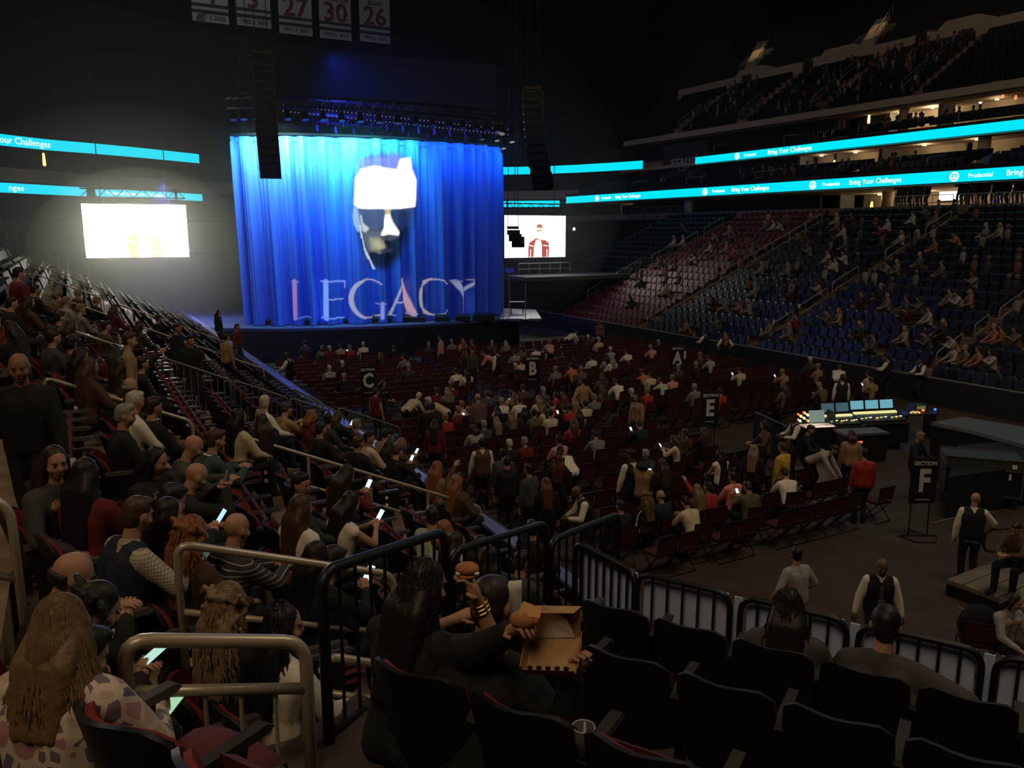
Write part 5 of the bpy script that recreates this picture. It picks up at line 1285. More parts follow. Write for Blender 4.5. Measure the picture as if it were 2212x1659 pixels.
p = near_left(148, 966); F_(p, turned(LF, 80), dict(base='sit', lean=8, head=(6, -22), armL=(-.14, .34, .60), armR=(.14, .34, .60)), 'smiling dark-haired person in grey hoodie turned to the camera', top='dgrey', hair=('long', 'dark'), fem=True, vox=.016, group=GL)
p = near_left(220, 1000); F_(p, turned(LF, -20), dict(base='sit'), 'dark-haired person in wine-red top below the grey hoodie', top='dred', hair=('long', 'black'), fem=True, vox=.018, group=GL)
p = near_left(355, 970); F_(p, turned(LF, 75), dict(base='sit', head=(16, 10)), 'dark-haired person with pale face looking down beside the bald suit', top='black', hair=('long', 'black'), fem=True, vox=.018, group=GL)
p = near_left(397, 943); F_(p, turned(LF, 30), dict(base='lean', lean=16, head=(22, 0)), 'bald person in dark suit beside the grey suit', top='dgrey', hair=('bald', 'dark'), vox=.018, group=GL)
p = near_left(447, 932); F_(p, turned(LF, 14), dict(base='lean', lean=22, fat=1.15, head=(6, -10)), 'broad person in charcoal suit with white collar', top='teal', hair=('short', 'brown'), vox=.018, group=GL); J = PEOPLE[-1][1]
m = MB(); m.tube([J['nb']+J['up']*.01+(J['ax']*math.cos(a)+J['fw']*math.sin(a))*.078 for a in [2*PI*i/14 for i in range(15)]], .012, 5, False); m.build('shirt_collar', M_paper, PEOPLE[-1][0])
p = near_left(412, 1006); r, J = F_(p, turned(LF, 20), dict(base='phone', lean=12, armL=(-.05, .40, 1.02), armR=(.06, .40, 1.02)), 'shaven-headed person raising a phone in both hands', top='black', hair=('bald', 'dark'), vox=.016, group=GL); phone(r.matrix_basis, J, 'phone raised by the shaven-headed person', emis('phone_dark', (.2, .12, .08), .2))
p = near_left(390, 1082); F_(p, turned(LF, 20), dict(base='sit'), 'long dark-haired person in front of the shaven head', top='black', hair=('long', 'black'), fem=True, vox=.02, group=GL)
p = near_left(288, 880); F_(p, turned(LF, 25), dict(base='sit', fat=1.25, head=(8, -20)), 'large grey-haired person in black jacket leaning on the bank stairs', top='black', hair=('short', 'grey'), vox=.018, group=GL)
pm = onplane(40, 742, 3.6+1.75, -.45); k_ = row_of(pm.dot(VD)); pm = W(pm.dot(UD), pm.dot(VD), 1.40+.3825*k_)
r, J = F_(pm, (.35, -1, 0), dict(base='walk', s=1.03, fat=1.2, armL=(-.28, .16, .86), armR=(.3, .1, .84), head=(10, 6)), 'tall person in black walking up the left stairs with papers', top='black', hair=('balding', 'dark'), bottom='black', skin=3, vox=.016, group=GL)
pp = r.matrix_basis @ (J['wrL']+(J['wrL']-J['elL']).normalized()*.1); k = thing('folded_programme', 'pale folded paper in the hand of the walking person in black', 'paper', pp, (.3, -1, 0)); MB().box((0, 0, -.03), (.17, .012, .2)).build('cover', M_paper, k); MB().box((.02, .012, -.05), (.16, .008, .2)).build('inner_leaf', M_paper, k)
# seats of the left bank round those people
cand = []
allocc = [d['p'] for d in occL]+UNIQ_L
for k, v in enumerate(LROW):
    z = 1.40+.3825*k; us = max(1.6, 3.75+.595*(v+.35-.86)) if v > -1.2 else 1.6; edges = [us]+[a for a in AIS if a > us+.6]+[53.]
    here = [p for p in allocc if row_of(p.dot(VD)) == k]
    for bI in range(len(edges)-1):
        a = edges[bI]+(.62 if edges[bI] in AIS else .35); e = edges[bI+1]-.62; nb = sum(1 for q in AIS if q <= edges[bI]+.01)
        L = [(p.dot(UD), p, True) for p in here if a-.6 < p.dot(UD) < e+.6]; u = a
        while u <= e:
            if all(abs(u-q[0]) > .44 for q in L if q[2]): L.append((u, W(u, v, z), False))
            u += .5
        L.sort(key=lambda q: q[0])
        for i, (u, p, oc) in enumerate(L):
            if any((p-s_).length < .5 for s_ in STAND+[pm]): continue
            cand.append((p, k, nb, i, oc, i == 0, i == len(L)-1))
cand = [c for c in cand if inview(c[0]+ZD*.8)]
cand.sort(key=lambda c: depth(c[0])); TW = ORD+['twenty-'+o for o in ORD[:9]]+['thirtieth']+['thirty-'+o for o in ORD[:9]]+['fortieth']*20
def low_seat(acc, p, f, bw=.24):
    f = f.normalized(); x = Vector((f.y, -f.x, 0)); m = acc
    P = lambda a, b_, c: p+x*a+f*b_+ZD*c
    us_ = [-1, -.5, 0, .5, 1]; rows = [[P(bw*q, -.17+.07*q*q-.12*t, .42+.43*t-.05*q**4*t) for q in us_] for t in (0, .85, 1)]; m.grid(rows); m.grid([[q-f*.05 for q in r][::-1] for r in rows])
    m.grid([rows[2], [q-f*.05 for q in rows[2]]]); m.add([P(-.21, .02, .42), P(.21, .02, .42), P(.20, -.06, .78), P(-.20, -.06, .78), P(-.21, .10, .42), P(.21, .10, .42), P(.20, 0, .76), P(-.2, 0, .76)], [(0, 1, 2, 3), (7, 6, 5, 4), (2, 6, 7, 3), (0, 4, 5, 1), (1, 5, 6, 2), (3, 7, 4, 0)])
NSEAT = 262; rest = MB()
for n, (p, k, nb, i, oc, first, last) in enumerate(cand):
    if n < NSEAT:
        wh = 'before the first' if nb == 0 else 'past the '+ORD[nb-1]
        l = '%s left-bank seat, %s row from the dasher, %s seat %s stairs' % ('occupied' if oc else 'empty folded', ORD[k], TW[i], wh)
        s_ = arena_seat(W(p.dot(UD), LROW[k], p.z) if not oc else p-VD*.02, VD, l, not oc, 'arena seats', True)
        if first or last:
            x_ = -.265 if not first else .275
            for j, zz in enumerate((.56, .44)):
                m = MB(); m.tube([(x_, -.04, zz), (x_+(.012 if first else -.012), -.04, zz)], .028, 14); m.build('number_disc', M_paper, s_)
            m = MB(); m.box((x_+(-.008 if first else .008), -.03, .42), (.012, .24, .46)); m.build('end_panel', M_black, s_)
    else: low_seat(rest, p, VD)
o = rest.build('arena_seat_rows', M_seatrow, None, kind='stuff'); o['label'] = 'distant dark seat rows of the left bank'
for rI, f_, z in [('A', 4.69, 3.3), ('B', 3.67, 3.6), ('C', 2.62, 3.9), ('D', 1.60, 4.12)]:
    for i in range(8):
        r_ = -2.4+.5*i if rI != 'D' else -2.32+.5*i
        if not inview(B(r_, f_, z+.8), 200) or (rI in 'AB' and r_ < -1.95): continue
        oc = (rI == 'A' and i in (3, 4)) or (rI == 'C' and i in (1, 2)) or (rI == 'D' and i == 0)
        if rI == 'C' and i == 0: continue
        l = '%s near seat with red padding, %s row above the white-backed rail, %s from the left' % ('occupied' if oc else 'empty', ORD['ABCD'.index(rI)], ORD[max(0, i-(1 if rI in 'AB' else 0))])
        arena_seat(B(r_, f_, z), FD, l, not oc, 'arena seats', True)
# ------------------------------------------------------------------ right bank seats, one mesh per block
RA = [1.5, 10.5, 19.5, 28.5, 37.4, 46.0, 54.5]
rp = [q[5] for q in RS]
for a, e in zip(RA, RA[1:]):
    acc = MB()
    for k, v in enumerate(RROW[:-1]):
        n = int((e-a-1.2)/.52); st = a+.6+((e-a-1.2)-n*.52)/2
        for i in range(n+1):
            p = W(st+.52*i, v, .55+.36*k)
            if not inview(p+ZD*.5, 20) or any(abs(p.dot(UD)-q.dot(UD)) < .36 and abs(p.z-q.z) < .1 for q in rp): continue
            low_seat(acc, p, -VD)
    if acc.v:
        o = acc.build('bank_seat_rows', M_redp if 37 < a < 40 else M_navy, None, kind='stuff', smooth=False); o['label'] = 'rows of %s plastic seats on the right bank' % ('red' if 37 < a < 40 else 'dark blue')
acc = MB(); acc2 = MB()
def mini(m, p, f):
    x = Vector((f.y, -f.x, 0)); m.box(p-f*.15+ZD*.6, (.46, .07, .5), x, f); m.box(p+f*.02+ZD*.5, (.42, .08, .36), x, f)
for k in range(5):
    for i in range(150):
        u_ = -4+.52*i
        if abs((u_ % 8.6)-4) > .7: mini(acc, W(u_, 47.1+.9*k, 10.0+.2*k), -VD) if k < 4 else None; mini(acc, W(u_, 54.0+.9*k, 13.45+.2*k), -VD) if k < 3 else None
for k in range(10):
    for i in range(150):
        u_ = 2+.52*i
        if abs((u_ % 9.2)-5) > .75: mini(acc2, W(u_, 57.7+.8*k, 16.42+.54*k), -VD)
o = acc.build('suite_seat_rows', M_navy, None, kind='stuff'); o['label'] = 'rows of dark seats on the two suite levels'
o = acc2.build('upper_seat_rows', M_navy, None, kind='stuff'); o['label'] = 'rows of dark seats in the upper bowl'
# ------------------------------------------------------------------ folding chairs on the floor
seatedF = [d for d in SPOTS if d['area'] == 'F' and d['seated']]; standF = [d['p'] for d in SPOTS if d['area'] == 'F' and not d['seated']]
ch = [(d['p']-UD*.0, d['f'], True, d) for d in seatedF]
def blk(u0, u1, v0, v1):
    n = int(round((u1-u0)/.95))
    for i in range(n+1):
        v = v0
        while v <= v1:
            p = W(u0+.95*i, v, 0)
            if all((p-q[0]).length > .52 for q in ch[:len(seatedF)]) and all((p-q).length > .42 for q in standF): ch.append((p, UD, False, (u0, i, round((v-v0)/.52))))
            v += .52
blk(11.4, 14.4, 9.4, 15.9); blk(15.2, 23.8, 8.2, 15.4); blk(20.0, 24.6, 16.6, 26.4)
blk(26.8, 36.5, 7.8, 13.2); blk(26.8, 36.5, 14.4, 19.4); blk(26.8, 36.5, 20.6, 26.6)
ch = [c for c in ch if inview(c[0]+ZD*.6, 10)]; ch.sort(key=lambda c: depth(c[0])); rest = MB(); BN = {11.4: 'rearmost', 15.2: 'left rear', 20.0: 'right rear', 26.8: 'front'}
seenl = {}
for n, (p, f, oc, d) in enumerate(ch):
    if n < 295:
        if oc: l = 'chair under the '+' '.join(d['label'].replace(',', '').split()[:13])
        else: l = 'empty red chair, %s floor block, %s row from its rear, %s in the row' % (BN[d[0]], ORD[d[1]], ORD[min(d[2], 19)])
        if l in seenl: l = l.replace('empty red chair', 'empty red folding chair') if 'empty' in l else l.replace('chair under', 'red chair beneath')
        seenl[l] = 1
        folding_chair(p, f, l, depth(p) < 26)
    else:
        x = Vector((f.y, -f.x, 0)).normalized(); f = f.normalized(); rest.box(p+f*.02+ZD*.455, (.42, .4, .055), x, f); rest.box(p-f*.225+ZD*.7, (.42, .045, .3), x, f)
        for sx_ in (-.2, .2): rest.box(p+x*sx_+ZD*.22, (.025, .025, .44), x, f)
o = rest.build('folding_chair_rows', M_chair, None, kind='stuff'); o['label'] = 'distant red folding chairs before the stage'
# ------------------------------------------------------------------ handrails of the stands
def rail(u, v0, v1, label, zf, m=M_steel, r=.024, posts=None, name='handrail', bars=False, group='steel handrails on the stands', hook=True):
    p0, p1 = W(u, v0, zf(v0)), W(u, v1, zf(v1)); k = thing(name, label, 'handrail', p0, None, group); d = p1-p0; n = posts or max(1, round(d.length/1.3))
    MB().tube(rpath([(0, 0, 0), (0, 0, .96), d+ZD*.96, d], .11), r, 8).build('top_rail', m, k, True)
    mz = .50 if not bars else .72
    MB().tube([ZD*mz, d+ZD*mz], r*.86, 8).build('mid_rail', m, k, True)
    for i in range(1, n): MB().tube([d*i/n, d*i/n+ZD*.96], r, 8, False).build('post', m, k, True)
    if bars:
        n = max(2, int(d.length/.135))
        for i in range(1, n): MB().tube([d*i/n+ZD*.04, d*i/n+ZD*mz], .011, 6, False).build('baluster', m, k)
    return k
fL = lambda v: 3.6-.45*v-.02
rail(5.2, -2.2, -.43, 'steel handrail end at the left frame edge', lambda v: 3.82-.45*v, r=.026)
rail(5.2, .42, 1.85, 'thick steel handrail in front of the striped jumper', lambda v: 3.61-.36*(v-.42), r=.026, posts=1)
rail(3.54, .05, .81, 'nearest steel guard with thin balusters', lambda v: 3.84-.27*(v-.05), r=.032, bars=True)
rail(4.35, 1.10, 1.70, 'short steel guard beside the black rail', fL, r=.026, bars=True)
rail(11.3, -.42, 1.24, 'steel handrail beside the grey-haired person on the left stairs', fL)
rail(11.3, 1.84, 5.55, 'long steel handrail on posts down to the dasher', fL, posts=4)
rail(17.8, -.32, .92, 'steel handrail above the left armrest rows', fL)
rail(25, -.75, .8, 'steel handrail on the third left stairs, upper part', fL); rail(25, 1.5, 4.9, 'steel handrail on the third left stairs, lower part', fL)
rail(17.6, -2.6, -.85, 'steel handrail high at the left frame edge', fL)
rail(32, -1.2, .8, 'upper handrail on the fourth left stairs', fL); rail(32, 1.4, 4.9, 'lower handrail on the fourth left stairs', fL); rail(39, -1.6, 1.4, 'upper handrail on the fifth left stairs', fL); rail(39, 2.2, 5, 'lower handrail on the fifth left stairs', fL)
# the galvanised barrier of the stairway through the left bank
vb = [(1.45, 2.75), (2.85, 4.0), (4.1, 5.0)]
M_galv2 = mat('barrier_grey', (.20, .20, .19), .45, .6)
for i, (a, e) in enumerate(vb):
    p0, p1 = W(17.6+.25*i, a, 3.6-.45*a), W(17.6+.25*i, e, 3.6-.45*e)
    crowdrail('barrier_panel', p0, p1, 1.02, ORD[i]+' panel from the top of the grey barrier beside the stairway', M_galv2, group='grey barrier panels in the left bank')
for i, (a, b_, h) in enumerate([((652, 885), (727, 905), 1.0), ((735, 905), (866, 935), 1.0), ((635, 852), (700, 876), .9)]):
    p0 = onplane(a[0], a[1]+60, 3.7, -.45); p1 = onplane(b_[0], b_[1]+70, 3.7, -.45)
    crowdrail('barrier_panel', p0, p1, h, ['low grey barrier panel behind the ginger hair', 'grey barrier panel running down to the dasher', 'small grey barrier panel above the ginger hair'][i], M_galv2, group='grey barrier panels in the left bank')
k = MB(); p0 = onplane(580, 845, 3.9, -.45); p1 = onplane(645, 888, 3.9, -.45); k.prism([p0, p1, p1-ZD*1.0, p0-ZD*1.1], UD*.08); o = k.build('stairway_wall', M_grey, None); tag(o, 'sloping dark grey side wall behind the white cap', 'wall')
# far left rails
for i, (a, b_) in enumerate([((0, 470), (15, 500)), ((35, 490), (57, 505)), ((80, 515), (125, 545)), ((145, 548), (190, 575))]):
    p0 = ondep(a[0], a[1], 46); p1 = ondep(b_[0], b_[1], 46); k = thing('handrail', ORD[i]+' faint handrail from the left below the left ribbon boards', 'handrail', p0-ZD*.9, None, 'faint rails of the far left stand'); d = p1-p0
    MB().tube(rpath([(0, 0, 0), (0, 0, .9), d+ZD*.9, d], .1), .03, 6).build('top_rail', M_galv2, k); MB().tube([ZD*.45, d+ZD*.45], .025, 6).build('mid_rail', M_galv2, k)
for i, (a, b_) in enumerate([((57, 578), (78, 577)), ((81, 578), (102, 577)), ((104, 577), (126, 577))]):
    p0 = ondep(a[0], a[1], 36); p1 = ondep(b_[0], b_[1], 36); d = p1-p0; d.z = 0; crowdrail('guard_rail', p0-ZD*.75, p0-ZD*.75+d, .75, ORD[i]+' pale guard frame from the left below the far left rails', M_galv, bars=False, group='pale guard frames on the left')
stp = [(118, 605), (150, 613), (180, 626), (210, 636), (250, 655), (290, 672), (330, 686)]
for i in range(6):
    p0 = ondep(*stp[i], 33-1.0*i*.1); p1 = ondep(*stp[i+1], 33-.1*i); crowdrail('guard_rail', p0-ZD*.8, p1.lerp(p0, .06)-ZD*.8, .8, ORD[i]+' panel from the left of the grey stairway guard near the stage', M_galv2, sp=.2, group='stairway guard panels near the stage')
# dasher boards with the blue light on the top edge put into its colour
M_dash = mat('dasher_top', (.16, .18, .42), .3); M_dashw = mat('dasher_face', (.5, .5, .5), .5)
db = thing('dasher_board', 'dark rink board along the left bank with a pale top', 'board', W(31, 5.62, 0)); 
for i in range(11): MB().box(UD*(-21+4.1*i), (4.02, .14, 1.76), UD, VD).build('board_panel', M_blackm, db).location = ZD*.88
for i in range(11): MB().box(UD*(-21+4.1*i)+ZD*1.79, (4.02, .22, .05), UD, VD).build('sill_panel', M_dash, db)
# right bank
fR = lambda v: zR(v)
for i, (u, v0, v1) in enumerate([(28.5, 29.6, 31.4), (28.6, 32.0, 33.9), (28.8, 34.5, 36.4), (28.7, 38.3, 40.2), (28.5, 41.2, 43.3), (19.5, 31.9, 32.8), (19.4, 33.3, 35.6), (19.5, 29.6, 31.2), (46.5, 31.2, 33.2), (46.8, 33.8, 36.0), (46.4, 36.6, 38.4), (46.2, 39, 40.6), (46.2, 41.2, 43), (37.0, 29.0, 30.4)]):
    rail(u, v0, v1, '%s handrail up the %s right-bank stairs' % (['lowest', 'second', 'third', 'fourth', 'top'][min(i if i < 5 else i-5 if i < 8 else i-8, 4)] if i < 13 else 'short low', {28: 'middle', 19: 'nearest', 46: 'farthest', 37: 'long-railed'}[int(u)]), fR, M_galv, r=.026, posts=1)
rail(37.4, 30.6, 43.3, 'very long straight handrail climbing the right bank', fR, M_galv, r=.03, posts=9)
for (u, v) in [(19.5, 0), (28.5, 0), (37.4, 0), (46.2, 0)]:
    for k_ in range(19): MB().box(W(u, RROW[k_]-.2, .55+.36*k_+.09), (1.0, .4, .18), UD, VD).build('stair_tread', M_conc, rb)
p0, p1 = onv(1838, 455, 45.9), onv(2075, 437, 45.9)
for i, (x0, x1) in enumerate([(2068, 2105), (2107, 2143), (2146, 2178), (2180, 2222)]):
    a, b_ = onv(x0, 445, 45.8), onv(x1, 442, 45.8); a.z = b_.z = 7.6; crowdrail('guard_rail', a, b_, 1.0, ORD[i]+' pale barred guard from the left at the concourse edge', M_galv, sp=.14, group='pale barred guards at the concourse edge')
for i, (x0, x1) in enumerate([(1362, 1388), (1390, 1418), (1420, 1446), (1448, 1478)]):
    a, b_ = onv(x0, 485, 45.8), onv(x1, 483, 45.8); a.z = b_.z = 7.6; crowdrail('guard_rail', a, b_, 1.0, ORD[i]+' dim barred guard from the left beside the lit doorway', M_galv2, sp=.3, group='dim barred guards near the lit doorway')
a, b_ = onv(1930, 448, 45.8), onv(2058, 441, 45.8); a.z = b_.z = 7.7; crowdrail('guard_rail', a, b_, .9, 'thin pale rail in front of the concourse silhouettes', M_galv, bars=False)
UPR = [(51, 53.8, 56.4, 13.4, .12), (59.5, 53.8, 56.4, 13.4, .12), (43.6, 53.8, 56.4, 13.4, .12), (35.6, 53.8, 56.4, 13.4, .12), (47.4, 47.2, 50.2, 10.0, .12), (55.5, 47.2, 50.2, 10.0, .12), (63, 47.2, 50.2, 10.0, .12), (39.6, 47.2, 50.0, 10.0, .12), (33, 47.2, 50, 10.0, .12), (35.5, 48, 49, 10.3, .22), (52.2, 58.2, 61, 17.0, .67), (52.2, 61.6, 63.6, 19.3, .67), (43.5, 58.2, 61, 17, .67), (43.5, 61.8, 64, 19.3, .67), (61, 58.2, 61, 17, .67), (70, 58.2, 61, 17, .67), (35, 60, 63, 18.2, .67)]
LVN = lambda z0: 'club' if 13 < z0 < 14 else 'suite' if z0 < 13 else 'upper bowl'
UO = {}
for lv in ('club', 'suite', 'upper bowl'):
    for j, u in enumerate(sorted({q[0] for q in UPR if LVN(q[3]) == lv})): UO[(lv, u)] = ORD[j]
for i, (u, v0, v1, z0, s) in enumerate(UPR):
    lv = 'club' if 13 < z0 < 14 else 'suite' if z0 < 13 else 'upper bowl'
    k = rail(u, v0, v1, '%s handrail of the %s stairs of the %s%s' % ('thin pale', UO[(lv, u)], lv, ', upper half' if lv == 'upper bowl' and v0 > 61.5 else ''), (lambda v, v0=v0, z0=z0, s=s: z0+(v-v0)*s), M_galv, r=.028, posts=1, group='handrails of the upper decks')
    if lv != 'upper bowl':
        b2 = k; 
    else:
        for q in range(9): MB().box(W(u+.5, 57.7+.8*q, 16.55+.54*q), (1.0, .5, .27), UD, VD).build('stair_tread', M_conc, ub)
M_blu = mat('glass_panel', (.08, .30, .62), .08, spec=.8)
for i, (px, py) in enumerate([(1800, 382), (1898, 367), (1988, 360), (2140, 348)]):
    p = onv(px, py, 48.0); k = thing('glass_guard', ORD[i]+' sloping blue-lit glass guard from the left on the suite level', 'guard', p, None, 'blue-lit glass guards on the suite level')
    MB().prism([VD*-.8-ZD*.25, VD*.8+ZD*.25, VD*.8+ZD*.62, VD*-.8+ZD*.12], UD*.03).build('glass_sheet', M_blu, k); MB().tube([VD*-.8+ZD*.13, VD*.8+ZD*.64], .02, 6).build('cap_rail', M_galv, k)
# ------------------------------------------------------------------ black railings and white-backed fence of our block
def railseg(label, p0, p1, h, name='black_railing', sheet=None, sp=.10, r=.026, group='black railings of the corner block'):
    k = thing(name, label, 'railing', p0-ZD*h, None, group); d = p1-p0
    MB().tube(rpath([(0, 0, 0), (0, 0, h), d+ZD*h, d], .12), r, 10).build('rail_frame', M_blackm, k, True); MB().tube([ZD*.10, d+ZD*.10], r*.7, 6).build('bottom_rail', M_blackm, k)
    n = max(2, round(d.length/sp))
    for i in range(1, n): MB().tube([d*i/n+ZD*.1, d*i/n+ZD*h], .0105, 6, False).build('baluster', M_blackm, k)
    if sheet is not None:
        e = d.normalized(); nn = Vector((-e.y, e.x, 0))*sheet; MB().prism([e*.03+nn, d-e*.03+nn, d-e*.03+nn+ZD*(h-.03), e*.03+nn+ZD*(h-.03)], nn.normalized()*.015).build('white_sheet', M_white, k)
    return k
railseg('nearest black railing left of the long-haired eater', B(-2.72, 2.73, 4.84), B(-2.88, 4.0, 4.60), .98, sp=.14, r=.03)
railseg('second black railing stepping down', B(-2.85, 4.03, 4.45), B(-2.85, 5.34, 4.23), 1.0, sp=.14)
railseg('third black railing stepping down to the floor', B(-2.85, 5.42, 4.05), B(-2.85, 6.80, 3.85), 1.0, sp=.14)
railseg('short white-backed rail at the corner of the fence', B(-2.78, 5.72, 3.95), B(-2.10, 5.36, 3.97), .9, 'fence_panel', .04, group='white-backed fence panels')
for i in range(7):
    r0 = -2.08+.775*i
    railseg(ORD[i]+' white-backed fence panel from the left in front of the nearest seats', B(r0, 5.36, 3.97), B(r0+.70, 5.36, 3.97), .88, 'fence_panel', .06, .112, .022, 'white-backed fence panels')
    if i: MB().box(B(r0-.035, 5.43, 3.5), (.06, .012, .86), RD, FD).build('trim_8', M_white, None, kind='structure')
# ------------------------------------------------------------------ people in our block
GB = 'people in the corner block'
base = B(-1.74, 2.56, 3.8); wbox = ondep(1236, 1466, 3.13); wfood = ondep(1112, 1362, 3.12)
r, J = figure(base, FD, dict(base='lean', lean=17, hz=.40, fat=1.2, s=1.03, armR=at_local(base, FD, wbox), armL=at_local(base, FD, wfood), poleR=(.9, -.3, -.8), poleL=(-.6, .2, -.9), head=(10, 12), grip=.8), 'short-haired person in dark jacket eating from a cardboard box', top='black', hair=('short', 'dark'), vox=.011, jacket=1.5, group=GB)
m = MB(); m.tube([J['nb']+J['up']*.0+(J['ax']*math.cos(a)+J['fw']*math.sin(a))*.088 for a in [2*PI*i/16 for i in range(17)]], .017, 6, False); m.build('jacket_collar', M_cloth, r).color = (.014, .013, .013, 1)
mw_ = r.matrix_basis
hp = mw_ @ (J['wrL']+(J['wrL']-J['elL']).normalized()*.11)
M_bread = mat('toasted_bread', (.42, .17, .05), .7, var=.3, scale=20)
k = thing('sandwich', 'piece of toasted sandwich held up beside the eating person', 'food', hp); m = MB(); m.ell((0, 0, .02), (.055, .045, .035)); m.build('bread', M_bread, k, True); m = MB(); m.prism([(-.03, -.02, .03), (.05, -.03, .02), (.06, .01, .04), (-.01, .03, .06)], (.01, .0, .02)); m.build('filling', mat('sandwich_filling', (.55, .28, .10), .6), k)
M_kraft = mat('kraft_card', (.44, .27, .13), .8, var=.08, scale=10)
pb = ondep(1195, 1415, 3.12); bx = thing('food_box', 'open brown cardboard food box held by the eating person', 'box', pb, Vector((.25, 1, 0))); bx.rotation_euler = (math.radians(28), math.radians(-6), bx.matrix_world.to_euler().z)
w2, d2, hh_ = .098, .080, .045
for nm, pts, ext in [('bottom', [(-w2, -d2, 0), (w2, -d2, 0), (w2, d2, 0), (-w2, d2, 0)], (0, 0, .003)), ('side', [(-w2, -d2, 0), (-w2, d2, 0), (-w2-.012, d2, hh_), (-w2-.012, -d2, hh_)], (-.003, 0, 0)), ('side', [(w2, -d2, 0), (w2, d2, 0), (w2+.012, d2, hh_), (w2+.012, -d2, hh_)], (.003, 0, 0)),
                     ('front_flap', [(-w2, -d2, 0), (w2, -d2, 0), (w2, -d2-.012, hh_), (-w2, -d2-.012, hh_)], (0, -.003, 0)), ('lid', [(-w2, d2, 0), (w2, d2, 0), (w2+.02, d2+.05, .13), (-w2-.02, d2+.05, .13)], (0, .003, 0)), ('lid_flap', [(w2+.02, d2+.05, .13), (-w2-.02, d2+.05, .13), (-w2, d2+.0, .155), (w2, d2+.0, .155)], (0, .002, .002))]:
    MB().prism(pts, ext).build(nm, M_kraft, bx)
m = MB(); m.add([(-.09, d2-.01, .005), (.08, d2-.005, .01), (.06, d2+.02, .09), (-.02, d2+.03, .17), (-.08, d2+.02, .09)], [(0, 1, 2, 3, 4)]); m.build('paper_liner', M_paper, bx)
m = MB(); rr = random.Random(3)
for i in range(5): m = MB(); m.ell((-.07+.035*i, -d2-.008, hh_+.004), (.012, .008, .010), n=7, m=5); m.build('printed_dot', M_black, bx)
base = B(-2.08, 2.54, 3.81); wr_ = ondep(1032, 1298, 3.3)
r, J = figure(base, FD, dict(base='lean', lean=14, hz=.44, armR=at_local(base, FD, wr_), poleR=(.9, .2, -.7), head=(12, -18), grip=.7), 'long dark-haired person in black raising a burger in one hand', top='black', hair=('long', 'black'), fem=True, sleeves='short', vox=.011, strands=140, group=GB)
k = thing('bangle', 'thin metal bangles on the raised wrist of the long-haired eater', 'bracelet', r.matrix_basis @ J['wrR']); ex = (J['wrR']-J['elR']).normalized(); ex = (r.matrix_basis.to_3x3() @ ex); q = ex.orthogonal().normalized(); q2 = ex.cross(q)
for i in range(3): m = MB(); m.tube([-ex*(.01+.018*i)+(q*math.cos(a)+q2*math.sin(a))*.038 for a in [2*PI*j/18 for j in range(19)]], .0035, 5, False); m.build('ring', mat('brass', (.6, .35, .12), .3, 1.), k)
hp = r.matrix_basis @ (J['wrR']+(J['wrR']-J['elR']).normalized()*.12)
k = thing('burger', 'half-eaten burger in the raised hand', 'food', hp+ZD*.02); m = MB(); m.ell((0, 0, .012), (.05, .042, .026)); m.build('bun_top', M_bread, k, True); m = MB(); m.ell((0, 0, -.014), (.048, .04, .014)); m.build('bun_bottom', M_bread, k, True)
for i in range(5): m = MB(); m.ell((-.035+.018*i, -.02+.01*(i % 2), 0), (.014, .012, .008), n=7, m=5); m.build('filling', M_paper, k)
p = ondep(1094, 1288, 3.75); k = thing('paper_wrapper', 'large white paper sheet held up between the two eaters', 'paper', p, Vector((-.15, -1, 0)))
m = MB(); m.grid([[Vector((x, .05*math.cos(x*14+z), z)) for x in (-.075, -.045, -.015, .015, .045, .075)] for z in (-.11, -.05, .0, .05, .10)]); o = m.build('sheet', M_paper, k, True); sm_ = o.modifiers.new('s', 'SOLIDIFY'); sm_.thickness = .0015
cupp = B(-1.15, 2.46, 4.575); k = thing('plastic_cup', 'clear plastic cup on the armrest right of the eating person', 'cup', cupp)
M_clear = bpy.data.materials.new('clear_plastic'); M_clear.use_nodes = True; b_ = M_clear.node_tree.nodes['Principled BSDF']; b_.inputs['Transmission Weight'].default_value = .9; b_.inputs['Roughness'].default_value = .08; b_.inputs['IOR'].default_value = 1.3; b_.inputs['Base Color'].default_value = (.9, .9, .9, 1)
m = MB(); n = 20; m.grid([[V3(math.cos(2*PI*i/n)*r_, math.sin(2*PI*i/n)*r_, z) for i in range(n)] for r_, z in ((.002, .001), (.030, 0), (.042, .11), (.0405, .11), (.029, .004), (.002, .005))], True); m.build('cup_wall', M_clear, k, True)
m = MB(); m.tube([V3(math.cos(2*PI*i/n)*.042, math.sin(2*PI*i/n)*.042, .11) for i in range(n+1)], .0028, 5, False); m.build('rim', mat('cup_rim', (.5, .5, .48), .2), k)
figure(B(-.86, 4.66, 3.18), turned(FD, -8), dict(base='sit', lean=10, hz=.42, s=.94), 'person with long black hair in a dark jacket behind the white-backed fence', top='dgrey', hair=('long', 'black'), fem=True, vox=.012, strands=90, jacket=1.4, group=GB)
r, J = figure(B(-.33, 4.66, 3.18), turned(FD, -4), dict(base='sit', lean=13, hz=.40, s=.98, fat=1.15, armR=(.42, .10, .60), poleR=(1, -.4, -.2)), 'short black-haired person in charcoal jacket leaning on the fence side armrest', top='dgrey', hair=('short', 'black'), vox=.012, jacket=1.4, group=GB)
r, J = figure(B(-2.66, 1.36, 4.01), turned(FD, -22), dict(base='sit', lean=8, hz=.44, s=.97, fat=1.2, head=(8, 8)), 'fair long-haired person in pale patterned knit at the lower left', topmat=M_pat, hair=('mid', 'blond'), fem=True, vox=.010, strands=420, jacket=1.6, group=GB)
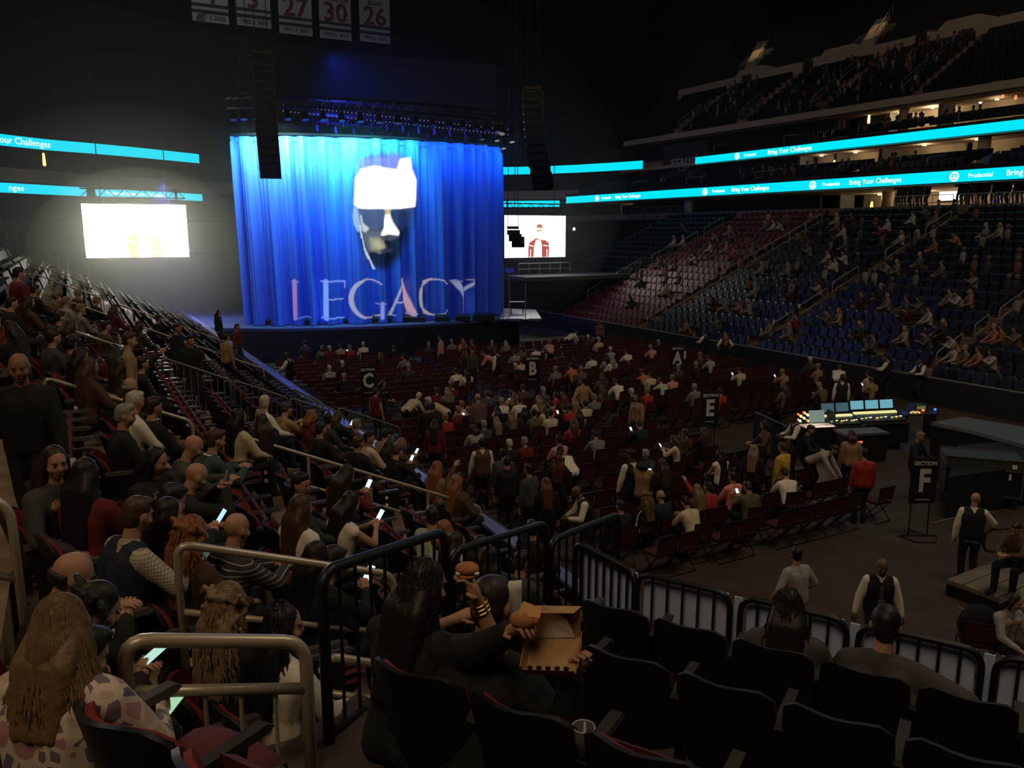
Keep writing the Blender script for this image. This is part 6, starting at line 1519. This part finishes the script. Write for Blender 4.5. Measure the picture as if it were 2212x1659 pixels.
# ------------------------------------------------------------------ distinct people on the floor
GF = 'audience and staff on the floor'
def flr(px, py, f, ps, label, **k):
    pp = POSE[ps] if isinstance(ps, str) else {**POSE[ps['base']], **ps}; J = joints(ps); hh = (J['head']+ZD*.12).z; p = on_floor(px, py, hh); f = Vector(f).normalized(); z = k.pop('z', 0)
    if z: p = onz(px, py, hh+z); p.z = z
    return figure(p-f*J['head'].y, f, ps, label, group=GF, **k)
tocam = lambda px, py: -Vector((onz(px, py, 1.7).x, onz(px, py, 1.7).y, 0)).normalized()
r, J = flr(1908, 1207, turned(tocam(1908, 1207), -14), dict(base='stand', fat=1.15, armL=(-.33, .06, .84), armR=(.34, .05, .84)), 'bald bearded steward in dark waistcoat and tie facing the camera behind the fence', top='white', vest='black', hair=('bald', 'dark'), skin=4, vox=.013)
m = MB(); J_ = J; R_, h_ = J['R'], J['head']; m.ell(h_+R_ @ V3(0, .055, -.085), (.046, .042, .036), R_); m.build('beard', M_hair, r, True).color = (.01, .008, .007, 1)
m = MB(); c = J['nb']+J['fw']*.115-J['up']*.10; m.prism([c+J['ax']*-.022, c+J['ax']*.022, c+J['ax']*.03-J['up']*.17, c-J['up']*.21, c-J['ax']*.03-J['up']*.17], J['fw']*.02); m.build('tie', mat('grey_tie', (.12, .11, .12), .6), r)
m = MB(); m.box(J['waist']+J['fw']*.175+J['ax']*.0, (.09, .012, .06), J['ax'], J['fw']); m.build('badge', mat('badge_grey', (.14, .14, .15), .4), r)
flr(1720, 1182, turned(UD, 6), dict(base='hip', fat=1.15, armR=(.30, .16, .98), armL=(-.26, .16, .96), head=(6, -30)), 'person in pale grey shirt seen from behind on the open floor', top='lgrey', hair=('short', 'black'), vox=.014)
flr(2107, 1064, turned(UD, 50), dict(base='stand', fat=1.12, armR=(.42, .30, 1.06), armL=(-.28, .0, .84), head=(10, -24)), 'bald steward in black waistcoat resting a hand on the loop rail', top='white', vest='black', hair=('bald', 'dark'), vox=.014)
flr(1040, 946, turned(UD, 12), dict(base='stand', fat=1.1, armL=(-.27, .14, .86)), 'steward in olive waistcoat seen from behind at the rear of the floor block', top='white', vest='brown', hair=('short', 'black'), skin=3, vox=.016)
flr(1366, 971, turned(UD, 10), dict(base='stand', s=1.06, armL=(-.30, .08, .86), armR=(.2, .3, 1.05), head=(12, 40)), 'tall steward with a white sleeve hanging down left of the tan top', top='white', vest='black', hair=('short', 'black'), skin=4, vox=.016)
flr(1245, 1050, turned(UD, -70), dict(base='stoop', lean=30, armL=(-.12, .50, 1.02), armR=(.10, .52, 1.0), head=(14, 0)), 'steward leaning forward checking a ticket at the rear aisle', top='white', vest='black', hair=('bald', 'black'), skin=4, vox=.016)
flr(1207, 974, turned(UD, 60), dict(base='bent', head=(18, -10)), 'dark-haired person in black suit with a lanyard card', top='black', hair=('short', 'black'), vox=.016); r, J = PEOPLE[-1]
m = MB(); m.box(J['chest']+J['fw']*.16-J['up']*.02, (.10, .01, .07), J['ax'], J['fw']); m.build('pass_card', M_paper, r)
r, J = flr(1393, 985, turned(UD, 55), dict(base='bent', armL=(-.1, .34, 1.22), armR=(.10, .36, 1.26)), 'long dark-haired person in tan sleeveless top holding a phone up', top='tan', hair=('bob', 'black'), fem=True, sleeves='short', vox=.016); phone(r.matrix_basis, J, 'phone held up by the person in tan on the floor', size=1.1)
r, J = flr(1395, 1060, UD, dict(base='sit'), 'person with long wavy blond hair and a pale pouch at the row end', top='black', hair=('curly', 'blond'), fem=True, vox=.016, strands=110)
pk = r.matrix_basis @ V3(-.36, -.12, .62); k = thing('drawstring_pouch', 'pale pouch hanging beside the wavy blond hair', 'bag', pk); m = MB(); m.ell((0, 0, -.02), (.085, .06, .10)); m.cap((0, 0, .06), .035, (0, 0, .13), .02); m.build('bag', mat('pouch_cloth', (.55, .47, .36), .8), k, True); MB().tube([(0, 0, .12), (.03, 0, .30), (.10, 0, .40)], .012, 5).build('cord', M_paper, k)
flr(2196, 1128, turned(UD, -95), dict(base='lean', lean=14), 'person in dark clothes sitting on the planked riser at the right edge', top='brown', hair=('short', 'dark'), vox=.016, z=.32)
flr(2192, 1284, turned(tocam(2192, 1284), -50), dict(base='sit', head=(14, 20)), 'dark-haired person in pale top with glasses below the riser', top='lgrey', hair=('bob', 'dark'), fem=True, vox=.014)
flr(1088, 968, turned(UD, 30), dict(base='stand', fat=1.3), 'large person in dark hooded coat left of the white-collared grey hair', top='dgrey', hair=('short', 'black'), vox=.018)
r, J = figure(onz(935, 1000, 0)+Vector((0, 0, 0)), turned(UD, 40), dict(base='walk'), 'person in long black coat striding along the left aisle of the floor', top='black', hair=('short', 'black'), vox=.018, jacket=1.8, group=GF)
figure(onz(1205, 1150, 0), turned(UD, 40), dict(base='stand'), 'person with curly auburn hair standing before the leaning steward', top='black', hair=('curly', 'auburn'), fem=True, vox=.016, strands=80, group=GF)
# ------------------------------------------------------------------ section signs
def sign(px, py, L, label, z=1.27, face_=None):
    c = onz(px, py, z); n = (-Vector((c.x, c.y, 0))).normalized() if face_ is None else face_; n = (n-UD).normalized() if face_ is None else n
    k = thing('section_sign', label, 'sign', (c.x, c.y, 0), n); bpy.context.view_layer.update()
    MB().box((0, 0, z), (.56, .035, 1.0)).build('board', M_skirt, k)
    for sx_ in (-.2, .2): MB().tube([(sx_, -.03, 0), (sx_, -.03, z+.5)], .014, 6).build('post', M_blackm, k)
    m = MB()
    for a, b_ in (((-.42, -.03, .02), (.42, -.03, .02)), ((-.42, -.03, .02), (-.2, .35, .02)), ((.42, -.03, .02), (.2, .35, .02)), ((-.2, .35, .02), (.2, .35, .02)), ((-.2, -.03, .02), (0, -.4, .02)), ((.2, -.03, .02), (0, -.4, .02))): m.tube([a, b_], .014, 5)
    m.build('base_frame', M_blackm, k)
    R = Matrix.Rotation(PI, 4, 'Z') @ Matrix.Rotation(PI/2, 4, 'X'); mw = k.matrix_world
    M_let = mat('sign_letter', (.62, .60, .54), .7, var=.02)
    text('SECTION', .085, M_let, k, mw @ Matrix.Translation((0, .03, z+.38)) @ R, .004, bold=.004); text(L, .50, M_let, k, mw @ Matrix.Translation((0, .03, z-.02)) @ R, .004, sx=.78, bold=.025)
    MB().box((0, .028, z-.42), (.30, .006, .018)).build('print_line', M_let, k); return k
sign(1995, 1038, 'F', 'black floor stand sign reading SECTION F'); sign(1533, 881, 'E', 'black floor stand sign reading SECTION E'); sign(1463, 773, 'A', 'black floor stand sign reading SECTION A', 1.4); sign(1150, 796, 'B', 'black floor stand sign reading SECTION B', 1.4); sign(795, 822, 'C', 'black floor stand sign reading SECTION C', 1.4)
# ------------------------------------------------------------------ mixing desks
def box_part(k, nm, c, sz, m, rx=0):
    e = Matrix.Rotation(math.radians(rx), 3, 'X'); return MB().box(c, sz, e @ V3(1, 0, 0), e @ V3(0, 1, 0), e @ V3(0, 0, 1)).build(nm, m, k)
M_scr = emis('desk_screen', (.12, .32, .38), 1.2); M_scrd = emis('desk_screen_dim', (.05, .10, .12), 1.0); M_fad = emis('desk_strip', (.85, .80, .35), 1.0); M_fw = emis('desk_white', (1, .9, .8), 1.5); M_red_e = emis('desk_red', (1, .12, .04), 2.2); M_or = emis('desk_orange', (1, .45, .12), 2.6); M_grn = emis('desk_green', (.1, .7, .25), 1.2); M_blu_e = emis('desk_blue', (.05, .10, 1), 3.5); M_desk = mat('desk_grey', (.04, .045, .05), .4); M_case = mat('case_edge', (.18, .18, .18), .4, .6)
fD = -UD*.95-VD*.3
def console(px, py, w_, n, label, strips=True):
    p = onz(px, py, 1.0); k = thing('mixing_desk', label, 'mixing desk', (p.x, p.y, 0), fD)
    box_part(k, 'case', (0, -.05, .52), (w_+.2, .85, .62), M_gaff); box_part(k, 'case_rim', (0, -.05, .85), (w_+.24, .9, .05), M_case)
    for sx_ in (-w_*.4, w_*.4): box_part(k, 'leg', (sx_, 0, .1), (.1, .6, .2), M_blackm)
    box_part(k, 'surface', (0, .08, .96), (w_, .62, .10), M_desk, -12); box_part(k, 'fader_strip', (0, -.12, 1.08), (w_*.96, .10, .03), M_fad, -20)
    for i in range(n):
        x = (i-(n-1)/2)*w_/n; s = box_part(k, 'screen', (x, -.34, 1.28), (w_/n*.94, .05, .32), M_blackm, 14); box_part(s, 'display', (x, -.31, 1.285), (w_/n*.86, .012, .26), M_scr if n == 3 else M_scrd, 14)
    for i in range(9):
        x = -w_*.45+w_*.9*i/8; box_part(k, 'fader_light', (x, .16+.04*(i % 3), 1.0), (w_*.05, .03, .02), M_fw if i % 3 == 0 else M_or if i % 4 == 1 else M_fad)
    return k
console(1895, 898, 1.5, 3, 'large mixing desk with three lit screens on a flight case'); console(1815, 905, .95, 2, 'middle mixing desk with two dim screens')
p = onz(1757, 912, 1.0); k = thing('lighting_desk', 'brightly lit desk with a glass screen and orange lamps', 'mixing desk', (p.x, p.y, 0), fD)
box_part(k, 'case', (0, 0, .5), (1.0, .7, .7), M_gaff); box_part(k, 'lit_surface', (-.02, .15, .93), (.98, .42, .03), mat('desk_pale', (.55, .5, .47), .4), 0); box_part(k, 'screen', (-.22, -.2, 1.12), (.48, .04, .36), emis('desk_pane', (.20, .26, .22), .9), 12); box_part(k, 'side_panel', (-.62, -.1, 1.1), (.03, .4, .4), M_blackm)
for i in range(14): box_part(k, 'lamp', (.06+.028*i, -.18+.02*(i % 4), 1.0+.035*((i*5) % 9)), (.05, .03, .06), [M_or, M_fw, M_red_e, M_or, M_grn][i % 5])
box_part(k, 'front_glow', (0, .36, .95), (.9, .02, .02), emis('desk_pink', (1, .55, .45), 2.0))
light('desk_lamp', 'POINT', Vector((p.x, p.y, 1.35))-UD*.1, p, 9, (1, .8, .65), shadow_soft_size=.05)
p = onz(1980, 888, .9); k = thing('control_rack', 'small control rack with red and orange lamps right of the three screen desk', 'rack', (p.x, p.y, 0), fD)
box_part(k, 'table', (0, 0, .85), (1.1, .6, .06), M_desk)
for sx_ in (-.5, .5): box_part(k, 'leg', (sx_, 0, .42), (.05, .5, .84), M_blackm)
box_part(k, 'unit', (-.05, -.05, 1.0), (.5, .35, .22), M_desk); box_part(k, 'display', (-.05, .13, 1.04), (.3, .02, .1), emis('desk_olive', (.2, .2, .08), .6)); box_part(k, 'red_lamp', (-.12, .14, .95), (.09, .03, .06), M_red_e)
for i in range(5): box_part(k, 'orange_lamp', (.05+.06*i, .2-.02*i, .9+.02*(i % 2)), (.04, .03, .03), M_or)
box_part(k, 'blue_lamp', (-.58, .1, .95), (.05, .05, .06), M_blu_e)
light('desk_lamp', 'POINT', (p.x-.55, p.y-.2, .95), p, 2.5, (.1, .15, 1), shadow_soft_size=.03)
p = onz(1700, 985, .0); a, b_ = onz(1632, 890, 1.1), onz(1700, 922, 1.1); k = thing('floor_barrier', 'black floor barrier with a grey top edge left of the desks', 'barrier', (a.x, a.y, 0)); d = b_-a
MB().prism([(0, 0, 0), d, d+ZD*1.08, ZD*1.08], UD*.05).build('panel', M_skirt, k); MB().tube([ZD*1.1, d+ZD*1.1], .025, 6).build('top_edge', M_case, k)
p = onz(1860, 935, .8); k = thing('equipment_case', 'low grey-topped equipment case with a red lamp below the desks', 'case', (p.x, p.y, 0), fD); box_part(k, 'body', (0, 0, .4), (1.3, .6, .8), M_gaff); box_part(k, 'lid', (0, 0, .83), (1.34, .64, .07), mat('case_lid', (.10, .11, .12), .5)); box_part(k, 'red_lamp', (.25, .31, .62), (.2, .02, .04), M_red_e)
# ------------------------------------------------------------------ side stage, flight case, planked riser at the right
P4 = [onz(2012, 912, 1.1), onz(2100, 930, 1.1), onz(2240, 968, 1.1), onz(2260, 930, 1.1), onz(2080, 900, 1.1)]
k = thing('side_platform', 'grey-topped platform at the right edge behind the flight case', 'platform', (P4[0].x, P4[0].y, 0)); q = [p_-P4[0] for p_ in P4]
MB().prism([v_+ZD*1.0 for v_ in q], ZD*.1).build('deck', mat('platform_grey', (.13, .13, .14), .5), k); MB().prism([v_*.97+V3(.05, .05, 0) for v_ in q], ZD*1.0).build('skirt', M_skirt, k)
p = onz(2120, 985, 1.15); k = thing('flight_case', 'long flight case with pale edges and white labels', 'case', (p.x, p.y, 0), (-.35, -1, 0))
box_part(k, 'body', (0, 0, .62), (1.62, .85, .66), M_gaff); box_part(k, 'lid', (0, 0, 1.08), (1.64, .87, .22), mat('case_top', (.06, .06, .06), .5))
for z_ in (.94, .30, 1.2):
    for y_ in (-.44, .44): box_part(k, 'edge', (0, y_, z_), (1.66, .03, .03), M_case)
for x_ in (-.82, 0, .82):
    for y_ in (-.43, .43): box_part(k, 'corner_edge', (x_, y_, .72), (.035, .035, .92), M_case)
for i, (x_, z_, w_, h_) in enumerate([(-.5, .75, .10, .12), (-.1, .78, .2, .12), (.05, .8, .05, .14), (.3, .76, .12, .10), (.55, .8, .05, .16), (.62, 1.05, .10, .10)]): box_part(k, 'label', (-x_, .435, z_), (w_, .006, h_), M_paper)
box_part(k, 'green_label', (.62, .436, .72), (.13, .006, .13), mat('label_green', (.35, .45, .12), .7), 0)
for sx_ in (-.7, .7):
    for sy_ in (-.3, .3): MB().tube([(sx_-.02, sy_, .15), (sx_+.02, sy_, .15)], .15, 12).build('caster', M_blackm, k)
a = onz(2048, 1100, 0); MBx = MB(); q = [onz(2040, 1120, 0), onz(2260, 1085, 0), onz(2300, 1020, 0), onz(2060, 1040, 0)]; k = thing('draped_riser', 'large riser hidden under black drape beside the F sign', 'platform', q[0]); q = [v_-q[0] for v_ in q]
MB().prism(q, ZD*.95).build('drape', M_skirt, k); MB().prism([v_+ZD*.95 for v_ in q], ZD*.04).build('deck', M_gaff, k)
c0, c1, c2 = onz(2046, 1251, .3), onz(2212, 1185, .3), onz(2150, 1300, .3); e1 = (c1-c0).normalized(); e2 = ZD.cross(e1)*-1
k = thing('planked_riser', 'low wooden riser with wide pale planks at the right edge', 'platform', (c0.x, c0.y, 0)); M_plank = mat('pale_plank', (.20, .175, .13), .7, var=.2, scale=4)
for i in range(5): MB().prism([e2*(.30*i)+ZD*.22, e2*(.30*i+.28)+ZD*.22, e2*(.30*i+.28)+e1*3.4+ZD*.22, e2*(.30*i)+e1*3.4+ZD*.22], ZD*.08).build('plank', M_plank, k)
MB().prism([V3(0, 0, 0), e2*1.48, e2*1.48+e1*3.3, e1*3.3], ZD*.22).build('frame', M_skirt, k)
a = onz(2127, 1152, .95); k = thing('loop_rail', 'brown tubular loop rail beside the bald steward', 'railing', (a.x, a.y, 0)); d = V3(2.2, .35, 0)
MB().tube(rpath([d+ZD*1.02, ZD*1.02, ZD*.58, d+ZD*.58], .2, 8), .028, 8).build('loop', mat('rail_brown', (.05, .03, .02), .5), k, True); MB().tube([d*.9, d*.9+ZD*1.0], .028, 8).build('post', M_blackm, k); MB().tube([d*.45, d*.45+ZD*.58], .024, 8).build('post', M_blackm, k)
c = onz(2112, 1345, .75); k = thing('folding_chair', 'red folding chair with a black coat over it below the riser', 'chair', (c.x, c.y, 0), (.3, .9, 0), 'folding chairs on the arena floor')
for n_ in CM: link(n_, CM[n_][0], CM[n_][1], k)
o = MB().ell((c.x, c.y, .74), (.30, .16, .30), None, 18, 12).build('draped_coat', M_skirt, None, smooth=True); tag(o, 'rounded black coat thrown over the red chair below the riser', 'coat')
# ------------------------------------------------------------------ small things on the floor and in the stands
M_tape = mat('floor_tape', (.35, .28, .18), .7)
for i, (a, b_) in enumerate([((2070, 1310), (2150, 1345)), ((2010, 1130), (2060, 1118)), ((2120, 1100), (2150, 1108))]):
    p0, p1 = onz(*a, .012), onz(*b_, .012); d = (p1-p0).normalized(); o = MB().prism([p0, p1, p1+d.cross(ZD)*.03, p0+d.cross(ZD)*.03], ZD*.003).build('tape_line', M_tape, None); tag(o, ORD[i]+' pale tape line on the open floor, counted from below', 'tape')
def cup(p, label, c=(.7, .68, .62)):
    k = thing('paper_cup', label, 'cup', p); MB().tube([(0, 0, 0), (0, 0, .13)], [.034, .044], 12).build('cup_wall', mat('cup_paper', c, .6), k, True); MB().tube([(0, 0, .13), (0, 0, .142)], [.047, .045], 12).build('lid', M_paper, k)
p = onz(969, 995, 1.82); cup(W(p.dot(UD), 5.62, 1.815), 'white drink cup on the dasher top beside the tan jacket')
k = thing('menu_screen', 'glowing white menu screen on the concourse wall', 'screen', onv(2056, 421, 54.7), -VD); MB().box((0, 0, 0), (1.9, .1, .85)).build('housing', M_blackm, k); MB().box((0, .06, 0), (1.8, .03, .75)).build('display', emis('menu_glow', (1, .95, .8), 3), k)
k = thing('neon_sign', 'blue neon rings above the concourse crowd', 'sign', onv(2146, 416, 52.0), -VD)
for dx, dz in ((-.45, .25), (.45, .35), (-.15, -.3)): MB().tube([(dx+.24*math.cos(a), 0, dz+.30*math.sin(a)) for a in [2*PI*i/16 for i in range(17)]], .035, 6, False).build('neon_tube', emis('neon_blue', (.02, .03, 1), 2.5), k)
for i, (px, py) in enumerate([(2166, 208), (2194, 212)]):
    p = onv(px, py, 58.5); k = thing('pendant_lamp', ('left', 'right')[i]+' red pendant lamp of the club level', 'lamp', p); MB().cap((0, 0, 0), .10, (0, 0, .16), .05).build('shade', emis('lamp_red', (1, .10, .05), 3.2), k); MB().tube([(0, 0, .2), (0, 0, 16.05-p.z)], .015, 4).build('cord', M_blackm, k)
for i, (px, py, v_, h_, c, lb_) in enumerate([(1877, 256, 59.6, .8, (1, .72, .30), 'amber wall lamp left of the club rooms'), (95, 344, 0, 1.0, (1, .60, .18), 'amber doorway strip under the upper left ribbon'), (2056, 218, 61.3, .5, (1, .8, .4), 'bright wall lamp in the club room'), (1883, 443, 52.5, .6, (1, .65, .15), 'small amber lamp at the concourse corner'), (1802, 352, 54.0, .5, (1, .72, .32), 'amber lamp at the end of the suite rooms'), (1766, 367, 53.0, .25, (1, .1, .03), 'small red lamp between the ribbon boards'), (1240, 494, 0, .25, (1, .8, .4), 'small pale lamp right of the right screen'), (2118, 219, 61, .3, (1, .95, .9), 'small white lamp in the club room')]):
    p = ondep(px, py, 62) if v_ == 0 else onv(px, py, v_); n = -Vector((p.x, p.y, 0)).normalized(); k = thing('wall_lamp', lb_, 'lamp', p, n); MB().cap((0, 0, -h_/2+.1), .12, (0, 0, h_/2-.1), .08).build('diffuser', emis('wall_lamp_%d' % i, c, 2.4), k, True); MB().box((0, -.14, 0), (.3, .05, h_)).build('back_plate', M_dark, k)
p = onv(1410, 392, 58); k = thing('lit_window', 'small lit window left of the upper right ribbon', 'window', p, -VD); MB().box((0, 0, 0), (1.1, .1, 1.2)).build('window_frame', M_grey, k); MB().box((0, .06, 0), (.9, .02, 1.0)).build('pane', emis('window_glow', (.55, .5, .36), .5), k)
# lit stairs high in the upper bowl
SP = [tuple(f_(onplane(*q, 23.15-67*.675, .675)) for f_ in (lambda p: p.dot(UD), lambda p: p.dot(VD))) for q in ((1618, 160), (1650, 92), (1870, 108), (1912, 42))]
for i, (u0, u1, v0, v1) in enumerate([(SP[0][0], SP[1][0], max(SP[0][1], 66.8), SP[1][1]), (SP[2][0], SP[3][0], max(SP[2][1], 66.8), SP[3][1])]):
    k = thing('lit_stairs', ('left', 'right')[i]+' brightly lit flight of stairs high in the upper bowl', 'stairs', W(u0, v0, 23.2)); n = 14
    for j in range(n):
        t = j/n; MB().box(W(u0+(u1-u0)*t, v0+(v1-v0)*t, 23.35+.675*(v0-67+(v1-v0)*t))-W(u0, v0, 23.2), (1.5, (v1-v0)/n, .26), UD, VD).build('stair_tread', M_beige, k)
    for dx in (-.8,): 
        m = MB(); a = W(dx, 0, .2); b_ = W(u1-u0+dx, v1-v0, .2+.675*(v1-v0)); m.tube([a+ZD*.9, b_+ZD*.9], .03, 6)
        m.build('handrail', M_galv, k)
        for j in range(6): MB().tube([a.lerp(b_, j/5), a.lerp(b_, j/5)+ZD*.9], .025, 5).build('post', M_galv, k)
    c = W((u0+u1)/2, (v0+v1)/2, 23.3+.675*((v0+v1)/2-67)); light('stair_lamp', 'SPOT', c+ZD*8-VD*3-UD*2, c, 2600 if i == 0 else 1500, (1, .72, .40), spot_size=math.radians(26), spot_blend=.3, shadow_soft_size=.1)
# concourse silhouettes
i = 0
for px, py in [(1942, 428), (1955, 424), (1968, 432), (1979, 428), (1990, 420), (2004, 424), (2075, 414), (2086, 411), (2096, 416), (2108, 415), (2122, 409), (2134, 412), (2150, 407), (2164, 411), (2180, 404), (2196, 408), (2208, 402)]:
    p = onv(px, py, 46.8+.5*(i % 3)); p.z = 7.95; i += 1
    person(p, (-VD if i % 3 else UD), ['stand', 'bent', 'hip'][i % 3], ['black', 'dgrey', 'brown'][i % 3], [('short', 'black'), ('long', 'dark'), ('short', 'brown')][i % 3], 'black', i % 3 == 1, 'long', ORD[i-1]+' silhouetted person from the left at the concourse rail', 'silhouettes on the concourse', None, 3, small=True)
# crowds too small to count in the upper decks
def crowd(name, label, n, fn, seed):
    rr = random.Random(seed); bm = MB(); cols = []
    pal = [(.03, .03, .035), (.05, .045, .04), (.16, .14, .11), (.08, .07, .06), (.26, .23, .19), (.07, .06, .07), (.2, .05, .05)]
    for i in range(n):
        p = fn(rr); c = rr.choice(pal); f0 = len(bm.f); bm.cap(p+ZD*.45, .17, p+ZD*.85, .15, 6, 2); a = len(bm.f); bm.ell(p+ZD*1.12, (.1, .11, .13), n=7, m=5); b_ = len(bm.f); bm.cap(p+ZD*.5, .11, p+ZD*.46-VD*.4, .09, 5, 2); e = len(bm.f)
        cols += [c]*(a-f0)+[(.17, .10, .07) if rr.random() > .4 else (.03, .02, .02)]*(b_-a)+[(.02, .02, .03)]*(e-b_)
    me = bm.mesh(name, True); at = me.attributes.new('tint', 'FLOAT_COLOR', 'FACE'); at.data.foreach_set('color', np.concatenate([np.array(cols), np.ones((len(cols), 1))], 1).astype(np.float32).ravel())
    m = mat('crowd_cloth', (.1, .1, .1), .85); nt = m.node_tree; a_ = nt.nodes.new('ShaderNodeAttribute'); a_.attribute_name = 'tint'; nt.links.new(a_.outputs['Color'], nt.nodes['Principled BSDF'].inputs['Base Color'])
    o = link(name, me, m); tag(o, label, kind='stuff')
def upbowl(rr):
    k = rr.randrange(0, 10); u = rr.choice([rr.gauss(55, 2), rr.gauss(47, 2.4), rr.gauss(48, 3), rr.uniform(40, 70), rr.gauss(66, 1.5)]); return W(u, 57.7+.8*k, 16.42+.54*k)
crowd('upper_crowd', 'sparse crowd seated in the upper bowl', 130, upbowl, 4)
def suites(rr):
    k = rr.randrange(0, 3); return W(rr.choice([rr.gauss(46, 1.5), rr.uniform(34, 60), rr.gauss(37, 1.2)]), 47.1+.9*k, 10.0+.2*k) if rr.random() < .55 else W(rr.choice([rr.gauss(41, 1.6), rr.gauss(37, 1.5)]), 54+.9*k, 13.45+.2*k)
crowd('suite_crowd', 'sparse crowd seated on the suite levels', 55, suites, 9)
def farbank(rr): k = rr.randrange(6, 19); return W(rr.uniform(12, 46), RROW[k], .55+.36*k)
crowd('bank_crowd', 'dim scattered spectators high on the right bank', 90, farbank, 12)
# portal signs of the upper bowl
for i, (px, py, u_) in enumerate([(1612, 168, 0), (1838, 130, 0), (2085, 72, 0)]):
    p = onv(px, py, 66.1); k = thing('section_number_sign', ORD[i]+' small red section sign from the left on the upper bowl wall', 'sign', p, -VD); bpy.context.view_layer.update(); MB().box((0, 0, 0), (1.3, .06, .6)).build('panel', mat('sign_red', (.12, .03, .02), .7), k)
